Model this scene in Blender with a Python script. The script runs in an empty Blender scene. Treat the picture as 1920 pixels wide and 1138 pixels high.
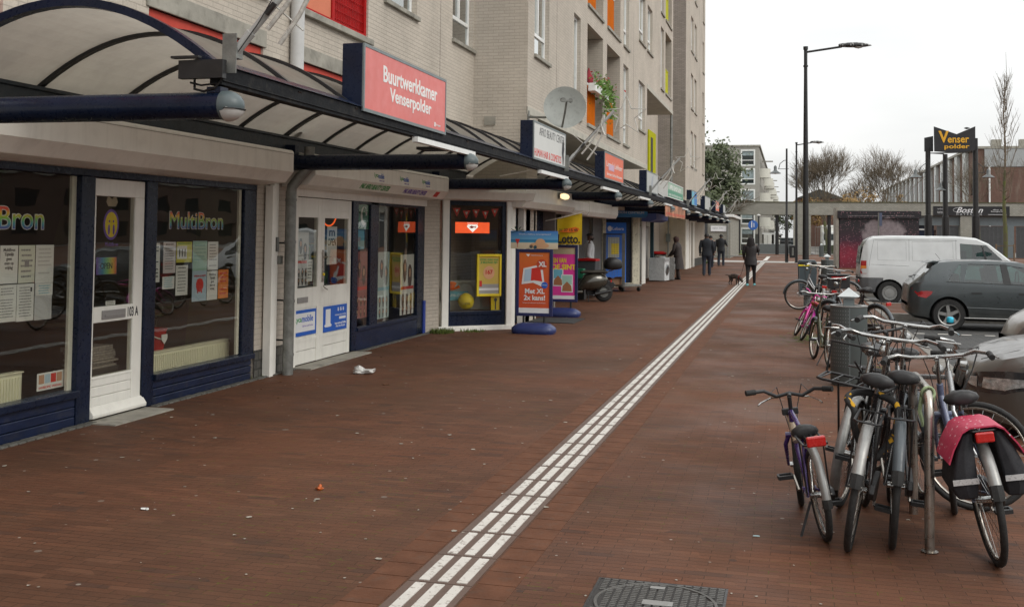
import bpy, bmesh, math, random
from mathutils import Vector, Matrix
PI=math.pi; R=math.radians
rnd=random.Random(7)
S=bpy.context.scene; COL=S.collection
# ---------- camera ----------
cd=bpy.data.cameras.new('camera'); cam=bpy.data.objects.new('camera',cd); COL.objects.link(cam)
cr=Vector((0.9678167,0.2514008,0.0113346)); cu=Vector((-0.0005236,-0.0430282,0.9990737)); cdv=Vector((-0.2516556,0.9669262,0.0415118))
M=Matrix((cr,cu,-cdv)).transposed().to_4x4(); M.translation=Vector((0,0,1.70)); cam.matrix_world=M
cd.sensor_width=36; cd.lens=37.5; cd.shift_y=-0.11198; cd.clip_start=0.05; cd.clip_end=2000
S.camera=cam
# ---------- world, sun, exposure ----------
W=bpy.data.worlds.new('World'); S.world=W; W.use_nodes=True
nt=W.node_tree; nt.nodes.clear()
def N(t,**k):
    n=nt.nodes.new(t)
    for a,b in k.items(): setattr(n,a,b)
    return n
out=N('ShaderNodeOutputWorld'); bg=N('ShaderNodeBackground'); bg.inputs['Strength'].default_value=0.10
sky=N('ShaderNodeTexSky'); sky.sky_type='NISHITA'; sky.sun_disc=False; sky.sun_elevation=R(38); sky.sun_rotation=R(115); sky.air_density=1; sky.dust_density=3
tc=N('ShaderNodeTexCoord'); mp=N('ShaderNodeMapping'); mp.inputs['Scale'].default_value=(1.0,1.0,3.6); mp.inputs['Rotation'].default_value=(0.1,0.05,0)
nz=N('ShaderNodeTexNoise'); nz.inputs['Scale'].default_value=1.7; nz.inputs['Detail'].default_value=5; nz.inputs['Roughness'].default_value=.5
cr_=N('ShaderNodeValToRGB'); e=cr_.color_ramp.elements; e[0].position=.30; e[0].color=(.68,.70,.705,1); e[1].position=.68; e[1].color=(1.0,1.0,.985,1)
sep=N('ShaderNodeSeparateXYZ'); mr=N('ShaderNodeMapRange'); mr.inputs['From Min'].default_value=-.02; mr.inputs['From Max'].default_value=.75; mr.inputs['To Min'].default_value=8.4; mr.inputs['To Max'].default_value=20.
vm=N('ShaderNodeVectorMath',operation='SCALE'); mx=N('ShaderNodeMixRGB'); mx.inputs[0].default_value=.90
L=nt.links.new
L(tc.outputs['Generated'],mp.inputs[0]); L(mp.outputs[0],nz.inputs['Vector']); L(nz.outputs['Fac'],cr_.inputs[0])
L(tc.outputs['Generated'],sep.inputs[0]); L(sep.outputs['Z'],mr.inputs['Value']); L(cr_.outputs[0],vm.inputs[0]); L(mr.outputs[0],vm.inputs['Scale'])
L(sky.outputs[0],mx.inputs[1]); L(vm.outputs[0],mx.inputs[2]); L(mx.outputs[0],bg.inputs['Color']); L(bg.outputs[0],out.inputs[0])
sd=bpy.data.lights.new('sun','SUN'); sd.energy=1.0; sd.angle=R(25); sd.color=(1,.95,.88); sun=bpy.data.objects.new('sun',sd); COL.objects.link(sun)
sun.rotation_euler=(R(52),0,R(65))
S.view_settings.view_transform='Standard'; S.view_settings.look='None'; S.view_settings.exposure=0.12; S.view_settings.gamma=1
S.render.engine='CYCLES'; S.cycles.max_bounces=7; S.cycles.transparent_max_bounces=12
# ---------- materials ----------
MATS={}
class NT:
    def __init__(s,name):
        s.m=bpy.data.materials.new(name); s.m.use_nodes=True; s.t=s.m.node_tree; s.t.nodes.clear()
        s.out=s.n('ShaderNodeOutputMaterial'); s.tc=s.n('ShaderNodeTexCoord'); MATS[name]=s.m
    def n(s,t,ins=None,**k):
        x=s.t.nodes.new(t)
        for a,b in k.items(): setattr(x,a,b)
        for a,b in (ins or {}).items():
            if isinstance(b,bpy.types.NodeSocket): s.t.links.new(b,x.inputs[a])
            else: x.inputs[a].default_value=(*b,1) if x.inputs[a].type=='RGBA' and len(b)==3 else b
        return x
    def l(s,a,b): s.t.links.new(a,b)
    def noise(s,scale,detail=4,vec=None,rough=.55):
        return s.n('ShaderNodeTexNoise',{'Vector':vec or s.tc.outputs['Object'],'Scale':scale,'Detail':detail,'Roughness':rough}).outputs['Fac']
    def ramp(s,fac,*st):
        r=s.n('ShaderNodeValToRGB',{0:fac}); el=r.color_ramp.elements; el.remove(el[1])
        for i_,(p,c) in enumerate(st):
            e_=el[0] if i_==0 else el.new(p); e_.position=p; e_.color=(c,c,c,1) if isinstance(c,(int,float)) else (*c,1)
        return r.outputs[0]
    def mix(s,f,a,b,mode='MIX'):
        x=s.n('ShaderNodeMixRGB',{},blend_type=mode)
        for i,v in enumerate((f,a,b)):
            if isinstance(v,bpy.types.NodeSocket): s.t.links.new(v,x.inputs[i])
            elif isinstance(v,(int,float)) : x.inputs[i].default_value=v if i==0 else (v,v,v,1)
            else: x.inputs[i].default_value=(*v,1)
        return x.outputs[0]
    def math(s,op,a,b=0.):
        return s.n('ShaderNodeMath',{0:a,1:b},operation=op).outputs[0]
    def bump(s,h,st=.3,d=.01):
        return s.n('ShaderNodeBump',{'Height':h,'Strength':st,'Distance':d}).outputs[0]
    def pbr(s,**k):
        p=s.n('ShaderNodeBsdfPrincipled')
        for a,b in k.items():
            a=a.replace('_',' ')
            if isinstance(b,bpy.types.NodeSocket): s.t.links.new(b,p.inputs[a])
            else: p.inputs[a].default_value=(*b,1) if isinstance(b,tuple) and len(b)==3 else b
        s.l(p.outputs[0],s.out.inputs[0]); return s.m
def mat(name,c,rough=.5,metal=0.,var=.12,sc=6,bump=0.,dirt=0.,coat=0.,spec=None,streak=0.):
    """worn procedural surface: colour drifts with noise, dirt speckle, uneven gloss"""
    if name in MATS: return MATS[name]
    s=NT(name); n1=s.noise(sc,5); n2=s.noise(sc*9,3)
    d=s.ramp(n1,(.3,1-var),(.7,1+var)); col=s.mix(1.,c,d,'MULTIPLY')
    if dirt:
        dm=s.ramp(s.noise(sc*2.3,6),(.52,0.),(.72,dirt)); col=s.mix(dm,col,(.09,.08,.065))
    if streak:
        sv=s.n('ShaderNodeMapping',{'Vector':s.tc.outputs['Object'],'Scale':(9,9,.7)}).outputs[0]; col=s.mix(s.ramp(s.noise(1.,5,vec=sv,rough=.65),(.50,0.),(.72,streak)),col,(.16,.14,.11))
    r=s.ramp(n2,(.3,max(.02,rough-.08)),(.7,min(1,rough+.1)))
    k=dict(Base_Color=col,Roughness=r,Metallic=metal)
    if bump: k['Normal']=s.bump(n2,bump,.01)
    if coat: k['Coat_Weight']=coat; k['Coat_Roughness']=.08
    if spec is not None: k['Specular_IOR_Level']=spec
    return s.pbr(**k)
def emis(name,c,st):
    if name in MATS: return MATS[name]
    s=NT(name); n=s.ramp(s.noise(9,2),(.3,.85),(.7,1.)); cc=s.mix(1.,c,n,'MULTIPLY')
    return s.pbr(Base_Color=cc,Roughness=.4,Emission_Color=cc,Emission_Strength=st)
def glassmat(name,tint=(.92,.92,.88),refl=1.):
    if name in MATS: return MATS[name]
    s=NT(name); fr=s.n('ShaderNodeFresnel',{'IOR':1.5}); ge=s.n('ShaderNodeNewGeometry'); f=s.math('MULTIPLY',s.math('MULTIPLY',fr.outputs[0],1.7*refl),s.math('SUBTRACT',1.,ge.outputs['Backfacing']))
    b=s.bump(s.noise(1.3,2),.12,.02)
    g=s.n('ShaderNodeBsdfGlossy',{'Roughness':.01,'Color':(.95,.97,.96,1),'Normal':b}); t=s.n('ShaderNodeBsdfTransparent',{'Color':(*tint,1)})
    m=s.n('ShaderNodeMixShader',{0:f}); s.l(t.outputs[0],m.inputs[1]); s.l(g.outputs[0],m.inputs[2]); s.l(m.outputs[0],s.out.inputs[0]); return s.m
def brick(name,c1,c2,mortar,bw=.21,bh=.0625,ms=.008,axis='wall',paint=0.,bump=.5,stain=(.3,.27,.22),sd=.35):
    s=NT(name); sp=s.n('ShaderNodeSeparateXYZ',{0:s.tc.outputs['Object']})
    u=s.math('ADD',sp.outputs[0],sp.outputs[1]) if axis=='wall' else sp.outputs[0]; v=sp.outputs[2] if axis=='wall' else sp.outputs[1]
    vec=s.n('ShaderNodeCombineXYZ',{0:u,1:v}).outputs[0]
    b=s.n('ShaderNodeTexBrick',{'Vector':vec,'Color1':(*c1,1),'Color2':(*c2,1),'Mortar':(*mortar,1),'Scale':1.,'Mortar Size':ms,'Mortar Smooth':.3,'Bias':0.,'Brick Width':bw,'Row Height':bh})
    n1=s.noise(.7,6,rough=.6); n2=s.noise(60,3)
    col=s.mix(1.,b.outputs[0],s.ramp(n1,(.3,.86),(.7,1.08)),'MULTIPLY')
    col=s.mix(1.,col,s.ramp(n2,(.3,.9),(.7,1.08)),'MULTIPLY')
    stv=s.n('ShaderNodeMapping',{'Vector':s.tc.outputs['Object'],'Scale':(2.,2.,.35)}).outputs[0]
    st=s.ramp(s.noise(1.2,5,vec=stv),(.55,0.),(.8,sd)); col=s.mix(st,col,stain)
    h=s.mix(.25,s.ramp(b.outputs['Fac'],(0.,1.),(1.,0.)),n2)
    s.pbr(Base_Color=col,Roughness=.85,Normal=s.bump(h,bump,.012),Specular_IOR_Level=.25); return s.m
m_paint=brick('painted_brick',(.53,.475,.405),(.485,.435,.37),(.42,.375,.32),ms=.006,bump=.6,stain=(.25,.24,.20),sd=.35)
m_greybrick=brick('grey_brick',(.34,.30,.27),(.27,.24,.21),(.20,.18,.165),ms=.009,bump=.6)
m_concbrick=brick('concrete_brick',(.34,.33,.29),(.28,.275,.24),(.2,.2,.17),bw=.24,bh=.11,ms=.012)
m_redbrick=brick('red_brick',(.150,.072,.054),(.12,.060,.046),(.2,.16,.13))
m_plinth=brick('plinth_brick',(.10,.095,.085),(.07,.07,.065),(.05,.05,.045),bw=.11,bh=.10,ms=.012)
m_conc=mat('concrete',(.29,.275,.235),.85,var=.22,sc=3,bump=.3,dirt=.5)
m_concl=mat('pale_concrete',(.44,.42,.36),.8,var=.1,sc=2,bump=.2,dirt=.25)
m_navy=mat('navy_paint',(.0065,.012,.030),.3,var=.3,sc=3,dirt=.05,bump=.04,spec=.28)
m_navyb=mat('navy_board',(.007,.014,.042),.4,var=.25,sc=5,dirt=.2,bump=.05,spec=.3)
m_black=mat('black_metal',(.014,.014,.015),.4,var=.3,dirt=.15)
m_white=mat('cream_paint',(.84,.83,.77),.45,var=.04,sc=2,dirt=.08,bump=.03,streak=.14)
m_whitem=mat('white_lacquer',(.78,.77,.71),.4,var=.05,sc=2,dirt=.08,streak=.12)
m_wframe=mat('white_frame',(.75,.76,.74),.4,var=.05,dirt=.1)
m_zinc=mat('zinc',(.22,.225,.21),.5,.5,var=.25,sc=9,dirt=.35,bump=.08)
m_grey=mat('mid_grey_plastic',(.16,.19,.195),.45,var=.08,dirt=.1)
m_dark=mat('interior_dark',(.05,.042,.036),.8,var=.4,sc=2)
m_roomf=mat('interior_floor',(.11,.08,.055),.6,var=.3,sc=2)
m_glass=glassmat('shop_glass'); m_glass2=glassmat('window_glass',(.55,.6,.6),1.5)
m_red=mat('red_paint',(.38,.012,.012),.6,spec=.1,var=.12,dirt=.1); m_orange=mat('orange_paint',(.50,.115,.003),.8,var=.1,dirt=.05,spec=.03)
m_salmon=mat('salmon_panel',(.60,.20,.12),.7,var=.05,spec=.1); m_coral=mat('coral_frame',(.50,.07,.05),.6,spec=.1,var=.08,dirt=.1)
m_yellow=mat('lime_yellow',(.42,.42,.008),.7,spec=.1,var=.08)
m_curtain=mat('curtain',(.42,.44,.42),.8,var=.2,sc=12)
m_steel=mat('brushed_steel',(.42,.39,.35),.30,.95,var=.10,sc=3,dirt=.0)
m_chrome=mat('chrome',(.42,.42,.41),.22,1.,var=.2,sc=12,dirt=.2)
m_rubber=mat('rubber',(.016,.016,.016),.75,var=.25,sc=30,dirt=.3,bump=.2)
m_blk=mat('black_plastic',(.02,.02,.021),.5,var=.2,dirt=.1)
# ---------- mesh builder ----------
OFF={}
class MB:
    def __init__(s): s.v=[]; s.f=[]; s.mi=[]; s.cur=0
    def add(s,vs,fs):
        o=len(s.v); s.v+= [tuple(x) for x in vs]; s.f+=[tuple(i+o for i in f) for f in fs]; s.mi+=[s.cur]*len(fs); return s
    def box(s,x0,x1,y0,y1,z0,z1):
        if x0>x1: x0,x1=x1,x0
        if y0>y1: y0,y1=y1,y0
        if z0>z1: z0,z1=z1,z0
        v=[(x,y,z) for x in(x0,x1) for y in(y0,y1) for z in(z0,z1)]
        return s.add(v,[(0,1,3,2),(4,6,7,5),(0,4,5,1),(2,3,7,6),(0,2,6,4),(1,5,7,3)])
    def obb(s,c,ux,uy,uz):
        c=Vector(c);ux=Vector(ux);uy=Vector(uy);uz=Vector(uz)
        v=[c+a*ux+b*uy+d*uz for a in(-1,1) for b in(-1,1) for d in(-1,1)]
        f=[(0,1,3,2),(4,6,7,5),(0,4,5,1),(2,3,7,6),(0,2,6,4),(1,5,7,3)]
        if ux.cross(uy).dot(uz)<0: f=[q[::-1] for q in f]
        return s.add(v,f)
    def bar(s,a,b,w,h=None,up=(0,0,1)):
        a=Vector(a);b=Vector(b); d=(b-a); u=Vector(up)
        if abs(d.normalized().dot(u))>.95: u=Vector((1,0,0))
        r=d.cross(u).normalized(); q=r.cross(d).normalized()
        return s.obb((a+b)/2,d/2,r*w/2,q*(h or w)/2)
    def tube(s,pts,r,seg=8,cap=True,closed=False):
        pts=[Vector(p) for p in pts]; n=len(pts); rs=r if isinstance(r,(list,tuple)) else [r]*n
        vs=[];fs=[]; pr=None
        for i,p in enumerate(pts):
            if closed: d=pts[(i+1)%n]-pts[i-1]
            else: d=(pts[min(i+1,n-1)]-pts[max(i-1,0)])
            d=d.normalized() if d.length>1e-9 else Vector((0,0,1))
            if pr is None:
                a=Vector((0,0,1)) if abs(d.z)<.9 else Vector((1,0,0)); pr=d.cross(a).normalized()
            else:
                pr=(pr-d*pr.dot(d)); pr=pr.normalized() if pr.length>1e-6 else d.orthogonal().normalized()
            q=d.cross(pr)
            for k in range(seg):
                t=2*PI*k/seg; vs.append(p+(pr*math.cos(t)+q*math.sin(t))*rs[i])
        m=n if closed else n-1
        for i in range(m):
            j=(i+1)%n
            for k in range(seg):
                l=(k+1)%seg; fs.append((i*seg+k,i*seg+l,j*seg+l,j*seg+k))
        if cap and not closed: fs.append(tuple(range(seg))[::-1]); fs.append(tuple((n-1)*seg+k for k in range(seg)))
        return s.add(vs,fs)
    def cyl(s,a,b,r,r2=None,seg=12): return s.tube([a,b],[r,r if r2 is None else r2],seg)
    def lathe(s,prof,c=(0,0,0),axis='z',seg=16,sx=1,sy=1,cap=True):
        vs=[];fs=[];n=len(prof)
        for (r,h) in prof:
            for k in range(seg):
                t=2*PI*k/seg; x,y=r*math.cos(t)*sx,r*math.sin(t)*sy
                p={'z':(x,y,h),'x':(h,x,y),'y':(y,h,x)}[axis]; vs.append((p[0]+c[0],p[1]+c[1],p[2]+c[2]))
        for i in range(n-1):
            for k in range(seg):
                l=(k+1)%seg; fs.append((i*seg+k,i*seg+l,(i+1)*seg+l,(i+1)*seg+k))
        if cap and prof[0][0]>1e-5: fs.append(tuple(range(seg))[::-1])
        if cap and prof[-1][0]>1e-5: fs.append(tuple((n-1)*seg+k for k in range(seg)))
        return s.add(vs,fs)
    def prism(s,poly,o,U,V,Wd):
        """polygon (u,v) points on frame o,U,V extruded by vector Wd"""
        o=Vector(o);U=Vector(U);V=Vector(V);Wd=Vector(Wd); n=len(poly)
        a=[o+U*p[0]+V*p[1] for p in poly]; b=[p+Wd for p in a]
        fs=[tuple(range(n)),tuple(range(2*n-1,n-1,-1))]+[(i,i+n,(i+1)%n+n,(i+1)%n) for i in range(n)]
        ar=sum(poly[i][0]*poly[(i+1)%n][1]-poly[(i+1)%n][0]*poly[i][1] for i in range(n))
        if (ar>0)==(U.cross(V).dot(Wd)>0): fs=[f[::-1] for f in fs]
        return s.add(a+b,fs)
    def rings(s,rs,close0=True,close1=True):
        n=len(rs[0]); vs=[p for r in rs for p in r]; fs=[]
        for i in range(len(rs)-1):
            for k in range(n):
                l=(k+1)%n; fs.append((i*n+k,i*n+l,(i+1)*n+l,(i+1)*n+k))
        if close0: fs.append(tuple(range(n))[::-1])
        if close1: fs.append(tuple((len(rs)-1)*n+k for k in range(n)))
        return s.add(vs,fs)
    def build(s,name,m,parent=None,smooth=None,bevel=0,label=None,xf=None,sub=0):
        off=OFF.get(parent.name,Vector()) if parent else Vector()
        me=bpy.data.meshes.new(name)
        vs=[tuple((xf@Vector(v) if xf else Vector(v))-off) for v in s.v]
        me.from_pydata(vs,[],s.f); me.validate()
        for x in (m if isinstance(m,(list,tuple)) else [m]): me.materials.append(x)
        if isinstance(m,(list,tuple)) and len(me.polygons)==len(s.mi): me.polygons.foreach_set('material_index',s.mi)
        if smooth: me.shade_smooth(); me.set_sharp_from_angle(angle=R(smooth))
        o=bpy.data.objects.new(name,me); COL.objects.link(o)
        if parent: o.parent=parent; OFF[o.name]=off
        if bevel:
            b=o.modifiers.new('bevel','BEVEL'); b.width=bevel; b.segments=2; b.limit_method='ANGLE'; b.angle_limit=R(40)
        if sub: q=o.modifiers.new('sub','SUBSURF'); q.levels=q.render_levels=sub
        if label: o['label']=label
        return o
def chaikin(p,n=2,closed=True):
    p=[Vector(q) for q in p]
    for _ in range(n):
        r=[]; m=len(p)
        for i in range(m if closed else m-1): a,b=p[i],p[(i+1)%m]; r+=[a*.75+b*.25,a*.25+b*.75]
        p=r if closed else [p[0]]+r+[p[-1]]
    return p
def tag(o,label,cat,group=None,kind=None):
    if label: o['label']=label
    if cat: o['category']=cat
    if group: o['group']=group
    if kind: o['kind']=kind
    return o
def thing(name,label,cat,loc=(0,0,0),group=None,world=True):
    o=bpy.data.objects.new(name,None); o.empty_display_size=.1; COL.objects.link(o); o.location=loc
    OFF[o.name]=Vector(loc) if world else Vector(); return tag(o,label,cat,group)
def struct(name,mb,m,**k):
    o=mb.build(name,m,**k); o['kind']='structure'; return o
def copy_tree(o,parent=None):
    c=o.copy(); COL.objects.link(c); c.parent=parent
    for ch in o.children: copy_tree(ch,c)
    return c
def text(s,P,U,V,w,h,m,parent,name='lettering',ext=.002,shear=0,bold=0.,spacing=1.,align=None):
    """lettering as flat raised letters fitted into a w x h field whose lower left corner is P"""
    cu_=bpy.data.curves.new('t','FONT'); cu_.body=s; cu_.shear=shear; cu_.offset=bold; cu_.space_character=spacing; cu_.resolution_u=3; cu_.space_line=.95
    if align: cu_.align_x=align
    cu_.extrude=.5
    o=bpy.data.objects.new('t',cu_); COL.objects.link(o); dg=bpy.context.evaluated_depsgraph_get(); dg.update()
    me=bpy.data.meshes.new_from_object(o.evaluated_get(dg)); bpy.data.objects.remove(o); bpy.data.curves.remove(cu_)
    xs=[v.co.x for v in me.vertices]; ys=[v.co.y for v in me.vertices]
    if not xs: return None
    x0,x1,y0,y1=min(xs),max(xs),min(ys),max(ys); U=Vector(U).normalized();V=Vector(V).normalized();Nn=U.cross(V); P=Vector(P)
    off=OFF.get(parent.name,Vector()) if parent else Vector()
    for v in me.vertices:
        v.co=P-off+U*((v.co.x-x0)/(x1-x0)*w)+V*((v.co.y-y0)/(y1-y0)*h)+Nn*(v.co.z*ext)
    me.name=name; me.materials.clear(); me.materials.append(m)
    ob=bpy.data.objects.new(name,me); COL.objects.link(ob); ob.parent=parent; OFF[ob.name]=off
    return ob
def wallx(mb,X,y0,y1,z0,z1,holes,dep=.12,sgn=1,swap=False):
    """wall sheet facing +X (or +-Y when swap) with rectangular openings and reveals"""
    ys=sorted({y0,y1}|{h[i] for h in holes for i in(0,1) if y0<h[i]<y1}); zs=sorted({z0,z1}|{h[i] for h in holes for i in(2,3) if z0<h[i]<z1})
    def q(*p):
        vs=[(y,x,z) if swap else (x,y,z) for x,y,z in p]
        mb.add(vs,[(0,1,2,3) if (sgn>0)!=swap else (3,2,1,0)])
    for a,b in zip(ys,ys[1:]):
        for c,d in zip(zs,zs[1:]):
            my,mz=(a+b)/2,(c+d)/2
            if any(h[0]<my<h[1] and h[2]<mz<h[3] for h in holes): continue
            q((X,a,c),(X,b,c),(X,b,d),(X,a,d))
    D=X-dep*sgn
    for h in holes:
        a,b,c,d=h[:4]
        q((X,a,c),(X,a,d),(D,a,d),(D,a,c)); q((X,b,d),(X,b,c),(D,b,c),(D,b,d))
        q((X,a,d),(X,b,d),(D,b,d),(D,a,d))
        if c>z0+.01: q((X,b,c),(X,a,c),(D,a,c),(D,b,c))
# ================= GROUND =================
def ground_mat():
    s=NT('brick_paving'); oc=s.tc.outputs['Object']; wob=s.n('ShaderNodeTexNoise',{'Vector':oc,'Scale':.9,'Detail':3})
    vec=s.n('ShaderNodeVectorMath',{0:wob.outputs['Color'],1:(.5,.5,.5)},operation='SUBTRACT').outputs[0]
    vec=s.n('ShaderNodeVectorMath',{0:vec,'Scale':.05},operation='SCALE').outputs[0]
    vec=s.n('ShaderNodeVectorMath',{0:oc,1:vec},operation='ADD').outputs[0]
    b=s.n('ShaderNodeTexBrick',{'Vector':vec,'Color1':(.130,.059,.034),'Color2':(.100,.047,.028),'Mortar':(.050,.026,.016),'Scale':1.,'Mortar Size':.0028,'Mortar Smooth':.35,'Brick Width':.205,'Row Height':.056,'Bias':-.1})
    fac=b.outputs['Fac']
    big=s.noise(.32,6,rough=.6); mid=s.noise(2.1,5); fine=s.noise(80,3)
    bc=s.mix(s.ramp(s.noise(1.1,4),(.35,.0),(.65,.45)),b.outputs[0],(.114,.051,.030)); col=s.mix(1.,bc,s.ramp(big,(.32,(.82,.84,.82)),(.48,(.98,.98,.98)),(.66,(1.16,1.08,1.02))),'MULTIPLY')
    col=s.mix(1.,col,s.ramp(mid,(.3,.88),(.72,1.12)),'MULTIPLY'); col=s.mix(1.,col,s.ramp(fine,(.3,.88),(.7,1.1)),'MULTIPLY')
    # per-brick tone
    br=s.n('ShaderNodeTexVoronoi',{'Vector':s.n('ShaderNodeMapping',{'Vector':vec,'Scale':(4.9,17.8,1)}).outputs[0],'Scale':1.,'Randomness':.3})
    sepc=s.n('ShaderNodeSeparateColor',{0:br.outputs['Color']}); col=s.mix(1.,col,s.ramp(sepc.outputs[0],(0.,(.92,.93,.95)),(1.,(1.07,1.04,1.03))),'MULTIPLY')
    col=s.mix(s.math('MULTIPLY',s.math('GREATER_THAN',sepc.outputs[0],.955),.3),col,(.175,.085,.05)); col=s.mix(s.math('MULTIPLY',s.math('LESS_THAN',sepc.outputs[0],.05),.3),col,(.05,.034,.03))
    # grey-brown grime film
    col=s.mix(s.ramp(s.noise(.6,7,rough=.65),(.42,0.),(.7,.35)),col,(.098,.062,.038))
    # darker long streaks of worn joints, open joints
    stv=s.n('ShaderNodeMapping',{'Vector':oc,'Scale':(1.6,15.,1)}).outputs[0]
    stk=s.ramp(s.noise(1.5,4,vec=stv),(.60,0.),(.70,.35)); col=s.mix(s.math('MULTIPLY',stk,s.math('ADD',fac,.12)),col,(.02,.013,.011))
    # moss in joints
    msk=s.ramp(s.noise(.55,4),(.47,0.),(.57,1.)); jn=s.ramp(s.noise(13,3),(.56,0.),(.62,1.))
    moss=s.math('MULTIPLY',s.math('MULTIPLY',msk,jn),s.ramp(fac,(.25,0.),(.7,.9))); col=s.mix(moss,col,(.10,.13,.012))
    # old chewing gum and specks
    def spots(sc,th,r,c,amt):
        nonlocal col
        v=s.n('ShaderNodeTexVoronoi',{'Vector':oc,'Scale':sc}); sc_=s.n('ShaderNodeSeparateColor',{0:v.outputs['Color']})
        on=s.math('GREATER_THAN',sc_.outputs[0],th); rr=s.math('MULTIPLY',sc_.outputs[1],r); inn=s.math('LESS_THAN',v.outputs['Distance'],rr)
        col=s.mix(s.math('MULTIPLY',s.math('MULTIPLY',on,inn),amt),col,c)
    spots(3.2,.62,.10,(.20,.17,.14),.7); spots(5.5,.76,.10,(.27,.24,.20),.8); spots(11.,.84,.13,(.34,.31,.27),.85); spots(4.1,.80,.14,(.04,.032,.028),.6); spots(2.1,.9,.2,(.055,.035,.026),.5)
    col=s.mix(1.,col,s.ramp(s.noise(.16,4),(.35,(.86,.88,.9)),(.65,(1.10,1.05,1.02))),'MULTIPLY'); wetn=s.ramp(s.noise(.5,6,rough=.65),(.56,0.),(.66,1.)); col=s.mix(s.math('MULTIPLY',wetn,.12),col,(.045,.026,.018)); rough=s.ramp(s.noise(.8,5),(.35,.55),(.65,.85))
    h=s.mix(.3,s.ramp(fac,(0.,1.),(1.,0.)),fine); h=s.mix(.35,h,sepc.outputs[1])
    s.pbr(Base_Color=col,Roughness=rough,Normal=s.bump(h,.55,.006),Specular_IOR_Level=.16); return s.m
m_ground=ground_mat()
m_park=brick('parking_brick',(.10,.10,.098),(.07,.07,.07),(.03,.03,.03),bw=.21,bh=.105,ms=.006,axis='floor',bump=.6)
def grassm():
    s=NT('grass'); n=s.noise(40,4); c=s.ramp(n,(.3,(.05,.075,.012)),(.7,(.13,.17,.03)))
    return s.pbr(Base_Color=c,Roughness=.9)
m_grass=grassm()
m_asph=mat('asphalt',(.06,.06,.06),.85,var=.2,bump=.3)
m_light=mat('light_paving',(.33,.32,.29),.8,var=.15,sc=3,dirt=.3)
m_mark=mat('road_marking',(.62,.60,.55),.7,var=.12,sc=30,dirt=.35)
m_tac=mat('tactile_tile',(.115,.075,.058),.7,var=.1,sc=8,dirt=.15,bump=.15)
m_kerb=mat('kerb_stone',(.20,.19,.17),.8,var=.2,dirt=.35,bump=.2)
g=MB(); g.add([(-400,-60,-.62),(600,-60,-.62),(600,900,-.62),(-400,900,-.62)],[(0,1,2,3)]); struct('ground',g,m_asph)
g=MB(); g.add([(-30,-20,0),(1.95,-20,0),(1.95,88,0),(-30,88,0)],[(0,1,2,3)])
g.add([(1.95,35.,0),(60,35.,0),(60,88,0),(1.95,88,0)],[(0,1,2,3)])
g.add([(-30,88,0),(60,88,0),(60,104,0),(-30,104,0)],[(0,1,2,3)]); struct('pavement',g,m_ground)
g=MB(); g.add([(1.95,-20,-.15),(60,-20,-.15),(60,35.,-.15),(1.95,35.,-.15)],[(0,1,2,3)]); struct('parking_lane',g,m_park)
g=MB(); g.box(1.95,2.10,-20,35.,-.3,.012); g.box(2.10,60,34.85,35.,-.3,.012)
g.box(2.10,7.3,25.2,25.34,-.3,.012); g.box(2.10,7.3,29.2,29.34,-.3,.012); g.box(7.3,7.44,25.2,29.34,-.3,.012)
struct('kerb',g,m_kerb,bevel=.012)
g=MB(); g.box(2.10,7.3,25.34,29.2,-.3,0.008); struct('planting_island',g,m_ground)
g=MB()
for i in range(14): g.box(2.35+i*.42,2.53+i*.42,22.0,22.09,-.15,-.145)
for i in range(14): g.box(2.35+i*.42,2.53+i*.42,18.2,18.29,-.15,-.145)
for i in range(8): g.box(2.35+i*.42,2.53+i*.42,14.8,14.88,-.15,-.145)
struct('parking_bay_marking',g,m_mark)
g=MB(); g.add([(-30,104,-.004),(60,104,-.004),(60,700,-.004),(-30,700,-.004)],[(0,1,2,3)]); struct('far_street',g,mat('far_paving',(.16,.15,.135),.85,var=.2,sc=.5))
g=MB(); g.box(-14,3.2,70.2,74.2,-.1,.004); struct('crossing_band',g,m_light)
g=MB(); g.box(-14,20,92.5,93.2,-.1,.006); struct('white_kerb_line',g,m_light)
g=MB(); g.box(-14,-3.6,98,124,-.1,.03); struct('lawn',g,m_grass)
# tactile guide line
mt,mw=MB(),MB(); tl=.447; x0,x1=-1.80,-1.475; k=0; y=3.2
while y<69.5:
    mt.box(x0,x1,y+.004,y+tl-.004,-.02,.0045)
    for i in range(3):
        a=x0+.048+i*.096
        mw.box(a,a+.052,y+.024,y+tl-.022,.0045,.0085)
    y+=tl
for i in range(6):
    yy=76+i*2.4; mt.box(x0,x1,yy,yy+2.3,-.02,.0045); mw.box(x0+.03,x1-.03,yy+.05,yy+2.2,.0045,.008)
struct('tactile_paving',mt,m_tac); 
def tacw():
    s=NT('tactile_white'); n=s.noise(28,6,rough=.7); w=s.ramp(n,(.55,0.),(.63,.75)); c=s.mix(w,(.62,.60,.555),(.14,.10,.08)); c=s.mix(s.ramp(s.noise(1.3,4),(.4,0.),(.75,.35)),c,(.30,.27,.23))
    return s.pbr(Base_Color=c,Roughness=.65,Normal=s.bump(n,.2,.003))
struct('tactile_rib',mw,tacw())
# header course along the guide line
mh=MB(); 
for sx in (-2.01,-1.465):
    y=3.2
    while y<60: mh.box(sx+.004,sx+.196,y+.003,y+.2,-.02,.0025); y+=.205
struct('header_course',mh,mat('header_brick',(.120,.053,.030),.8,spec=.15,var=.22,sc=5,dirt=.25,bump=.2))
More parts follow.
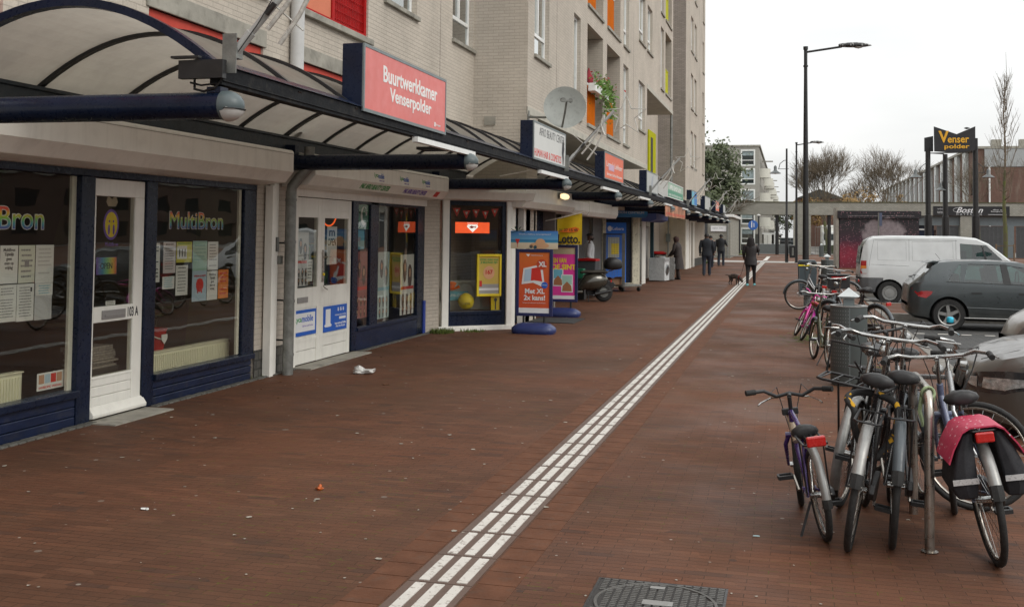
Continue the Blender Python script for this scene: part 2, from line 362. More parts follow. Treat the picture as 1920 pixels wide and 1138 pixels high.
# soldier bricks along facade and plinth cobbles
mc=MB(); y=5.2
while y<17.2:
    if not(8.15<y<9.0 or 12.1<y<14.0): mc.box(-5.93,-5.84-rnd.random()*.01,y+.004,y+.094,-.02,.012+rnd.random()*.006)
    y+=.1
struct('edge_cobble',mc,mat('cobble',(.10,.097,.085),.85,var=.3,sc=8,dirt=.3,bump=.3),bevel=.01)
mm=MB()
mm.box(-5.93,-5.62,8.12,9.02,-.02,.012); mm.box(-5.93,-5.66,12.08,14.05,-.02,.016); struct('threshold_slab',mm,m_conc)
# moss patches are real tufts (stuff)
def tufts(spots,seed):
    r=random.Random(seed); mb=MB()
    for (cx,cy,rad,n,h) in spots:
        for i in range(n):
            a=r.random()*2*PI; q=rad*math.sqrt(r.random()); x=cx+q*math.cos(a); y=cy+q*math.sin(a)*1.3; hh=h*(.4+r.random()); w=.006+.006*r.random(); t=r.random()*PI
            dx,dy=math.cos(t)*w,math.sin(t)*w; lx,ly=(r.random()-.5)*hh,(r.random()-.5)*hh
            mb.add([(x-dx,y-dy,0),(x+dx,y+dy,0),(x+lx,y+ly,hh)],[(0,1,2)])
    return mb
tag(tufts([(-5.72,17.3,.22,500,.07),(-5.3,17.75,.22,160,.05),(-5.05,65.8,.4,300,.2),(-6.0,11.3,.1,60,.03),(-4.9,66.6,.5,250,.15)],3).build('weeds',m_grass),'green weeds growing at the foot of the shop walls','weeds',kind='stuff')
mossm=mat('moss',(.085,.105,.018),.95,var=.4,sc=20,bump=.4)
mo=MB()
for (cx,cy,rx,ry) in ((.35,18.6,.55,1.7),(.95,14.3,.25,.6),(1.5,24,.3,2.),(1.3,20.5,.25,1.6)):
    for i in range(420):
        a=rnd.random()*2*PI;q=abs(rnd.gauss(0,.5)); x=cx+rx*q*math.cos(a);y=cy+ry*q*math.sin(a); r_=.012+.02*rnd.random()
        mo.add([(x+r_*math.cos(k*PI/3),y+r_*1.2*math.sin(k*PI/3),.002+.0015*rnd.random()) for k in range(6)],[(0,1,2,3,4,5)])
tag(mo.build('moss',mossm),'green moss patches in the paving under the parked bicycles','moss',kind='stuff')
# ================= APARTMENT BUILDING =================
bld=thing('apartment_building','long apartment block of painted pale brick with shopfronts under a canopy','building',(-5.95,12,0))
XA,XB,XC=-5.95,-4.87,-5.02
A=MB(); shopholes=[(-8,11.18,0,2.22),(12.12,17.05,0,2.22)]
loggA=[]; wins=[]
hA=list(shopholes)
for f in range(-1,4):
    z=4.5+3*f
    for (a,b) in ((8.95,11.25),(12.14,14.42),(1.5,3.8),(4.7,7.0)):
        if f<0: hA.append((a,b,2.98,3.83))
        else: hA.append((a,b,z,z+2.35)); loggA.append((a,b,z))
    if f>=0:
        for (a,b) in ((15.05,16.5),(18.42,19.74),(-1.5,0)): hA.append((a,b,z+.74,z+2.35)); wins.append((XA,a,b,z+.74,z+2.35))
wallx(A,XA,-8,19.8,0,16.2,hA,.14)
# B
hB=[]; loggB=[]
for f in range(0,4):
    z=4.45+3*f
    for (a,b) in ((24.3,25.13),(31.95,33.05)): hB.append((a,b,z,z+2.42)); wins.append((XB,a,b,z,z+2.42))
    for (a,b) in ((20.34,21.66),(35.35,36.95)): hB.append((a,b,z+.79,z+2.42)); wins.append((XB,a,b,z+.79,z+2.42))
    for (a,b,c) in ((26.0,28.3,'o'),(28.95,31.3,'o')): hB.append((a,b,z,z+2.5)); loggB.append((a,b,z,c))
    if f>0:
        hB.append((37.45,38.95,z+.79,z+2.42)); wins.append((XB,37.45,38.95,z+.79,z+2.42))
        hB.append((41.6,42.62,z,z+2.42)); wins.append((XB,41.6,42.62,z,z+2.42)); hB.append((43.2,45.5,z,z+2.5)); loggB.append((43.2,45.5,z,'y'))
wallx(A,XB,19.8,37.55,4.12,16.2,[h for h in hB if h[0]<37.45 and h[1]<37.5],.14)
wallx(A,XB,37.55,46.1,7.0,16.2,[(max(h[0],37.56),)+h[1:] for h in hB if h[0]>=37.45],.14)
A.add([(XA,19.8,0),(XB,19.8,0),(XB,19.8,16.2),(XA,19.8,16.2)],[(0,1,2,3)])
# pillar at the corner, recess behind canopy, recess under overhang
A.box(-5.4,XB,19.803,20.7,0,4.118); 
A.add([(-6.41,20.7,2.3),(-6.4,53.6,2.3),(-6.4,53.6,7.0),(-6.4,20.7,7.0)],[(0,1,2,3)])
A.add([(-6.3,46.1,0),(-6.3,53.6,0),(-6.3,53.6,2.3),(-6.3,46.1,2.3)],[(0,1,2,3)])
A.add([(-6.4,46.1,7.0),(-6.4,53.6,7.0),(-6.4,53.6,16.2),(-6.4,46.1,16.2)],[(0,1,2,3)])
A.add([(XB,46.1,7.0),(-6.4,46.1,7.0),(-6.4,46.1,16.2),(XB,46.1,16.2)],[(0,1,2,3)])
# C
winC=[]
hC=[(56.6,57.7,0.05,2.35)]
for f in range(0,4):
    z=5.35+3.05*f
    for a in (56.5,58.6): hC.append((a,a+1.4,z,z+1.85)); wins.append((XC,a,a+1.4,z,z+1.85))
    hC.append((64.2,65.2,z,z+1.85)); wins.append((XC,64.2,65.2,z,z+1.85))
wallx(A,XC,53.6,66.2,0,16.2,hC,.12)
A.add([(XC,66.2,0),(-18,66.2,0),(-18,66.2,16.2),(XC,66.2,16.2)],[(0,1,2,3)])
A.build('brick_wall',m_paint,bld)
# perpendicular dark faces
D=MB(); D.add([(-6.4,53.6,3.6),(XC,53.6,3.6),(XC,53.6,16.2),(-6.4,53.6,16.2)],[(0,1,2,3)]); D.build('side_wall',m_greybrick,bld,label='unpainted grey brick side wall')
D=MB(); D.add([(-6.4,53.6,0),(XC,53.6,0),(XC,53.6,3.6),(-6.4,53.6,3.6)],[(0,1,2,3)]); D.build('side_wall',m_paint,bld)
# roof and back, soffits
Rf=MB(); Rf.box(-18,XA-.5,-8,66.19,16.2,16.5); Rf.box(-18,-17.8,-8,66.19,0,16.2); Rf.box(-17.8,XA-.3,-8,-7.8,0,16.2); Rf.build('roof',m_conc,bld)
So=MB(); So.box(-6.39,XB-.004,19.81,37.5,4.0,4.118); So.box(-6.39,XB-.004,37.56,46.09,6.87,6.998); So.build('soffit',m_concl,bld)
Bd=MB(); Bd.box(XB-.02,XB+.018,19.8,37.55,3.98,4.14); Bd.box(XB-.02,XB+.018,37.5,46.1,6.85,7.02); Bd.box(XB-.3,XB+.0,37.50,37.555,4.14,6.9)
Bd.build('concrete_band',m_concl,bld,bevel=.01)
for (a,b) in ((8.9,11.3),(12.1,14.47),(4.6,7.1)):
    Lt=MB(); Lt.box(XA-.05,XA+.02,a,b,3.83,4.03); Lt.box(XA-.1,XA+.07,a-.03,b+.03,4.41,4.495); Lt.build('concrete_lintel',m_conc,bld,bevel=.008)
for x_,y_,z_ in ((XA,17.72,2.8),(XB,22.4,4.15),(XB,34.1,4.15),(XC,61.8,3)): Jn=MB(); Jn.box(x_,x_+.003,y_,y_+.015,z_,16); Jn.build('expansion_joint',m_greybrick,bld)
def window(X,a,b,z0,z1,fr=m_wframe,par=bld,cur=True):
    dep=.09; x=X-dep; fw=.065; f=MB()
    f.box(x-.05,x,a,a+fw,z0,z1); f.box(x-.05,x,b-fw,b,z0,z1); f.box(x-.05,x,a+fw,b-fw,z0,z0+fw); f.box(x-.05,x,a+fw,b-fw,z1-fw,z1)
    tz=z0+(.55 if z1-z0>2 else .45); f.box(x-.045,x+.005,a+fw,b-fw,tz-.035,tz+.035)
    if b-a>1.2: f.box(x-.04,x+.01,(a+b)/2-.03,(a+b)/2+.03,tz+.035,z1-fw)
    w=f.build('window',fr,par,bevel=.006)
    g=MB(); g.box(x-.034,x-.028,a+fw,b-fw,z0+fw,z1-fw); g.build('pane',m_glass2,w)
    s=MB(); s.box(X-.1,X+.055,a-.03,b+.06,z0-.075,z0-.005); s.build('sill',m_conc,w,bevel=.006)
    c=MB(); c.box(x-.6,x-.58,a,b,z0,z1)
    n=14
    if cur:
        for i in range(n):
            if i<n*.33 or i>n*.62: yy=a+(b-a)*i/n; c.box(x-.17,x-.13-.02*(i%2),yy,yy+(b-a)/n*.97,z0+.03,z1)
        c.build('curtain',m_curtain,w)
    else: c.build('curtain',m_dark,w)
for i,wd in enumerate(wins): window(*wd,cur=(i%3!=1))
# dark rooms behind openings
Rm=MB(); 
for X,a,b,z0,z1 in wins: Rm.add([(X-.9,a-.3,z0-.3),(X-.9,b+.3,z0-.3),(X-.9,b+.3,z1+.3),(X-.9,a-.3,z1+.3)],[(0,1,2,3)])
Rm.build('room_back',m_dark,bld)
# loggias
def loggia(X,a,b,z,colm,far=False):
    b1=MB(); d=1.5; t=z+2.5
    b1.add([(X-d,a,z),(X-d,b,z),(X-d,b,t),(X-d,a,t)],[(0,1,2,3)]); b1.add([(X-.139,a,z),(X-.139,a,t),(X-d,a,t),(X-d,a,z)],[(3,2,1,0)]); b1.add([(X-.139,b,z),(X-.139,b,t),(X-d,b,t),(X-d,b,z)],[(0,1,2,3)])
    w=b1.build('loggia_wall',m_paint,bld)
    c=MB(); c.box(X-d,X+.05,a+.002,b-.002,z-.078,z-.003); c.build('loggia_slab',m_conc,w); c=MB(); c.box(X-d,X-.14,a+.002,b-.002,t+.003,t+.1); c.build('loggia_ceiling',m_concl,w)
    p=MB(); mid=a+(b-a)*.62
    p.box(X-.09,X-.05,a+.02,mid,z+.03,z+.98); p.build('balustrade',colm,bld)
    q=MB(); q.box(X-.10,X-.04,a+.02,mid,z+.985,z+1.04); q.build('handrail',m_wframe if colm is not m_yellow else m_yellow,bld)
    e=MB(); e.box(X-d+.003,X-d+.06,a+.3,a+1.15,z,z+2.2); e.build('balcony_door',colm,bld)
    e=MB(); e.box(X-d+.061,X-d+.065,a+.4,a+1.05,z+.6,z+2.1); e.build('balcony_door_pane',m_glass2,bld)
for a,b,z,c in loggB: loggia(XB,a,b,z,m_orange if c=='o' else m_yellow)
# red loggias of wing A
for a,b,z in loggA:
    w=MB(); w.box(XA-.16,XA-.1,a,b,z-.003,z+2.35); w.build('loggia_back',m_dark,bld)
    p=MB(); p.box(XA-.08,XA-.05,a+.12,a+1.08,z+.06,z+2.3); p.build('panel',m_salmon,bld,label='salmon orange panel')
    q=MB(); q.box(XA-.09,XA-.03,a,b,z,z+.06); q.box(XA-.09,XA-.03,a+1.09,a+1.17,z+.06,z+2.35); q.box(XA-.09,XA-.03,b-.07,b,z+.06,z+2.35); q.box(XA-.09,XA-.03,a,a+.1,z+.06,z+2.35); q.build('red_frame',m_red,bld,label='bright red frame')
    mg=MB(); yy=a+1.2
    while yy<b-.08: mg.box(XA-.062,XA-.056,yy,yy+.008,z+.06,z+2.35); yy+=.06
    zz=z+.1
    while zz<z+2.3: mg.box(XA-.056,XA-.05,a+1.17,b-.07,zz,zz+.008); zz+=.12
    mg.box(XA-.08,XA-.075,a+1.17,b-.07,z+.06,z+2.3); mg.build('mesh_gate',m_red,bld)
for (a,b) in ((8.95,11.25),(12.14,14.42),(4.7,7.0),(1.5,3.8)):
    q=MB(); q.box(XA-.1,XA-.03,a,b,3.7,3.83); q.box(XA-.1,XA-.03,a,a+.08,2.98,3.7); q.box(XA-.1,XA-.03,b-.08,b,2.98,3.7)
    for t in (.33,.66): q.box(XA-.1,XA-.03,a+(b-a)*t-.04,a+(b-a)*t+.04,2.98,3.7)
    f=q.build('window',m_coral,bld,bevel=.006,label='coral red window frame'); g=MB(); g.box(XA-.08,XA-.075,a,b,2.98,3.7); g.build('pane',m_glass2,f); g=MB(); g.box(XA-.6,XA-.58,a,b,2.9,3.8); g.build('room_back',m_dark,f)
q=MB(); q.box(-5.72,-5.50,19.775,19.799,3.78,3.95); q.build('vent_grille',m_conc,bld)
# recess yellow door and window beneath overhang
q=MB(); q.box(-6.4,-6.33,49.6,52.2,2.5,6.6); f=q.build('door',m_yellow,bld,label='tall lime yellow door under the overhang'); g=MB(); g.box(-6.33,-6.32,50.2,51.0,4.6,6.3); g.build('pane',m_dark,f)
q=MB(); q.cyl((-4.95,46.3,2.6),(-4.95,46.3,7),.06,seg=8); q.build('downpipe',m_zinc,bld)
q=MB(); q.cyl((-5.86,11.95,2.9),(-5.86,11.95,16),.085,seg=14); q.build('downpipe',mat('grey_pvc',(.5,.5,.49),.35,var=.05,dirt=.1),bld,smooth=40,label='pale grey plastic downpipe above the canopy')
# ================= SHOPFRONTS =================
class Fr:
    """flat frame: u along the face, v up, n outwards"""
    def __init__(s,o,U,V=(0,0,1)): s.o=Vector(o); s.U=Vector(U).normalized(); s.V=Vector(V).normalized(); s.N=s.U.cross(s.V)
    def p(s,u,v,n=0.): return s.o+s.U*u+s.V*v+s.N*n
    def r(s,mb,u0,u1,v0,v1,n0,n1):
        return mb.obb(s.p((u0+u1)/2,(v0+v1)/2,(n0+n1)/2),s.U*(abs(u1-u0)/2),s.V*(abs(v1-v0)/2),s.N*(abs(n1-n0)/2))
    def sheet(s,name,u0,u1,v0,v1,n0,n1,m,par=None,**k):
        mb=MB(); s.r(mb,u0,u1,v0,v1,n0,n1); return mb.build(name,m,par,**k)
    def text(s,t,u0,u1,v0,v1,n,m,par,**k): return text(t,s.p(u0,v0,n),s.U,s.V,u1-u0,v1-v0,m,par,**k)
    def poly(s,mb,pts,n0,n1): return mb.prism(pts,s.p(0,0,n0),s.U,s.V,s.N*(n1-n0))
def flat(name,c,rough=.6): return mat(name,c,rough,var=.04,sc=3)
FA=Fr((XA,0,0),(0,1,0)); FB=Fr((XB,0,0),(0,1,0))
pw=flat('paper_white',(.72,.73,.74)); pk=flat('print_black',(.02,.02,.025)); pg=flat('print_grey',(.25,.25,.27)); pbl=flat('print_blue',(.01,.10,.48)); pgn=flat('print_green',(.02,.30,.06)); pr_=flat('print_red',(.60,.03,.02)); por=flat('print_orange',(.85,.20,.02)); pye=flat('print_yellow',(.80,.62,.02)); ppk=flat('print_pink',(.70,.04,.30)); pdk=flat('print_brown',(.10,.05,.04)); pcy=flat('print_cyan',(.15,.42,.55)); ppu=flat('print_violet',(.16,.08,.45)); psk=flat('print_skin',(.50,.28,.18)); plb=flat('print_pale_blue',(.42,.55,.68)); pmt=flat('print_mint',(.35,.55,.48))
def room(name,x0,x1,y0,y1,z1,wall=m_dark):
    r=MB(); r.add([(x0,y0,0),(x0,y1,0),(x0,y1,z1),(x0,y0,z1)],[(0,1,2,3)]); r.add([(x0,y0,0),(x1,y0,0),(x1,y0,z1),(x0,y0,z1)],[(0,1,2,3)]); r.add([(x0,y1,0),(x1,y1,0),(x1,y1,z1),(x0,y1,z1)],[(3,2,1,0)]); r.add([(x0,y0,z1),(x1,y0,z1),(x1,y1,z1),(x0,y1,z1)],[(3,2,1,0)])
    a=r.build(name,wall,bld); f=MB(); f.add([(x0,y0,.012),(x1,y0,.012),(x1,y1,.012),(x0,y1,.012)],[(0,1,2,3)]); f.build('room_floor',m_roomf,a); return a
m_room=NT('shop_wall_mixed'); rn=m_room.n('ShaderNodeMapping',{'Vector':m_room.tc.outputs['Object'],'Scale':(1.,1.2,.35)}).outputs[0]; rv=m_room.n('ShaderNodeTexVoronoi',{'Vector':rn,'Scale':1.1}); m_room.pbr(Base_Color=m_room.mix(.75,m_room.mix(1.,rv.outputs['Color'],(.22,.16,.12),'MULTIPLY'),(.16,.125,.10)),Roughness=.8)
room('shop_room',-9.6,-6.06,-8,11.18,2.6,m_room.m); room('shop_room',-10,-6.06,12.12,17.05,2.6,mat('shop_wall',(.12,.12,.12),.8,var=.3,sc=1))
# --- first shop (community kitchen): frames ---
def vbox(mb,y0,y1,z0,z1,n0=-.08,n1=.0): FA.r(mb,y0,y1,z0,z1,n0,n1)
f=MB(); vbox(f,-8,11.18,2.155,2.225); vbox(f,8.0,8.19,0.005,2.155,-.08,.02); vbox(f,8.972,9.15,.005,2.155,-.08,.02); vbox(f,10.90,11.17,.24,2.155,-.08,.0)
for y in (5.9,3.8,1.7,-.4,-2.5): vbox(f,y-.06,y+.06,.3,2.155,-.08,.0)
sf=f.build('shop_window',m_navy,bld,bevel=.006,label='navy framed shop window front')
f=MB(); vbox(f,-8,7.998,.25,.31,-.09,.055); vbox(f,9.152,11.12,.24,.30,-.09,.05); f.build('window_sill',m_navy,sf,bevel=.006)
f=MB()
for i in range(3):
    vbox(f,-8,7.998,.005+i*.082,.083+i*.082,-.05,.01); vbox(f,9.152,11.1,.005+i*.08,.079+i*.08,-.05,.01)
f.build('board_panel',m_navyb,sf,bevel=.008)
for a,b in ((7.94,8),(9.16,9.2),(10.83,10.88)): f=MB(); vbox(f,a,b,.31,2.15,-.06,-.035); f.build('inner_frame',m_whitem,sf)
g=MB(); vbox(g,-8,7.99,.31,2.15,-.030,-.026); vbox(g,9.16,10.89,.31,2.15,-.030,-.026); g.build('pane',m_glass,sf)
# door 103A
d=MB(); vbox(d,8.2,8.965,1.99,2.145,-.06,.0); vbox(d,8.82,8.965,.02,1.99,-.06,.0); vbox(d,8.2,8.235,.02,1.99,-.06,0.); vbox(d,8.235,8.82,.86,1.0,-.06,.0)
for i in range(3): vbox(d,8.235,8.82,.12+i*.088,.205+i*.088,-.055,-.006)
vbox(d,8.235,8.82,.36,.385,-.06,.0)
dr=d.build('shop_door',m_whitem,bld,bevel=.007,label='cream half glazed shop door')
d=MB(); d.prism([(.0,.02),(.055,.03),(.06,.06),(.03,.10),(0,.13)],(XA,8.19,0),(1,0,0),(0,0,1),(0,.80,0)); d.build('weather_board',m_whitem,dr,bevel=.008)
g=MB(); vbox(g,8.235,8.82,.385,.86,-.022,-.018); vbox(g,8.235,8.82,1.0,1.99,-.022,-.018); g.build('pane',m_glass,dr)
d=MB(); vbox(d,8.345,8.69,.885,.965,.001,.012); vbox(d,8.38,8.66,.905,.93,.012,.018); d.build('letterbox',mat('plain_alu',(.30,.29,.28),.45,.3,var=.05),dr,bevel=.004)
FA.text('103 A',8.735,8.90,.885,.975,.001,pk,dr,name='house_number',bold=.02)
# shutter boxes
def sbox(y0,y1,X,name='shutter_box',lab=None,zz=0.):
    m=MB(); prof=[(XA+.01,2.225+zz),(X-.10,2.25+zz),(X,2.372+zz),(X,2.60+zz),(X-.02,2.62+zz),(XA+.01,2.66+zz)]
    m.prism(prof,(0,y0,0),(1,0,0),(0,0,1),(0,y1-y0,0)); o=m.build(name,m_white,bld,bevel=.008,label=lab)
    e=MB(); e.box(X+.0005,X+.004,y0,y1,2.575+zz,2.58+zz); e.build('seam',m_conc,o); return o
sbox(-8,11.25,-5.53,lab='wide cream roller shutter box'); sb2=sbox(11.77,16.95,-5.50)
m=MB(); m.box(-5.93,-5.83,11.34,11.43,0,2.22); m.box(-5.92,-5.86,11.435,11.55,0,2.25); m.build('shutter_guide',m_white,bld,bevel=.006)
m=MB(); m.box(-5.86,-5.82,11.53,11.60,1.30,1.40); m.box(-5.855,-5.815,11.45,11.49,1.45,1.62); m.build('shutter_key_switch',m_zinc,bld,bevel=.004)
m=MB(); m.cyl((-5.74,11.62,0),(-5.74,11.62,2.16),.064,seg=16); m.tube([(-5.74,11.62,2.13),(-5.73,11.62,2.22),(-5.66,11.66,2.33),(-5.56,11.7,2.44),(-5.55,11.7,2.7)],.062,16)
for z in (.22,.85,1.55,2.05): m.cyl((-5.74,11.62,z),(-5.74,11.62,z+.03),.070,seg=16)
m.build('downpipe',m_zinc,bld,smooth=40,label='old zinc downpipe between the two shops')
m=MB(); 
for z in (.4,.87,1.55): m.bar((-5.93,11.66,z),(-5.80,11.64,z),.02)
m.build('pipe_bracket',m_black,bld)
# --- second shop (telephone and beauty shop) ---
f=MB(); vbox(f,12.06,12.165,.0,2.25,-.05,.04); vbox(f,12.165,17.36,2.13,2.23,-.05,.02); vbox(f,17.38,17.6,-.0,2.2,-.05,.03); vbox(f,17.62,17.72,0,2.2,-.05,.05)
f.build('shutter_guide',m_white,bld,bevel=.006)
f=MB(); vbox(f,13.98,14.17,.02,2.13,-.08,.01); vbox(f,14.66,14.97,.3,2.13,-.08,.0); vbox(f,16.72,17.05,.02,2.13,-.08,.0); vbox(f,14.17,16.72,2.09,2.13,-.08,0.)
s2=f.build('shop_window',m_navy,bld,bevel=.006,label='navy framed window of the beauty shop')
f=MB(); vbox(f,14.172,16.718,.28,.33,-.09,.03); vbox(f,14.172,16.718,.0,.28,-.05,.0); f.build('board_panel',m_navyb,s2,bevel=.006)
g=MB(); vbox(g,14.17,14.66,.33,2.09,-.030,-.026); vbox(g,14.97,16.72,.33,2.09,-.030,-.026); g.build('pane',m_glass,s2)
m=MB(); vbox(m,17.0,17.1,0,.55,.001,.02); m.build('skirting',flat('blue_paint',(.02,.05,.30)),bld)
def leaf(y0,y1,par):
    d=MB(); w=.1; vbox(d,y0,y0+w,.02,2.12,-.06,0); vbox(d,y1-w,y1,.02,2.12,-.06,0); vbox(d,y0+w,y1-w,1.87,2.12,-.058,-.002); vbox(d,y0+w,y1-w,.72,.975,-.058,-.002); vbox(d,y0+w,y1-w,.30,.345,-.058,-.002)
    vbox(d,y0+w,y1-w,.19,.30,-.055,-.008); vbox(d,y0+w,y1-w,.02,.183,-.055,-.008); vbox(d,y0+w,y1-w,.345,.72,-.055,-.012); vbox(d,y0+w,y1-w,1.97,1.975,-.06,.0)
    o=d.build('shop_door',m_whitem,par,bevel=.005,label='cream shop door leaf with glazed upper half')
    g=MB(); vbox(g,y0+w,y1-w,.975,1.87,-.018,-.014); g.build('pane',m_glass,o); return o
l1=leaf(12.17,12.95,bld); l2=leaf(12.955,13.93,bld)
m=MB(); vbox(m,12.27,12.56,.79,.86,.001,.012); m.build('letterbox',mat('plain_alu',(0,0,0)),l1,bevel=.003)
m=MB(); vbox(m,12.975,13.02,1.03,1.45,.001,.012); m.tube([(XA+.02,13.0,1.36),(XA+.06,13.0,1.36),(XA+.06,13.12,1.36)],.008); m.tube([(XA+.02,12.99,.98),(XA+.05,12.99,.95),(XA+.05,13.06,.93)],.008); m.build('door_handle',m_steel,l2)
m=MB(); m.cyl((XA+.012,13.0,1.13),(XA+.03,13.0,1.13),.018); m.build('lock',pye,l2)
# stickers on the door and shutter boxes
def sheetthing(name,lab,cat,F,u0,u1,v0,v1,n,m,t=.0015,group=None):
    mb=MB(); F.r(mb,u0,u1,v0,v1,n,n+t); T=thing(name,lab,cat,F.p((u0+u1)/2,v0,n),group); mb.build('sheet',m,T); return T
def lines(F,T,u0,u1,v0,v1,n,k,m=pg,fill=.8,seed=1,th=.35):
    r=random.Random(seed); mb=MB(); dv=(v1-v0)/k
    for i in range(k):
        a=u0+(u1-u0)*.08*r.random(); b=a+(u1-a)*(fill+ (1-fill)*r.random()); 
        if r.random()<.12: continue
        x=a
        while x<b-.004:
            w=min(b-x,(u1-u0)*(.06+.14*r.random())); F.r(mb,x,x+w,v1-dv*(i+.5)-dv*th/2,v1-dv*(i+.5)+dv*th/2,n,n+.0008); x+=w+(u1-u0)*.03
    if mb.v: mb.build('print',m,T)
T=sheetthing('sticker','blue and white mobile phone sticker on the left cream door leaf','sticker',FA,12.19,12.83,.375,.70,.002,pbl)
FA.sheet('white_field',12.19,12.79,.425,.66,.0035,.0045,pw,T); FA.text('Lyca',12.20,12.40,.53,.62,.0047,pgn,T,bold=.02); FA.text('mobile',12.405,12.73,.545,.63,.0047,pbl,T,bold=.02); FA.text('Call the world for less',12.42,12.73,.485,.508,.0047,ppu,T)
T=sheetthing('sticker','blue sticker with a phone card picture on the right cream door leaf','sticker',FA,13.045,13.82,.36,.70,.002,pbl)
FA.sheet('phone_card',13.12,13.27,.44,.66,.0035,.006,pw,T); m=MB(); m.lathe([(.09,0),(.12,.02),(.07,.05),(0,.05)],(XA+.004,13.2,.425),seg=16,sx=.05); m.build('dish_picture',pw,T)
FA.text('$ $ $',13.5,13.72,.615,.665,.0037,pw,T,bold=.02); FA.text('PREPAID SIMKAARTEN',13.42,13.78,.555,.575,.0037,pw,T); FA.text('International Bellen\nMet Uw Mobiel',13.42,13.79,.40,.47,.0037,pw,T,bold=.02,align='CENTER'); FA.sheet('white_bar',13.56,13.78,.505,.54,.0036,.0042,pw,T)
FS=Fr((-5.50,0,0),(0,1,0))
for y,z in ((13.65,2.43),(14.65,2.435),(15.62,2.44)):
    FS.text('Lyca',y,y+.14,z,z+.075,.001,pgn,sb2,bold=.01); FS.text('mobile',y+.145,y+.36,z,z+.075,.001,pbl,sb2,bold=.01); FS.text('Call the world',y+.17,y+.36,z-.035,z-.018,.001,ppu,sb2)
FU=Fr((-5.60,0,2.25),(0,1,0),(.634,0,.773))
FU.text('PAK AFRO BEAUTY CENTER',13.3,14.35,.035,.12,.002,pgn,sb2,bold=.02); FU.text('PAK AFRO BEAUTY CENTER',14.95,15.95,.035,.12,.002,ppu,sb2,bold=.02)
FU.sheet('sticker_patch',16.35,16.55,.03,.13,.001,.002,pr_,sb2)
# --- window contents shop 1 ---
rbw=NT('rainbow_letters'); sp=rbw.n('ShaderNodeSeparateXYZ',{0:rbw.tc.outputs['Object']})
rc=rbw.ramp(rbw.math('MULTIPLY',sp.outputs[2],5.6),(0.,(.10,.06,.45)),(.25,(.05,.35,.5)),(.5,(.25,.55,.05)),(.72,(.85,.5,.03)),(.9,(.75,.06,.04))); rbw.pbr(Base_Color=rc,Roughness=.4)
for (y0,y1,z0,z1,lab) in ((9.45,10.48,1.705,1.875,'rainbow coloured window lettering above the taped notices right of the door'),(6.50,7.59,1.685,1.865,'large rainbow window lettering cut off by the left edge of the picture')):
    T=thing('window_lettering',lab,'lettering',(XA,(y0+y1)/2,z0)); FA.text('MultiBron',y0-.008,y1+.008,z0-.006,z1+.006,-.036,pw,T,name='letter_outline',bold=.025); FA.text('MultiBron',y0,y1,z0,z1,-.033,rbw.m,T,bold=.0)
def paper(lab,y0,y1,z0,z1,m,k=10,head=None,pm=pg,seed=1,n=-.039,F=FA,group='papers taped inside the shop windows',cat='notice'):
    T=sheetthing('notice',lab,cat,F,y0,y1,z0,z1,n,m,group=group); w=y1-y0;h=z1-z0
    top=z1-.06*h
    if head:
        F.text(head,y0+.18*w,y1-.18*w,z1-(.11+.09*(head.count(chr(10))))*h,z1-.06*h,n+.002,pk,T,bold=.01,align='CENTER'); top=z1-(.17+.09*head.count(chr(10)))*h
    if k: lines(F,T,y0+.12*w,y1-.12*w,z0+.1*h,top,n+.002,k,pm,seed=seed)
    return T
paper('white notice cut off at the left picture edge in the left window',6.80,7.03,1.255,1.558,pw,9,seed=2)
T=paper('white notice with five short bold lines in the top row of the left window',7.10,7.30,1.255,1.557,pw,0); FA.text('MultiBron\nTijdelijk\ngeen\neten op\nvrijdag',7.135,7.265,1.36,1.535,-.037,pk,T,bold=.01,align='CENTER')
T=paper('cream notice with a small drawing in the middle, top row of the left window',7.31,7.50,1.253,1.557,flat('paper_cream',(.66,.68,.60)),6,seed=4); FA.sheet('drawing',7.38,7.43,1.38,1.43,-.037,-.036,pg,T)
paper('pale notice at the right end of the top row in the left window',7.51,7.73,1.245,1.557,pw,8,seed=5,pm=flat('print_light',(.5,.5,.5)))
paper('white letter under the bold notice, bottom row of the left window',7.085,7.295,.952,1.245,pw,11,seed=6)
T=paper('white letter with a small dark figure, bottom row of the left window',7.30,7.50,.945,1.245,pw,11,seed=7); FA.sheet('figure',7.455,7.475,1.18,1.215,-.037,-.036,pk,T)
T=paper('grey sheet with a small note on top, bottom row right end, left window',7.51,7.72,.94,1.245,flat('paper_grey',(.5,.51,.54)),0); FA.sheet('note',7.52,7.725,1.14,1.24,-.037,-.0355,pw,T); lines(FA,T,7.55,7.70,1.15,1.23,-.035,4,pcy)
paper('white notice with bold lines at the left edge of the window right of the door',9.165,9.297,1.18,1.563,pw,9,pm=pk,seed=8)
T=paper('white flyer with a dark headline, second notice right of the door',9.355,9.575,1.262,1.573,flat('paper_lilac',(.62,.58,.62)),9,seed=9,head='BIJEENKOMST')
T=paper('yellow and white flyer with figures, third in the top row right of the door',9.588,9.875,1.362,1.572,flat('paper_yellow',(.62,.58,.08)),0); FA.sheet('white_field',9.60,9.78,1.40,1.53,-.037,-.036,pw,T); m=MB()
for i in range(3): FA.r(m,9.635+i*.05,9.65+i*.05,1.42,1.50,-.0358,-.035)
m.build('figures',pk,T); FA.text('BIJEENKOMST',9.61,9.85,1.545,1.562,-.037,pgn,T)
T=paper('tall pale blue poster with an orange piggy bank right of the door','9.893' and 9.893,10.175,.95,1.58,plb,0); FA.sheet('mint_field',9.896,10.172,1.27,1.575,-.037,-.0365,pmt,T); lines(FA,T,9.92,10.15,1.33,1.55,-.036,6,flat('print_teal',(.2,.4,.38)),seed=5)
m=MB(); m.lathe([(0,-.075),(.05,-.06),(.072,-.02),(.072,.02),(.05,.06),(0,.07)],(XA-.036,10.04,1.12),seg=14,sx=.03)
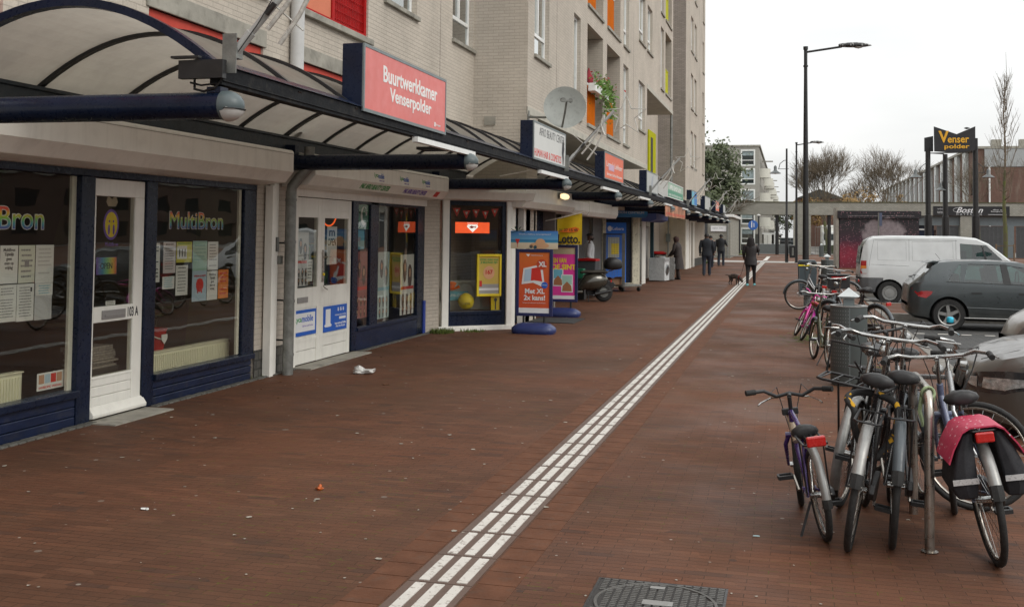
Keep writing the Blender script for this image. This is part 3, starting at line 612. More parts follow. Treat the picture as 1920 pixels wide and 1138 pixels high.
for dy in(-.045,.03): FA.r(m,10.04+dy,10.055+dy,1.035,1.07,-.037,-.034)
m.build('piggy_bank_picture',pr_,T); FA.text('SPAREN & LENEN',9.93,10.15,1.205,1.225,-.0364,pr_,T)
paper('narrow white notice top right in the window right of the door',10.19,10.40,1.27,1.572,pw,8,seed=10)
T=paper('white notice with short bold lines beside the orange sheet',10.185,10.40,.95,1.258,pw,0); FA.text('MultiBron\nTijdelijk\ngeen\neten op\nvrijdag',10.23,10.36,1.05,1.235,-.037,pk,T,align='CENTER')
paper('plain orange notice sheet at the right end of the row',10.414,10.63,.955,1.267,flat('paper_orange',(.75,.22,.02)),6,pm=pr_,seed=12)
paper('white flyer with two pictures, below the yellow one',9.586,9.807,1.03,1.335,pw,7,seed=13,head='uitnodiging')
paper('small white card below the headline flyer right of the door',9.35,9.562,1.105,1.23,pw,5,pm=pcy,seed=14)
T=sheetthing('leaflet','colour leaflet with food pictures propped on the radiator in the left window','leaflet',Fr((XA-.08,0,0),(0,1,0)),7.62,7.96,.345,.49,0,pw); F_=Fr((XA-.08,0,0),(0,1,0))
for i,mm_ in enumerate((psk,plb,pr_,psk)): F_.sheet('picture',7.64+i*.075,7.705+i*.075,.40,.475,.002,.003,mm_,T)
F_.text('AANBIEDING VANDAAG',7.64,7.93,.358,.38,.002,pr_,T)
# stickers on door 103A
T=sheetthing('open_sign','rainbow coloured open sign behind the glass of the cream door','sign',FA,8.29,8.585,1.285,1.44,-.029,ppu)
rh=NT('rainbow_sheet'); sp=rh.n('ShaderNodeSeparateXYZ',{0:rh.tc.outputs['Generated']}); rc=rh.ramp(sp.outputs[1],(0.,(.15,.05,.35)),(.3,(.05,.25,.4)),(.55,(.2,.45,.12)),(.78,(.6,.45,.03)),(.95,(.6,.15,.03))); rh.pbr(Base_Color=rc,Roughness=.5)
FA.sheet('colour_field',8.292,8.583,1.287,1.438,-.0272,-.0265,rh.m,T); FA.text('OPEN',8.345,8.52,1.335,1.39,-.026,pk,T,bold=.01)
T=thing('round_sticker','yellow smiling face sticker with violet ring on the cream door','sticker',(XA,8.49,1.60)); 
for nm,ry,rz,n,mm_ in (('ring',.115,.14,-.029,ppu),('face',.09,.115,-.027,pye)):
    m=MB(); FA.poly(m,[(8.49+ry*math.cos(t*PI/14),1.735+rz*math.sin(t*PI/14)) for t in range(28)],n,n+.0015); m.build(nm,mm_,T)
m=MB()
for dy in (-.03,.03): FA.poly(m,[(8.49+dy+.010*math.cos(t*PI/5),1.765+.013*math.sin(t*PI/5)) for t in range(10)],-.0252,-.0245)
for dy in (-.035,.035): FA.poly(m,[(8.49+dy+.016*math.cos(t*PI/5),1.69+.05*math.sin(t*PI/5)) for t in range(10)],-.0252,-.0245)
m.build('features',ppu,T); FA.text('MultiBron',8.41,8.60,1.54,1.575,-.028,ppu,T)
m=MB(); FA.poly(m,[(8.44,1.90),(8.55,1.90),(8.58,1.94),(8.55,2.0),(8.49,1.97),(8.43,2.0),(8.41,1.94)],-.028,-.026); m.build('chef_hat_picture',flat('beige_print',(.4,.32,.24)),T)
paper('tiny white label above the letterbox of the cream door',8.44,8.58,1.005,1.045,pw,2,n=-.029)
# interior: radiators, bucket, paper stack, tables
def radiator(y0,y1,z0,z1,lab):
    T=thing('radiator',lab,'radiator',(-6.17,(y0+y1)/2,z0)); m=MB(); m.box(-6.2,-6.16,y0,y1,z0,z1); y=y0+.02
    while y<y1-.02: m.box(-6.16,-6.148,y,y+.018,z0+.02,z1-.03); y+=.034
    m.box(-6.22,-6.14,y0,y1,z1,z1+.012); m.build('panel',mat('cream_enamel',(.80,.78,.62),.45,var=.05),T,bevel=.003); m=MB(); m.cyl((-6.18,y0+.05,z0),(-6.18,y0+.05,z0-.25),.01); m.build('feed_pipe',m_steel,T)
radiator(9.2,10.98,.24,.46,'low cream radiator behind the window right of the door'); radiator(5.9,7.6,.26,.50,'low cream radiator behind the left window')
T=thing('bucket','red bucket with white handle standing behind the window','bucket',(-6.19,9.62,.47)); m=MB(); m.lathe([(.10,0),(.13,.2),(.137,.2),(.137,.215),(.12,.215),(.10,.03),(0,.03)],(-6.3,9.70,.47),seg=20); m.build('pail',m_red,T,smooth=40)
m=MB(); m.tube([(-6.3+.13*math.cos(t),9.70+.14*math.sin(t),.66-.08*math.cos(t)) for t in [PI*i/10-PI/2 for i in range(11)]],.006); m.build('handle',m_whitem,T); m=MB(); m.prism([(-.05,.05),(.05,.05),(.05,-.0),(0,-.05),(-.05,0)],(-6.168,9.69,.58),(0,1,0),(0,0,1),(.004,0,0)); m.build('badge',pw,T)
T=thing('table','low white table inside the first shop','table',(-7.5,9.8,0)); m=MB(); m.box(-8.2,-6.9,9.2,10.9,.72,.75); m.build('tabletop',mat('table_dark',(.12,.09,.06),.5),T)
for x,y in((-8.1,9.3),(-7,9.3),(-8.1,10.8),(-7,10.8)): m=MB(); m.box(x-.02,x+.02,y-.02,y+.02,.013,.72); m.build('leg',m_steel,T)
for k,(x,y,lab) in enumerate(((-7.3,6.9,'dark wooden cupboard inside behind the left shop window'),(-8.4,8.6,'dark wooden cupboard standing in the shop behind the glazed door'))):
    T=thing('cupboard',lab,'cupboard',(x,y,0)); m=MB(); m.box(x-.25,x+.25,y-.5,y+.5,.013,1.15+.4*k); m.build('carcass',mat('dark_wood',(.06,.03,.018),.5),T,bevel=.01)
    for i in(0,1):
        m=MB(); m.box(x+.25,x+.262,y-.48+.49*i,y-.01+.49*i,.06,1.1+.4*k); m.build('door',mat('dark_wood2',(.07,.035,.02),.5),T,bevel=.005)
T=thing('paper_stack','stack of newspapers just inside the cream door','newspapers',(-6.3,8.6,.0)); m=MB()
m.box(-6.45,-6.12,8.38,8.86,.013,.42)
m.build('crate',m_dark,T); m=MB()
for i in range(9): q=rnd.uniform(-.02,.02); m.box(-6.4+q,-6.14+q,8.45+q*2,8.84+q,.42+i*.022,.438+i*.022)
m.build('sheets',mat('newsprint',(.28,.25,.22),.8,var=.3,sc=30),T)
# --- shop 2 posters ---
def hair_poster(lab,y0,y1,z0,z1,bg,hm,seed,n=-.039,band=pr_):
    T=sheetthing('hair_poster',lab,'poster',FA,y0,y1,z0,z1,n,bg,group='hair posters in the beauty shop window'); r=random.Random(seed); w=y1-y0;h=z1-z0
    hb=MB();fb=MB()
    def head(cu_,cv,s):
        FA.poly(hb,[(cu_+s*.62*math.cos(t*PI/8)*(1+.1*r.random()),cv+s*(1. if math.sin(t*PI/8)>0 else 1.7)*math.sin(t*PI/8)) for t in range(16)],n+.002,n+.003)
        FA.poly(fb,[(cu_+s*.32*math.cos(t*PI/6),cv+s*.05+s*.5*math.sin(t*PI/6)) for t in range(12)],n+.0032,n+.0038)
    head(y0+.32*w,z0+.78*h,w*.22); head(y0+.7*w,z0+.68*h,w*.24)
    for i in range(3): head(y0+(.2+.3*i)*w,z0+.27*h,w*.13)
    for i in range(3): head(y0+(.2+.3*i)*w,z0+.10*h,w*.11)
    hb.build('hair_print',hm,T); fb.build('face_print',psk,T); FA.sheet('band',y0+.02*w,y1-.02*w,z0+.42*h,z0+.47*h,n+.002,n+.003,band,T); return T
hair_poster('wine red poster with two long haired women beside the cream doors',14.19,14.64,.45,1.41,flat('poster_wine',(.32,.10,.10)),pdk,1)
hair_poster('pale blue hair poster in the middle of the beauty shop window',15.05,15.53,.385,1.39,flat('poster_blue',(.42,.55,.58)),flat('hair_teal',(.08,.12,.14)),2,band=pcy)
hair_poster('white and red hair poster at the right side of the beauty shop window',16.02,16.64,.37,1.335,pw,pdk,3)
hair_poster('hair poster behind the glass of the left cream door leaf',12.28,12.62,1.0,1.68,flat('poster_grey',(.5,.5,.52)),pk,4,n=-.025)
T=paper('white opening hours sheet on the left cream door leaf',12.57,12.74,1.05,1.33,pw,6,n=-.022); 
T=paper('black and white drawing poster with the word open on the right cream door leaf',13.18,13.5,1.25,1.76,pw,0,n=-.025); FA.text('OPEN',13.2,13.47,1.50,1.60,-.022,pk,T,bold=.02); FA.text('m',13.24,13.43,1.63,1.71,-.022,pk,T,bold=.03)
T=sheetthing('flag','green flag with white crescent and star hanging in the beauty shop window','flag',FA,14.27,14.66,1.73,2.10,-.038,flat('flag_green',(.0,.13,.06)))
FA.sheet('white_band',14.175,14.27,1.73,2.10,-.038,-.0365,pw,T)
cx_,cz_,r1=14.47,1.92,.12; cres=[(cx_+r1*math.cos(t),cz_+r1*1.15*math.sin(t)) for t in [R(40+28*i/2.8*1.0) for i in range(29)]]
cres+= [(cx_+.045+.1*math.cos(t),cz_+.02+.115*math.sin(t)) for t in [R(310-i*10) for i in range(1,25)]]
m=MB(); FA.poly(m,cres,-.0362,-.0352); FA.poly(m,[(14.56+ (.045 if i%2==0 else .018)*math.cos(R(90+36*i)),1.96+(.05 if i%2==0 else .02)*math.sin(R(90+36*i))) for i in range(10)],-.0362,-.0352); m.build('crescent_and_star',pw,T)
T=sheetthing('poster','small light blue poster hanging below the green flag','poster',FA,14.19,14.5,1.44,1.72,-.039,pcy)
FA.text('KOSTUUM VERKOOP',15.0,15.1,1.45,2.0,-.036,flat('greyletter',(.3,.3,.28)),bld,name='vertical_lettering')
Fv=Fr((-7.0,15.6,1.95),(0,1,0)); T=thing('neon_sign','small glowing neon sign inside the beauty shop','sign',(-7,15.6,1.9)); Fv.text('CE',0,.35,0,.16,0,emis('neon_green',(.4,.7,.05),1.2),T); m=MB(); m.tube([(-7.0,15.5+.28*math.cos(t),1.98+.2*math.sin(t)) for t in [R(180+i*15) for i in range(13)]],.012); m.build('neon_tube',emis('neon_red',(.9,.12,.02),1.2),T)
T=thing('display_shelf','shelves with boxed goods inside the beauty shop','shelf',(-7.6,15.5,0)); m=MB()
for z in (.4,.8,1.2,1.6): m.box(-7.9,-7.4,14.3,16.9,z,z+.03)
m.box(-7.93,-7.9,14.3,16.9,.013,2); m.build('frame',m_grey,T)
cols=[mat('goods%d'%i,c,.5) for i,c in enumerate(((.5,.3,.03),(.35,.05,.04),(.1,.2,.35),(.4,.38,.34),(.06,.25,.1)))]
for i in range(5):
    m=MB()
    for j in range(14):
        y=14.35+rnd.random()*2.4; z=rnd.choice((.43,.83,1.23)); m.box(-7.7,-7.5,y,y+.1,z,z+.12+.15*rnd.random())
    m.build('goods',cols[i],T)
# --- third shop: angled window ---
F3=Fr((-5.81,17.44,0),(1.033,.951,0))
f=MB(); F3.r(f,.045,.17,.0,2.27,-.03,.03); F3.r(f,1.29,1.40,.0,2.27,-.03,.03); F3.r(f,-.02,1.405,.0,.085,-.03,.045); f_=f.build('shutter_guide',m_white,bld,bevel=.006,label='white frame round the angled lottery shop window')
f=MB(); F3.r(f,.17,.215,.085,2.25,-.08,-.01); F3.r(f,1.215,1.29,.085,2.25,-.08,-.01); F3.r(f,.215,1.215,2.17,2.25,-.08,-.01); F3.r(f,.215,1.215,.27,.335,-.08,.0); F3.r(f,.215,1.215,.085,.27,-.07,-.015)
s3=f.build('shop_window',m_navy,bld,bevel=.005,label='navy angled corner window of the lottery shop'); F3.sheet('pane',.215,1.215,.335,2.17,-.045,-.041,m_glass,s3)
m=MB(); prof=[(.0,2.25),(.30,2.27),(.38,2.40),(.38,2.44),(0,2.44)]
m.prism([(p[0],p[1]) for p in prof],F3.p(-.05,0,-.05),F3.N,F3.V,F3.U*1.75); m.build('shutter_box',m_white,bld,bevel=.006)
m=MB(); m.prism([(0,2.16),(.30,2.16),(.38,2.27),(.38,2.55),(.0,2.55)],(XB-.02,18.35,0),(1,0,0),(0,0,1),(0,4.45,0)); sb3=m.build('shutter_box',m_white,bld,bevel=.008)
m=MB(); m.prism([(0,2.14),(.30,2.14),(.36,2.22),(.36,2.42),(.0,2.42)],(XB-.02,22.85,0),(1,0,0),(0,0,1),(0,1.75,0)); m.build('shutter_box',m_white,bld,bevel=.008)
m=MB(); m.prism([(0,2.12),(.30,2.12),(.36,2.22),(.36,2.46),(.0,2.46)],(XB-.02,24.65,0),(1,0,0),(0,0,1),(0,4.3,0)); m.build('shutter_box',m_white,bld,bevel=.008)
T=thing('wall_lamp','lit bulkhead lamp on the cream shutter box by the lottery shop','lamp',(-4.42,21.2,2.42)); m=MB(); m.box(-4.485,-4.45,20.95,21.5,2.40,2.52); m.build('bracket',m_zinc,T); m=MB(); m.lathe([(0,-.26),(.05,-.24),(.06,-.1),(.06,.1),(.05,.24),(0,.26)],(-4.41,21.2,2.45),axis='y',seg=12); m.build('lit_cover',emis('lamp_glow',(1.,.72,.38),1.5),T,smooth=50)
# fill: angled corner sides, brick infill below and behind
m=MB(); m.add([(-5.95,17.05,0),(-5.81,17.44,0),(-5.81,17.44,2.3),(-5.95,17.05,2.3)],[(0,1,2,3)]); m.add([(-5.95,17.06,2.5),(XB,19.8,2.5),(XB,19.8,2.53),(-5.95,17.06,2.53)],[(0,1,2,3)]); m.build('brick_infill',m_paint,bld)
r=MB(); r.box(-9,-8.9,17.1,23,0,2.5); r.box(-9,-5.0,23,23.1,0,2.5); r.box(-9,-6.0,17.06,17.1,0,2.5); r.box(-9,-5.0,17.1,23,2.45,2.5); r.build('shop_room',mat('lottery_wall',(.22,.2,.18),.8,var=.3,sc=1),bld)
T=sheetthing('lottery_sign','glowing orange sign with a fish emblem in the angled lottery window','sign',F3,.305,.97,1.69,1.88,-.035,emis('orange_glow',(.85,.10,.02),.75))
m=MB(); F3.poly(m,[(.545,1.84),(.73,1.84),(.745,1.80),(.64,1.705),(.53,1.80)],-.033,-.032); m.build('emblem',emis('white_glow',(.9,.88,.8),.8),T); m=MB(); F3.poly(m,[(.57,1.795),(.62,1.82),(.67,1.80),(.70,1.82),(.70,1.775),(.67,1.79),(.62,1.77)],-.0315,-.0308); m.build('fish',pr_,T); F3.text('Staatsloterij',.54,.74,1.85,1.872,-.033,emis('white_glow',(1,1,1),1),T)
for i in range(5):
    u=.27+i*.185; v=2.10-.02*(i%2)+ (.02 if i in(0,4) else 0)
    T=thing('pennant','small red pennant, %s of the string in the angled lottery window'%('first','second','third','fourth','fifth')[i],'pennant',F3.p(u,v,-.06),'red pennants on a string'); m=MB(); F3.poly(m,[(u,v),(u+.15,v+.01),(u+.075,v-.15)],-.062,-.060); m.build('cloth',pr_,T); m=MB(); F3.poly(m,[(u+.045,v-.02),(u+.105,v-.02),(u+.075,v-.075)],-.0595,-.059); m.build('emblem',pw,T)
T=thing('framed_poster','yellow framed jackpot poster with the number 167 in the angled window','poster',F3.p(.96,.59,-.03))
m=MB(); F3.r(m,.724,.765,.585,1.325,-.035,.0); F3.r(m,1.165,1.205,.585,1.325,-.035,.0); F3.r(m,.765,1.165,.585,.63,-.035,0); F3.r(m,.765,1.165,1.28,1.325,-.035,0); m.build('frame',pye,T,bevel=.008)
F3.sheet('print_field',.765,1.165,.63,1.28,-.034,-.025,flat('poster_sand',(.62,.45,.10)),T); F3.sheet('lower_field',.765,1.165,.63,.80,-.0245,-.0235,flat('poster_grey2',(.35,.34,.32)),T); F3.sheet('white_field',.765,1.165,.69,.73,-.023,-.022,pw,T)
F3.text('VOOR 2 EURO KAN\nJE MILJONAIR ZIJN',.785,1.145,1.15,1.245,-.0245,pgn,T,bold=.025,align='CENTER')
m=MB(); F3.poly(m,[(.965+.11*math.cos(t*PI/12),1.0+.115*math.sin(t*PI/12)) for t in range(24)],-.0245,-.022); m.build('ball_picture',flat('peach',(.75,.40,.22)),T); F3.text('167',.90,1.04,.97,1.05,-.0215,pr_,T,bold=.03); F3.sheet('red_mark',.78,.83,.76,.86,-.022,-.021,pr_,T)
m=MB(); m.tube([F3.p(.66,.48,-.2)],.1); T=thing('balloon','yellow balloon lying inside the angled lottery window','balloon',F3.p(.62,.34,-.22)); m=MB(); m.lathe([(0,-.145),(.07,-.128),(.122,-.08),(.145,0),(.135,.06),(.09,.115),(.03,.145),(0,.15)],F3.p(.62,.49,-.22),seg=20); m.build('skin',pye,T,smooth=60); F3.text('ROYAL',.53,.64,.44,.48,-.078,pk,T,shear=-.3)
T=sheetthing('banner','blue and white banner behind the yellow balloon','banner',F3,.22,.75,.50,.66,-.40,pcy); F3.text('STAATSLOTERIJ',.23,.74,.555,.61,-.398,pw,T,bold=.02)
T=sheetthing('back_board','white display panel behind the yellow balloon in the angled window','board',F3,.2,1.2,.33,.85,-.46,flat('panel_white',(.45,.46,.44)))
T=thing('lampion','orange tissue decoration at the left of the angled lottery window','decoration',F3.p(.33,.72,-.2)); m=MB()
for i in range(26):
    a=rnd.random()*6.3;b=rnd.random()*1.5; c=F3.p(.34,.70,-.2); d=Vector((math.cos(a)*math.sin(b),math.sin(a)*math.sin(b),math.cos(b)))*.14; e=d.orthogonal().normalized()*.035; m.add([c-e*.4,c+e*.4,c+d+e,c+d-e],[(0,1,2,3)])
m.build('tissue',por,T)
T=sheetthing('poster','yellow poster with a black microphone in the lower right of the angled window','poster',F3,1.03,1.20,.34,.58,-.06,pye); m=MB(); F3.poly(m,[(1.12+.03*math.cos(t*PI/6),.52+.035*math.sin(t*PI/6)) for t in range(12)],-.058,-.056); F3.r(m,1.108,1.132,.35,.49,-.058,-.056); m.build('microphone_picture',pk,T)
# --- shops beyond: Y 18.4 .. 53 on plane XB ---
def vb(mb,y0,y1,z0,z1,n0=-.1,n1=0.): FB.r(mb,y0,y1,z0,z1,n0,n1)
f=MB(); vb(f,18.42,18.9,0,2.16,-.1,.03); vb(f,19.65,20.15,0,2.16,-.12,.0); vb(f,20.45,20.6,0,2.16,-.12,0.)
f.build('shop_frame',m_whitem,bld,bevel=.006)
f=MB(); vb(f,18.9,19.65,.0,2.16,-.3,-.14); vb(f,20.15,24.2,0,2.16,-.5,-.4); f.build('dark_entrance',m_navy,bld)
# recessed middle stretch and second angled front
FR=Fr((-5.8,0,0),(0,1,0))
def vr(mb,y0,y1,z0,z1,n0=-.1,n1=0.): FR.r(mb,y0,y1,z0,z1,n0,n1)
f=MB(); vr(f,28.0,28.15,0,2.2,-.12,0.); vr(f,29.8,29.9,0,2.2,-.12,0.); vr(f,28.15,29.8,2.05,2.2,-.12,0); vr(f,28.15,29.8,.0,1.05,-.1,-.03); vr(f,28.15,28.3,1.05,2.05,-.1,-.03); vr(f,29.0,29.1,1.05,2.05,-.1,-.03); vr(f,29.65,29.8,1.05,2.05,-.1,-.03)
o=f.build('shop_door',m_whitem,bld,bevel=.006); g=MB(); vr(g,28.3,29.65,1.05,2.05,-.07,-.065); g.build('pane',m_glass2,o)
def shutter(y0,y1,z0,z1,n=-.08,m=None,F=FB,nm='roller_shutter'):
    q=MB(); z=z0
    while z<z1: F.r(q,y0,y1,z+.004,min(z+.076,z1),n-.02,n); z+=.08
    F.r(q,y0,y1,z0,z1,n-.04,n-.012); return q.build(nm,m or m_zinc,bld)
shutter(29.95,32.1,0,2.2,-.1,mat('dark_shutter',(.05,.052,.05),.5,dirt=.3),F=FR); shutter(32.25,33.85,0,2.2,-.02,mat('grey_shutter',(.17,.17,.16),.6,.2,dirt=.3),F=FR); shutter(24.2,27.9,0,2.2,-.3,mat('dark_shutter',(0,0,0)),F=FR)
m=MB(); m.add([(-6.2,24.1,0),(-6.2,34.1,0),(-6.2,34.1,2.6),(-6.2,24.1,2.6)],[(0,1,2,3)]); m.box(-6.19,-5.0,24.0,34.2,2.46,2.6); m.build('brick_infill',m_paint,bld)
m=MB(); m.prism([(0,2.2),(.30,2.2),(.42,2.28),(.42,2.46),(.0,2.46)],(-5.8,24.3,0),(1,0,0),(0,0,1),(0,3.4,0)); m.prism([(0,2.2),(.30,2.2),(.40,2.27),(.40,2.455),(.0,2.455)],(-5.8,27.75,0),(1,0,0),(0,0,1),(0,5.5,0)); m.build('shutter_box',m_white,bld,bevel=.008)
F4=Fr((-5.78,34.0,0),(.98,.98,0)); m_oldc=mat('old_cream',(.55,.52,.40),.55,var=.1,dirt=.6)
f=MB(); F4.r(f,-.06,.08,0,2.3,-.1,.02); F4.r(f,1.13,1.36,0,2.3,-.12,.03); F4.r(f,.08,1.13,.0,.12,-.1,.02); FB.r(f,35.02,35.9,0,2.3,-.2,-.0); f.build('shop_frame',m_oldc,bld,bevel=.006,label='peeling cream shop frame')
f=MB(); F4.r(f,.08,1.13,.12,2.25,-.12,-.05); f.build('shop_window',m_navy,bld)
T=sheetthing('advert_panel','tall blue phone shop panel behind the wire trolley','advert',F4,.09,.90,.14,2.08,-.04,flat('bright_blue',(.01,.14,.60)),t=.03)
m=MB(); F4.poly(m,[(.24+.085*math.cos(t*PI/10),1.88+.085*math.sin(t*PI/10)) for t in range(20)],-.009,-.006); m.build('round_logo',pw,T); F4.text('Lebara',.35,.80,1.83,1.93,-.009,pw,T,bold=.01); F4.sheet('white_field',.17,.62,.95,1.60,-.009,-.007,flat('mesh_white',(.42,.44,.4)),T); F4.sheet('yellow_field',.30,.60,1.05,1.4,-.006,-.005,pye,T)
F4.sheet('white_field',.17,.66,.60,.85,-.009,-.007,pw,T); F4.text('GRATIS',.26,.62,.68,.76,-.006,pbl,T)
m=MB(); m.prism([(0,2.25),(.30,2.25),(.38,2.32),(.38,2.48),(0,2.48)],F4.p(-.15,0,-.1),F4.N,F4.V,F4.U*1.7); m.build('shutter_box',flat('blue_box',(.03,.20,.48)),bld,bevel=.006); F4.text('TELEFOON CENTRUM',.0,1.4,2.37,2.44,.281,pw,bld,name='shop_lettering')
m=MB(); m.prism([(0,2.15),(.30,2.15),(.5,2.22),(.5,2.42),(0,2.42)],(XB,36.3,0),(1,0,0),(0,0,1),(0,3.6,0)); m.build('shutter_box',flat('violet_box',(.07,.10,.30)),bld)
shutter(36.5,37.4,0,2.15,.0,m_white,nm='stacked_blind'); f=MB(); vb(f,37.5,39.4,0,2.15,-.6,-.5); vb(f,39.4,39.6,0,2.15,-.1,.02); f.build('shop_frame',mat('teal_dark',(.01,.035,.045),.5),bld)
shutter(39.6,42.0,0,2.0,-.5,mat('steel_shutter',(.27,.27,.25),.5,.4,dirt=.3)); f=MB(); vb(f,39.6,42.2,2.0,2.35,-.7,-.3); vb(f,42.0,42.5,0,2.0,-.62,-.5); f.build('shutter_box',m_conc,bld)
m=MB(); m.add([(-6.3,42.5,0),(-6.3,46.12,0),(-6.3,46.12,2.5),(-6.3,42.5,2.5)],[(0,1,2,3)]); m.build('brick_infill',m_paint,bld)
m=MB(); m.box(-5.95,-5.75,53.45,53.59,1.35,1.75); m.cyl((-5.85,53.5,.2),(-5.85,53.5,3.),.03,seg=8); m.build('meter_box',m_grey,bld)
f=MB(); FC=Fr((XC,0,0),(0,1,0)); FC.r(f,53.62,55.2,0,2.5,0,.05); FC.r(f,55.5,55.9,0,2.5,.0,.1); FC.r(f,57.75,58.3,0,2.4,-.05,.06); f.build('shop_frame',m_white,bld,bevel=.006); f=MB(); FC.r(f,56.6,57.7,.05,2.35,-.25,-.2); f.build('door',m_dark,bld)
m=MB(); FC.r(m,58.4,66.1,0,.42,.002,.03); m.build('plinth',m_plinth,bld); 
for a,b,c in((11.17,12.06,.32),(17.05,17.38,.5)): m=MB(); FA.r(m,a,b,0,c,.002,.012); m.build('plinth',m_plinth,bld)
# ================= CANOPY =================
can=thing('canopy','long barrel vaulted canopy of translucent panels on navy tubes','canopy',(-3.6,6.25,2.5))
def arcz(x): return 3.24-.349*(x+4.80)**2
xs=[-3.58-i*(5.92-3.58)/22 for i in range(23)]
cm=NT('canopy_sheet'); n1=cm.noise(1.2,5); n2=cm.noise(5,6,rough=.7); col=cm.mix(1.,cm.ramp(n1,(.3,(.40,.375,.325)),(.7,(.47,.44,.38))),cm.ramp(n2,(.35,.90),(.6,1.)),'MULTIPLY')
df=cm.n('ShaderNodeBsdfDiffuse',{'Color':col}); tr=cm.n('ShaderNodeBsdfTranslucent',{'Color':cm.mix(1.,col,(1.,1.,1.),'MULTIPLY')}); gl=cm.n('ShaderNodeBsdfGlossy',{'Roughness':.12}); a=cm.n('ShaderNodeMixShader',{0:.66}); cm.l(df.outputs[0],a.inputs[1]); cm.l(tr.outputs[0],a.inputs[2])
b=cm.n('ShaderNodeMixShader',{0:.07}); cm.l(a.outputs[0],b.inputs[1]); cm.l(gl.outputs[0],b.inputs[2]); cm.l(b.outputs[0],cm.out.inputs[0])
YE=65.9; SP=5.42
tops=[6.25]; 
for k in range(11):
    y0=6.25+k*SP; m=MB(); y1=y0+SP
    for i in range(22):
        x0,x1=xs[i],xs[i+1]; 
        for z_ in (0,):
            v=[(x0,y0+.01,arcz(x0)+z_),(x1,y0+.01,arcz(x1)+z_),(x1,y1-.01,arcz(x1)+z_),(x0,y1-.01,arcz(x0)+z_)]; m.add(v,[(3,2,1,0)])
    m.build('vault_panel',cm.m,can,smooth=30)
for i in range(56):
    y=6.25+i*SP/5
    if y>YE+.1: break
    w=.05 if i%5 else .075
    m=MB(); r_=[]
    for x in xs:
        z=arcz(x); nx,nz=2*.349*(x+4.8),1.; l=math.hypot(nx,nz); nx/=l;nz/=l; r_.append([(x+nx*(.03),y-w/2,z+nz*.03),(x+nx*.03,y+w/2,z+nz*.03),(x-nx*.028,y+w/2,z-nz*.028),(x-nx*.028,y-w/2,z-nz*.028)])
    m.rings(r_); m.build('rib',m_navy if i==0 else m_black,can,smooth=40)
m=MB(); m.box(-3.66,-3.57,6.2,YE,2.64,2.765); m.box(-3.569,-3.56,6.2,YE,2.665,2.673); m.build('front_beam',mat('beam_black',(.009,.010,.012),.65,var=.3,dirt=.3,spec=.15),can,bevel=.006); m=MB(); m.prism([(-3.70,2.767),(-3.55,2.767),(-3.58,2.785),(-3.70,2.84)],(0,6.2,0),(1,0,0),(0,0,1),(0,YE-6.2,0)); m.build('gutter_edge',m_navy,can,bevel=.004)
for k in range(11): m=MB(); m.box(-3.60,-3.54,9.9+k*SP,11.9+k*SP,2.586,2.638); m.build('light_strip',m_wframe,can)
m=MB(); m.box(-5.93,-5.83,6.2,19.0,2.66,2.80); m.box(-5.95,-5.80,6.2,19.0,2.80,2.83); m.box(-5.0,-4.86,20.75,YE,2.6,2.72); m.build('rear_beam',mat('grey_navy',(.022,.032,.042),.5,var=.3,dirt=.3),can,bevel=.005)
m_lens=mat('lamp_lens',(.55,.55,.53),.35,var=.1); m_hood=mat('lamp_hood',(.085,.11,.115),.4,var=.08,dirt=.1)
for k in range(12):
    y=6.25+k*SP; xe=-3.56; t=MB(); t.cyl((-5.93 if k<3 else -5.0,y,2.51),(xe,y,2.51),.091,seg=28)
    t.box(-3.68,-3.58,y-.05,y+.05,2.59,2.63); t.box(-5.85,-5.70,y-.05,y+.05,2.58,2.72); o=t.build('support_tube',m_navy,can,smooth=35)
    h=MB(); rs=[]
    for i in range(0,9):
        th=R(i*11.25)
        rs.append((.098*math.cos(th),xe+.0+.12*math.sin(th)))
    h.lathe([(.0975,xe-.02)]+[(max(r_,0.0001),x_) for r_,x_ in rs],(0,y,2.51),axis='x',seg=24)
    hd=h.build('lamp_hood',m_hood,o,smooth=60)
    l=MB(); vs=[]
    # lens bulges out of the lower outer quarter
    nU,nV=10,8
    for a_ in range(nU+1):
        for b_ in range(nV+1):
            th=R(-88+a_*70/nU*1.0) ; ph=R(-68+b_*136/nV)
            vs.append((xe+.126*math.cos(th)*math.cos(ph),y+.102*math.sin(ph),2.505+.102*math.sin(th)*math.cos(ph)))
    fs=[(a_*(nV+1)+b_,a_*(nV+1)+b_+1,(a_+1)*(nV+1)+b_+1,(a_+1)*(nV+1)+b_) for a_ in range(nU) for b_ in range(nV)]
    l.add(vs,fs); l.build('lamp_lens',m_lens,o,smooth=60)
    hb=MB(); hb.tube([(xe+.132*math.cos(R(-18))*math.cos(ph),y+.107*math.sin(ph),2.485) for ph in [R(-75+i*15) for i in range(11)]],.004,6); hb.build('lens_rim',m_black,o)
m=MB(); m.tube([(-3.75,6.3,2.85),(-3.8,6.25,2.72),(-3.78,6.22,2.62),(-3.7,6.2,2.60),(-3.62,6.2,2.62),(-3.55,6.2,2.7)],.009); m.tube([(-3.8,6.2,2.66),(-3.72,6.2,2.64),(-3.6,6.2,2.65)],.007); m.box(-3.86,-3.54,6.15,6.2,2.68,2.80); m.box(-3.9,-3.7,6.12,6.17,2.81,2.825); m.build('cable',m_black,can)
m=MB(); m.box(-3.95,-3.62,11.0,11.3,2.6,2.63); m.build('junction',m_black,can)
m=MB(); m.tube([(-4.6,16.9,2.63),(-4.2,16.5,2.66),(-3.9,16.8,2.75),(-3.6,17.3,2.7)],.012,6); m.tube([(-3.7,17.1,2.6),(-3.9,17.2,2.45),(-3.72,17.1,2.62)],.01,6); m.build('cable',m_whitem,can)
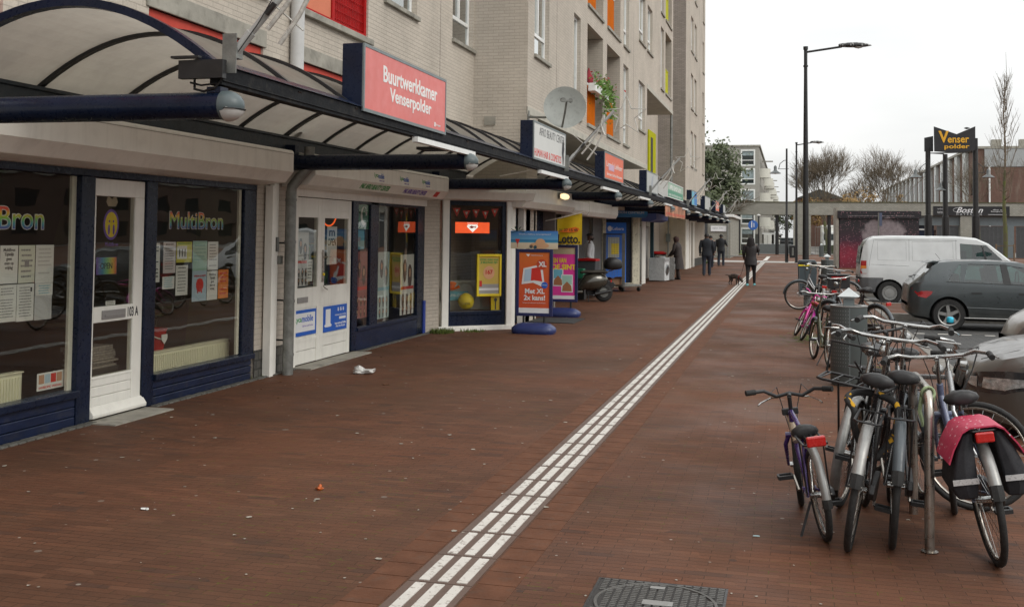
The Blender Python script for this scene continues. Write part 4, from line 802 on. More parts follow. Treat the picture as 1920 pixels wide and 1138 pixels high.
# ================= SIGN BOXES =================
def signbox(lab,y0,y1,z0,z1,face,x0=-3.75,x1=-3.55,side=m_navy,fr=m_grey):
    T=thing('lightbox_sign',lab,'sign',(-3.65,(y0+y1)/2,z0),'box signs standing on the canopy edge'); m=MB(); m.box(x0,x1-.012,y0,y1,z0,z1); m.build('box',side,T,bevel=.006)
    f=MB(); w=.028; F=Fr((x1,0,0),(0,1,0)); F.r(f,y0,y0+w,z0,z1,-.012,.004); F.r(f,y1-w,y1,z0,z1,-.012,.004); F.r(f,y0+w,y1-w,z0,z0+w,-.012,.004); F.r(f,y0+w,y1-w,z1-w,z1,-.012,.004); f.build('edge_trim',fr,T)
    F.sheet('face',y0+w,y1-w,z0+w,z1-w,-.011,.0,face,T); return T,F
sm=mat('sign_salmon',(.66,.17,.155),.45,var=.07,sc=1.2,dirt=.06)
T,F=signbox('large salmon red box sign with two lines of white letters',8.52,10.80,2.735,3.325,sm); F.text('Buurtwerkkamer',8.98,10.50,3.05,3.20,.001,m_wframe,T,bold=.022); F.text('Venserpolder',9.15,10.32,2.855,3.02,.001,m_wframe,T,bold=.022); F.sheet('small_mark',10.42,10.46,2.79,2.835,.001,.002,m_wframe,T); F.text('de naam',10.48,10.62,2.80,2.825,.001,m_wframe,T)
T,F=signbox('white box sign of the beauty shop beneath the satellite dish',14.84,17.10,2.765,3.325,flat('sign_white',(.60,.61,.59))); F.text('AFRO BEAUTY CENTER',15.2,17.0,3.14,3.26,.001,pk,T,bold=-.01); F.text('HUMAN HAIR & COSMETICS',14.9,16.75,2.82,2.93,.001,pr_,T,bold=.0); m=MB(); F.poly(m,[(16.9+.10*math.cos(t*PI/8)*(1 if math.sin(t*PI/8)>0 else .5),2.99+.2*math.sin(t*PI/8)) for t in range(16)],.001,.002); m.build('woman_figure',pk,T)
T,F=signbox('orange red box sign with white script letters further along the canopy',20.93,23.4,2.80,3.35,flat('sign_coral',(.68,.16,.09))); F.text("Lenny's Lekkuur",21.15,23.2,3.03,3.18,.001,m_wframe,T); F.text('Surinaams Eethuis Restaurant',21.2,23.2,2.89,2.95,.001,m_wframe,T); F.sheet('graffiti_patch',21.4,22.1,3.0,3.12,.0025,.003,flat('lilac',(.55,.38,.5)),T)
T,F=signbox('faded grey box sign, third along the canopy from the satellite dish',27.4,29.8,2.80,3.36,flat('sign_faded',(.45,.47,.46))); m=MB(); F.poly(m,[(28.2,2.9),(28.5,3.25),(28.8,3.3),(28.6,2.95)],.001,.002); m.build('faded_print',flat('faded_blue',(.35,.38,.42)),T)
T,F=signbox('green and white shop sign in a white case on the canopy',32.3,37.1,2.84,3.33,flat('sign_green',(.10,.30,.20)),x0=-3.98,side=m_wframe,fr=m_wframe); F.text('AFRO SHOP LADY',32.8,36.4,3.10,3.24,.001,m_wframe,T,bold=.02); F.text('HAIR CENTER MINI MARKT',32.6,36.6,2.90,2.97,.001,m_wframe,T); F.sheet('white_field',32.4,37.0,3.08,3.28,.0002,.0008,flat('greenish_white',(.35,.48,.38)),T)
T,F=signbox('blue and white box sign on the far part of the canopy',40.5,42.8,2.83,3.40,pcy); F.sheet('blue_field',41.6,42.75,2.87,3.36,.001,.002,flat('sign_blue',(.05,.20,.50)),T)
signbox('plain grey box sign between the blue and the red ones',47.0,50.2,2.83,3.42,flat('sign_faded',(0,0,0)))
T,F=signbox('small red box sign near the far end of the canopy',54.0,56.5,2.92,3.45,flat('sign_coral',(0,0,0))); F.text('Eethuis',54.3,56.2,3.05,3.3,.001,m_wframe,T)
signbox('last pale box sign at the far end of the canopy',60.2,62.2,2.93,3.42,flat('sign_faded',(0,0,0)))
T=thing('banner','food picture banner hanging beneath the green canopy sign','banner',(-3.6,34.5,2.3)); m=MB(); m.box(-3.585,-3.575,31.9,38.2,2.25,2.78); m.build('cloth',mat('food_print',(.35,.16,.09),.6,var=.8,sc=1.5),T); Fz=Fr((-3.575,0,0),(0,1,0)); Fz.text('ETEN & DRINKEN',32.2,37.9,2.30,2.38,.001,pr_,T)
# star decorations
m_rod=mat('clear_rod',(.50,.49,.45),.35,var=.25,sc=40); m_pole=mat('grey_pole',(.42,.43,.42),.5,.0,var=.1,dirt=.2)
def star(y,lab):
    T=thing('star_decoration',lab,'decoration',(-3.55,y,2.80),'unlit star decorations on the canopy'); x0,z0=-3.54,2.84
    m=MB(); m.cyl((x0,y,z0),(x0+.13,y,z0+.15),.032,seg=12); m.cyl((x0+.12,y,z0+.14),(x0+.78,y,z0+.86),.024,seg=12); o=m.build('pole',m_pole,T,smooth=40)
    m=MB(); m.box(x0-.05,x0+.05,y-.05,y-.04,z0-.12,z0+.14); m.box(x0-.03,x0+.05,y-.04,y+.04,z0-.02,z0+.05); m.build('bracket',m_zinc,T)
    m=MB(); m.bar((x0+.25,y-.03,z0+.26),(x0+.31,y-.03,z0+.33),.03,.025); m.tube([(x0+.06,y-.04,z0+.02),(x0+.2,y-.04,z0+.2),(x0+.3,y-.04,z0+.36),(x0+.55,y-.03,z0+.63)],.0035,6); m.build('transformer',m_black,T)
    m=MB(); c=(x0+.98,z0+.78); pts=[(c[0]+(.34 if i%2==0 else .14)*math.cos(R(90+36*i)),y+.02,c[1]+(.34 if i%2==0 else .14)*math.sin(R(90+36*i))) for i in range(10)]
    m.tube(pts,.013,6,closed=True)
    tip=(x0+.62,z0+.80)
    for (dx,dz,b) in ((-.36,-.64,.06),(-.27,-.74,.09),(.02,-.34,-.05)): m.tube([(tip[0]+dx*t+b*math.sin(t*PI),y-.03*t,tip[1]+dz*t) for t in (0,.25,.5,.75,1)],.016,6)
    m.tube([(tip[0]-.50,y,tip[1]-.33),(tip[0]-.12,y,tip[1]-.65)],.006,5)
    m.build('light_rods',m_rod,T,smooth=40)
for i,lab in enumerate(('nearest star decoration, above the first tube lamp','star decoration between the white and the coral box signs','star decoration by the grey box sign','star decoration beyond the blue and white box sign','star decoration above the plain grey box sign','last star decoration at the far end of the canopy')): star(6.28+i*2*SP,lab)
# satellite dish
T=thing('satellite_dish','round grey satellite dish on the brick corner above the white sign','satellite dish',(-4.85,19.75,3.9)); nd=Vector((.22,-1,.12)).normalized(); c=Vector((-4.07,19.5,4.06)); Ud=nd.cross(Vector((0,0,1))).normalized(); Vd=Ud.cross(nd)
m=MB(); 
rings_=[]
for r_,h_ in ((.001,-.075),(.12,-.068),(.24,-.045),(.34,-.012),(.395,.01),(.40,.012),(.395,.004),(.34,-.02),(.24,-.055),(.001,-.085)):
    rings_.append([c+nd*h_+Ud*(r_*math.cos(t*PI/16))+Vd*(r_*math.sin(t*PI/16)) for t in range(32)])
m.rings(rings_,False,False); m.build('reflector',mat('dish_grey',(.33,.35,.33),.5,var=.06,dirt=.25),T,smooth=50)
m=MB(); m.tube([c-Vd*.38+Ud*.05,c-Vd*.15+nd*.2,c+nd*.38+Vd*.04-Ud*.03],.02,8); m.cyl(c+nd*.38+Vd*.05+Ud*.03,c+nd*.26+Vd*.08+Ud*.05,.045,seg=10); m.cyl(c+nd*.38+Vd*.04-Ud*.10,c+nd*.27+Vd*.06-Ud*.10,.042,seg=10); m.bar(c+nd*.38-Ud*.14+Vd*.03,c+nd*.38+Ud*.08+Vd*.03,.035); m.build('receiver_arm',m_zinc,T)
m=MB(); m.tube([(-4.84,19.85,3.93),(-4.5,19.7,3.9),(-4.3,19.62,3.92),(-4.15,19.6,4.02)],.022,10); m.box(-4.87,-4.84,19.81,19.9,3.8,4.05); m.build('wall_bracket',m_zinc,T)
# flower box
T=thing('flower_box','white flower box with trailing green plant on the orange balcony','flower box',(XB+.05,27.2,5.2)); m=MB(); m.box(XB+.01,XB+.2,26.1,28.1,5.26,5.46); m.build('trough',m_wframe,T,bevel=.01)
def leaves(n,c,s,ls,seed,hang=0):
    r=random.Random(seed); mb=MB()
    for i in range(n):
        p=Vector((r.gauss(0,1)*s[0],r.gauss(0,1)*s[1],r.gauss(0,1)*s[2]))+Vector(c); d=Vector((r.gauss(0,1),r.gauss(0,1),r.gauss(0,.7))).normalized(); e=d.orthogonal().normalized(); l=ls*(.6+.8*r.random()); mb.add([p-e*l*.35,p+d*l*.6,p+e*l*.35,p-d*l*.5],[(0,1,2,3)])
    return mb
m_leafg=mat('plant_leaf',(.10,.19,.03),.6,var=.5,sc=9); l=leaves(420,(XB+.16,27.6,5.45),(.09,.65,.14),.10,4); l2=leaves(160,(XB+.2,28.3,5.1),(.07,.22,.18),.09,5); l.add(l2.v,l2.f); l.build('foliage',m_leafg,T)
leaves(40,(XB+.18,27.4,5.6),(.08,.7,.1),.06,6).build('blossom',m_red,T)
T=thing('garment','red cloth hanging above the flower box on the balcony','cloth',(XB-.02,26.5,5.6)); m=MB(); m.lathe([(.12,-.22),(.22,-.12),(.19,.02),(.10,.10),(.03,.22)],(XB-.06,26.55,5.68),seg=14,sx=.5); m.build('cloth',mat('red_cloth',(.25,.02,.03),.9,var=.4,bump=.5),T,smooth=60)
# ================= BICYCLES =================
def boolcut(o,cutters,mats=None):
    for c in cutters:
        b=o.modifiers.new('b','BOOLEAN'); b.object=c; b.operation='DIFFERENCE'; b.solver='EXACT'
    dg=bpy.context.evaluated_depsgraph_get(); dg.update(); me=bpy.data.meshes.new_from_object(o.evaluated_get(dg)); o.modifiers.clear(); old=o.data; o.data=me; me.name=old.name
    for c in cutters: bpy.data.objects.remove(c)
    return o
def wheel(T,cx,r,xf,tw=.019,rimm=m_steel,spoke=True,name='wheel',tyrem=m_rubber):
    m=MB(); n=40; m.tube([(cx+(r-tw)*math.cos(2*PI*i/n),0,r+(r-tw)*math.sin(2*PI*i/n)) for i in range(n)],tw,8,closed=True); w=m.build(name,tyrem,T,smooth=60,xf=xf)
    m=MB(); rr=r-2*tw-.004; m.tube([(cx+rr*math.cos(2*PI*i/n),0,r+rr*math.sin(2*PI*i/n)) for i in range(n)],.011,6,closed=True); m.build('rim',rimm,w,smooth=60,xf=xf)
    m=MB()
    if spoke:
        for i in range(28):
            a=2*PI*i/28; b=a+(.5 if i%2 else -.5); s=.028 if i%4<2 else -.028; m.tube([(cx+.02*math.cos(b),s,r+.02*math.sin(b)),(cx+rr*math.cos(a),0,r+rr*math.sin(a))],.0013,3,cap=False)
    m.cyl((cx,-.045,r),(cx,.045,r),.017,seg=8); m.build('spokes',m_chrome,w,xf=xf); return w
def arcstrip(cx,r,a0,a1,w,m,n=16):
    rs=[]
    for i in range(n+1):
        a=R(a0+(a1-a0)*i/n); c,s=math.cos(a),math.sin(a); P=lambda q,y:(cx+q*c,y,r+q*s); q=r+.022
        rs.append([P(q-.018,-w),P(q,-w*.8),P(q+.010,0),P(q,w*.8),P(q-.018,w),P(q+.004,0)])
    m.rings(rs); return m
def bike(lab,loc,head,lean,fr,r=.34,wb=1.06,seat=.92,bar=1.05,step=True,mg=m_steel,mgl=(35,150),steer=0,carrier=True,fc=False,barm=m_chrome,seatm=m_blk,stand=True,barw=.30,light=True,red=True,group='bicycles parked along the kerb',rimm=m_steel,nobar=False,tyrem=m_rubber,chain=True,kid=False):
    T=thing('bicycle',lab,'bicycle',(0,0,0),group,world=False); k=r/.34
    I=Matrix.Identity(4); ha=Vector((-.30,0,1)).normalized(); hb=Vector((wb-.09*k-.1,0,r+.33*k)); ht=hb+ha*.17*k; fa=Vector((wb,0,r)); bb=Vector((.44*k,0,r-.06*k)); st=Vector((.44*k-.18*(seat-r)/.6,0,seat-.10)); tt=Vector((.44*k-.125*k,0,r+.33*k))
    X=Matrix.Translation(hb)@Matrix.Rotation(R(steer),4,ha)@Matrix.Translation(-hb)
    m=MB(); t=.017*math.sqrt(k); m.tube([bb,tt,st],t*.95,10); m.tube([hb-ha*.02,ht],t*1.15,10)
    d1=hb+(bb-hb)*.45+Vector((0,0,-.05*k))
    m.tube([hb+ha*.01,hb+(d1-hb)*.5+Vector((0,0,-.015)),d1,bb],t*1.1,10)
    if step: d2=Vector((.62*k,0,r+.10*k)); m.tube([hb+ha*.10,hb+(d2-hb)*.5+Vector((0,0,.01)),d2,Vector((.40*k,0,r+.09*k))],t,10)
    else: m.tube([hb+ha*.13,tt+Vector((-.02,0,.06*k))],t,10)
    for s in(-1,1): m.tube([bb+Vector((0,s*.02,0)),Vector((.2*k,s*.05,r-.02)),Vector((0,s*.06,r))],t*.6,8); m.tube([tt+Vector((-.02,s*.012,.03)),Vector((0,s*.06,r))],t*.5,8)
    m.cyl(bb+Vector((0,-.04,0)),bb+Vector((0,.04,0)),.024*k,seg=12); m.build('frame',fr,T,smooth=50)
    wheel(T,0,r,I,name='rear_wheel',rimm=rimm,tyrem=tyrem)
    wheel(T,wb,r,X,name='front_wheel',rimm=rimm,tyrem=tyrem)
    m=MB(); cr_=hb-ha*.03; 
    for s in(-1,1): m.tube([cr_+Vector((0,s*.03,0)),cr_+Vector((.01,s*.055,-.06)),cr_*.4+fa*.6+Vector((-.02,s*.055,0)),fa+Vector((0,s*.055,0))],[.014,.014,.012,.009],8)
    m.cyl(cr_+Vector((0,-.05,0)),cr_+Vector((0,.05,0)),.018,seg=8); m.build('fork',fr,T,smooth=50,xf=X)
    if mg:
        m=MB(); arcstrip(0,r,62 if kid else 20,172 if kid else 156,.027*k+.004,m); q=m.build('rear_mudguard',mg,T,smooth=60)
        m=MB(); arcstrip(0,r,172 if kid else 156,182 if kid else 168,.028*k+.006,m,4); m.build('mud_flap',m_rubber,q)
        m=MB(); arcstrip(wb,r,-28 if fc else 5,118,.026*k+.004,m); m.build('front_mudguard',mg,T,smooth=60,xf=X)
        m=MB()
        for s in (-1,1): m.tube([(0,s*.055,r),(-(r+.02)*math.cos(R(15)),s*.03,r+(r)*math.sin(R(15)))],.003,4)
        m.build('mudguard_stay',m_steel,T)
    if not nobar:
        bt=ht+ha*(bar-ht.z-.02)/ha.z; m=MB(); m.tube([ht-ha*.02,bt],.0125,8); m.tube([bt,bt+Vector((.05,0,.01))],.014,8); c=bt+Vector((.05,0,.015)); B=barw
        pts=[c+Vector((-.16,B,.0)),c+Vector((-.07,B-.01,.012)),c+Vector((.0,B*.74,.02)),c+Vector((.03,B*.5,.0)),c+Vector((.0,B*.18,0)),c+Vector((.0,-B*.18,0)),c+Vector((.03,-B*.5,.0)),c+Vector((0,-B*.74,.02)),c+Vector((-.07,-B+.01,.012)),c+Vector((-.16,-B,.0))]
        if kid: pts=[c+Vector((-.05,B,.02)),c+Vector((0,B*.6,.02)),c+Vector((.01,B*.3,-.02)),c,c+Vector((.01,-B*.3,-.02)),c+Vector((0,-B*.6,.02)),c+Vector((-.05,-B,.02))]
        m.tube(pts,.0115,10); hbq=m.build('handlebar',barm,T,smooth=50,xf=X)
        for s in (0,-1):
            a,b=(pts[0],pts[1]) if s==0 else (pts[-1],pts[-2]); m=MB(); m.tube([a+(a-b)*.05,a+(b-a)*(.5 if kid else 1.0)],.0175,10); m.build('grip',m_rubber,hbq,smooth=50,xf=X)
            br=pts[2 if s==0 else -3]; m=MB(); sg=1 if s==0 else -1; m.tube([br+Vector((.02,0,-.01)),br+Vector((.05,sg*.04,-.015)),br+Vector((-.03,sg*.10,-.03)),br+Vector((-.09,sg*.115,-.035))],.005,6); m.build('brake_lever',m_chrome,hbq,xf=X)
        m=MB(); m.tube([c+Vector((.03,B*.5,-.01)),c+Vector((.13,B*.3,.02)),c+Vector((.12,.05,-.12)),hb+Vector((.03,.02,.0))],.0032,5); m.tube([c+Vector((.03,-B*.5,-.01)),c+Vector((.15,-B*.3,.03)),c+Vector((.13,-.04,-.1)),hb+Vector((.04,-.02,-.03))],.0032,5); m.build('brake_cable',m_black,T,xf=X)
        if light: m=MB(); m.lathe([(0,-.03),(.03,-.02),(.036,.02),(.0,.035)],c+Vector((.07,0,-.09)),axis='x',seg=12); m.build('headlight',m_chrome,T,smooth=50,xf=X)
    # saddle
    m=MB(); sc=1 if not kid else .85; rs=[]
    for (x,w,z,h) in ((-.135,.035,.012,.03),(-.125,.075,.015,.05),(-.08,.095,.012,.055),(-.02,.082,.0,.05),(.04,.045,-.003,.042),(.10,.026,.0,.038),(.14,.014,-.005,.02)):
        rs.append([((st.x+x*sc),w*sc*math.cos(2*PI*i/12),seat-.035+z+h*.85*math.sin(2*PI*i/12)*(1 if math.sin(2*PI*i/12)>0 else .8)) for i in range(12)])
    m.rings(rs); q=m.build('saddle',seatm,T,smooth=70); m=MB()
    for s in(-1,1): m.tube([(st.x-.09,s*.03,seat-.05),(st.x-.03,s*.025,seat-.08),(st.x+.06,s*.02,seat-.05)],.004,5)
    m.cyl(st-Vector((0,0,.0)),Vector((st.x-.01,0,seat-.05)),.0125,seg=8)
    m.build('seat_post',m_chrome,T)
    if carrier:
        z=2*r+.06; m=MB(); 
        for s in(-.06,-.02,.02,.06): m.tube([(.16*k,s,z),(-.22*k,s,z)],.004,5)
        m.tube([(.16*k,-.065,z),(-.22*k,-.065,z),(-.24*k,-.05,z),(-.24*k,.05,z),(-.22*k,.065,z),(.16*k,.065,z)],.006,6,closed=True)
        for s in(-1,1): m.tube([(-.04*k,s*.065,z),(0,s*.062,r)],.005,6)
        m.tube([(.16*k,0,z),(tt.x-.02,0,z+.0)],.006,6); m.build('carrier',m_black,T)
        if red: m=MB(); m.obb((-.245*k-.008,0,z-.03),(.012,0,0),(0,.045,0),(0,0,.026)); m.build('tail_light',mat('tail_red',(.45,.012,.01),.25,coat=.5),T,bevel=.008)
    # cranks
    m=MB(); R_=.155*k; an=R(35); e1=bb+Vector((math.cos(an)*R_,.075*k+.01,math.sin(an)*R_)); e2=bb+Vector((-math.cos(an)*R_,-.075*k-.01,-math.sin(an)*R_)); m.tube([bb+Vector((0,.06,0)),e1],.009,6); m.tube([bb+Vector((0,-.06,0)),e2],.009,6); m.build('crank',m_steel,T)
    for e,s in((e1,1),(e2,-1)): m=MB(); 
    for e,s in((e1,1),(e2,-1)): 
        m=MB(); c=e+Vector((0,s*.05,0))
        for d in(-.035,.035): m.obb(c+Vector((d,0,0)),(.008,0,0),(0,.042,0),(0,0,.011))
        for d in(-.04,.04): m.obb(c+Vector((0,d,0)),(.03,0,0),(0,.006,0),(0,0,.011))
        m.cyl(e,c+Vector((0,s*.04,0)),.006,seg=6); m.build('pedal',m_blk,T)
    if chain:
        m=MB(); y=-.045; m.prism([(bb.x+.09*k,bb.z-.03*k),(bb.x+.08*k,bb.z+.07*k),(bb.x-.04*k,bb.z+.09*k),(-.02*k,r+.04*k),(-.06*k,r),(-.02*k,r-.04*k),(bb.x,bb.z-.09*k)],(0,y-.012,0),(1,0,0),(0,0,1),(0,-.03,0)); m.build('chain_guard',m_blk,T,bevel=.008)
    if stand: m=MB(); m.tube([(.2*k,.03,r*.72),(.10*k,.16*k,.02),(.07*k,.17*k,.01)],.008,6); m.build('kickstand',m_blk,T)
    if fc:
        z=2*r+.13; x0=wb+.13; m=MB(); 
        for i in range(6): yy=-.19+.076*i; m.tube([(x0-.17,yy,z),(x0+.17,yy,z)],.005,5)
        m.tube([(x0-.18,-.22,z),(x0+.18,-.20,z),(x0+.21,-.17,z),(x0+.21,.17,z),(x0+.18,.20,z),(x0-.18,.22,z)],.0085,8,closed=True); m.tube([(x0-.18,-.22,z),(x0-.2,-.22,z+.2),(x0-.2,.22,z+.2),(x0-.18,.22,z)],.008,8)
        for s in(-1,1): m.tube([(x0+.05,s*.10,z),(wb,s*.06,r)],.007,6); m.tube([(x0-.19,s*.06,z+.1),(hb.x+.03,s*.02,ht.z)],.007,6)
        m.build('front_carrier',m_black,T,smooth=50,xf=X)
    T.location=loc; T.rotation_euler=(Matrix.Rotation(R(head),3,'Z')@Matrix.Rotation(R(lean),3,'X')).to_euler(); return T
P_=lambda n,c,**k: mat(n,c,.28,var=.1,coat=.4,**k)
m_purple=P_('purple_lacquer',(.045,.02,.13)); m_bkf=P_('black_lacquer',(.012,.012,.014),dirt=.15); m_gold=P_('champagne_lacquer',(.42,.34,.25)); m_silv=mat('silver_lacquer',(.42,.43,.44),.3,.6,var=.06,dirt=.1); m_blueg=P_('blue_grey_lacquer',(.12,.14,.22)); m_pinkf=P_('pink_lacquer',(.60,.03,.28)); m_pinkm=P_('magenta_lacquer',(.50,.03,.33)); m_alu=mat('worn_aluminium',(.30,.30,.29),.42,.5,var=.15,sc=12,dirt=.25); m_dgm=mat('dark_mudguard',(.07,.085,.095),.35,var=.1,dirt=.2); m_olive=P_('olive_lacquer',(.06,.07,.035))
B0=bike('small purple and champagne children\'s bicycle with wide black handlebar, left of the others',(.20,6.31,0),99,-9,m_purple,r=.255,wb=.80,seat=.60,bar=.74,step=False,mg=m_alu,barm=m_blk,barw=.255,kid=True,steer=-10,light=False)
m=MB(); m.tube([(.66,0,.60),(.60,0,.52),(.54,0,.45)],.024,10); m.build('head_tube_cover',m_gold,B0,smooth=50)
m=MB(); m.box(.62,.65,-.05,.05,.60,.64); m.build('reflector',m_blk,B0,bevel=.006)
for o in B0.children:
    if o.name.startswith('tail_light'): o.scale=(1.1,1.15,1.1)
B2=bike('black bicycle with worn silver rear mudguard and thin chrome carrier beside the steel rack',(.31,6.16,0),82,9,m_bkf,mg=m_alu,seat=.93,bar=1.10,red=False,steer=8,stand=False)
B3=bike('dark bicycle with grey mudguard and wide black saddle leaning on the steel rack',(.545,6.27,0),85,4,m_bkf,mg=m_dgm,seat=.93,bar=1.17,red=False,steer=-6,stand=False,barw=.27)
m=MB(); m.lathe([(.0,-.02),(.021,-.017),(.023,.008),(.014,.017),(.0,.019)],(.90,-.262,1.215),seg=18); m.build('bell',mat('turquoise_bell',(.02,.35,.5),.25,.3),B3,smooth=50)
B1=bike('black bicycle facing the viewer with black front carrier and long silver front mudguard',(.42,8.18,0),-96,-11,m_bkf,mg=m_alu,seat=.95,bar=1.08,fc=True,steer=-8,stand=False,carrier=True,red=False)
B4=bike('silver framed bicycle with its front wheel turned side on behind the polka dot bags',(.56,8.2,0),-60,-3,m_silv,mg=None,seat=.9,bar=.98,steer=50,stand=False,step=False,red=False)
B5=bike('blue grey bicycle carrying red polka dot bags, rightmost beside the steel rack',(1.05,6.10,0),93,-9,m_blueg,mg=m_alu,seat=.86,bar=1.0,steer=-10,red=True,stand=False)
bike('black bicycle mostly hidden at the back of the cluster by the steel rack',(.84,7.5,0),96,-4,m_bkf,mg=m_dgm,seat=.94,bar=1.02,steer=14,stand=False,red=False,barm=m_blk)
# chain lock round two bikes
T=thing('chain_lock','black and yellow fabric chain lock hanging between two black bicycles','lock',(.45,6.35,.72)); m=MB(); m.tube(chaikin([(.36,6.25,.74),(.30,6.3,.80),(.38,6.4,.83),(.52,6.45,.80),(.60,6.4,.76),(.58,6.35,.62),(.50,6.32,.50),(.44,6.3,.46),(.40,6.28,.52),(.34,6.26,.66)],2),.020,10,closed=True)
ck=NT('lock_sleeve'); nn=ck.noise(14,2); ck.pbr(Base_Color=ck.mix(ck.ramp(nn,(.58,0.),(.6,1.)),(.02,.02,.02),(.55,.30,.01)),Roughness=.8); m.build('sleeve',ck.m,T,smooth=60)
# panniers
T=thing('bicycle_bags','black double bicycle bags with red polka dot top on the rightmost bicycle','bag',(.97,6.42,.7)); 
Xb=Matrix.Translation((1.05,6.10,0))@Matrix.Rotation(R(93),4,'Z')@Matrix.Rotation(R(-9),4,'X')
pd=NT('polka_dots'); vo=pd.n('ShaderNodeTexVoronoi',{'Vector':pd.tc.outputs['Object'],'Scale':30.,'Randomness':.7}); dd=pd.math('LESS_THAN',vo.outputs['Distance'],.17); pd.pbr(Base_Color=pd.mix(dd,pd.mix(pd.noise(5,3),(.50,.035,.09),(.38,.02,.06)),(.75,.6,.6)),Roughness=.55,Normal=pd.bump(pd.noise(14,3),.3,.02))
z=.75
m=MB(); rs=[]
for y,zz in ((-.185,.585),(-.152,.655),(-.10,.735),(-.06,z+.005),(.06,z+.005),(.10,.735),(.152,.655),(.185,.585)): rs.append([(-.24,y,zz),(.10,y,zz),(.10,y*1.03,zz+.008),(-.24,y*1.03,zz+.008)])
m.rings(rs); m.build('polka_top',pd.m,T,xf=Xb,smooth=40)
bagm=mat('bag_black',(.018,.018,.022),.75,var=.3,bump=.15,sc=10)
for s in(-1,1):
    m=MB(); rs=[]
    for (zz,y0,y1,x0,x1) in ((.73,.045,.095,-.20,.04),(.64,.055,.14,-.22,.06),(.54,.06,.172,-.235,.08),(.46,.065,.188,-.235,.08),(.405,.07,.165,-.22,.06)): rs.append([(x0,s*y0,zz),(x1,s*y0,zz),(x1+.01,s*(y0+y1)/2,zz),(x1,s*y1,zz),(x0,s*y1,zz),(x0-.02,s*(y0+y1)/2,zz)][::s])
    m.rings(rs[::-1]); b=m.build('bag',bagm,T,xf=Xb,smooth=35,bevel=.01); m=MB(); m.obb((-.259,s*.125,.50),(.003,0,0),(0,.062,0),(0,0,.014)); m.build('reflective_strip',mat('reflective',(.55,.55,.55),.3,.3),b,xf=Xb)
# steel rack
T=thing('bicycle_rack','brushed steel inverted U bicycle rack between the bicycles','bicycle rack',(.74,6.66,0)); m=MB(); pts=[(.737,6.24,-.05),(.737,6.24,.72)]
for i in range(1,7): a=R(180-15*i); pts.append((.738,6.24+.14+.14*math.cos(a),.72+.14*math.sin(a)))
for i in range(0,7): a=R(90-15*i); pts.append((.742,7.08-.14+.14*math.cos(a),.72+.14*math.sin(a)))
pts.append((.744,7.08,-.05)); m.tube(pts,.0265,16); m.build('tube',m_steel,T,smooth=60); 
m=MB(); m.lathe([(.045,0.004),(.045,.008),(.027,.012)],(.737,6.24,0),seg=16); m.build('collar',m_steel,T)
T=thing('rope','faded green rope tied round the top of the steel rack','rope',(.74,6.35,.8)); m=MB()
for i in range(4): m.tube([(.74+.034*math.cos(a),6.31+i*.012+.01*math.sin(a*2),.845+.034*math.sin(a)-.01*i) for a in [PI*j/6 for j in range(12)]],.008,6,closed=True)
m.tube([(.71,6.33,.83),(.70,6.34,.74),(.72,6.33,.66)],.012,6); m.build('strand',mat('rope_green',(.28,.36,.20),.8,var=.3),T,smooth=60)
# bikes further along
K1=bike('bright pink children\'s bicycle leaning over on mossy paving',(.18,18.2,0),96,24,m_pinkf,r=.26,wb=.85,seat=.66,bar=.80,mg=m_pinkm,barm=m_pinkf,barw=.24,kid=True,seatm=mat('orange_saddle',(.35,.10,.03),.5),light=False,stand=False,red=False)
m=MB(); m.obb((-.05,0,.66),(.14,0,0),(0,.10,0),(0,0,.004)); m.tube([(-.2,-.11,.72),(-.2,.11,.72),(.12,.11,.72),(.12,-.11,.72)],.008,6,closed=True); m.build('luggage_rail',m_pinkf,K1)
bike('black city bicycle with chrome handlebar beyond the pink one',(.72,20.4,0),88,6,m_bkf,mg=m_dgm,bar=1.08)
T=thing('bicycle_crate','black crate bag on the carrier of the city bicycle beyond the pink one','crate',(.84,20.5,.75)); m=MB(); m.box(.68,1.06,20.2,20.55,.76,1.0); m.box(.66,1.08,20.18,20.57,1.0,1.02); m.build('crate',m_blk,T,bevel=.02); m=MB(); m.box(.74,.99,20.15,20.178,.93,.98); m.build('trim',m_red,T)
bike('old grey bicycle lying across behind the box bin post',(1.28,25.7,0),178,-4,m_silv,mg=m_dgm,seat=.9,bar=1.05,steer=10)
bike('small olive bicycle half hidden behind the perforated bin',(.50,14.6,0),101,3,m_olive,r=.28,wb=.92,seat=.78,bar=.92,mg=m_dgm,stand=True)
bike('black bicycle partly hidden to the right behind the perforated bin',(1.30,17.0,0),128,-3,m_bkf,mg=m_dgm,seat=.92,bar=1.05)
bike('white handled bicycle standing close behind the black city bicycle',(.60,22.2,0),94,4,m_bkf,mg=m_alu,bar=1.1,barm=m_white)
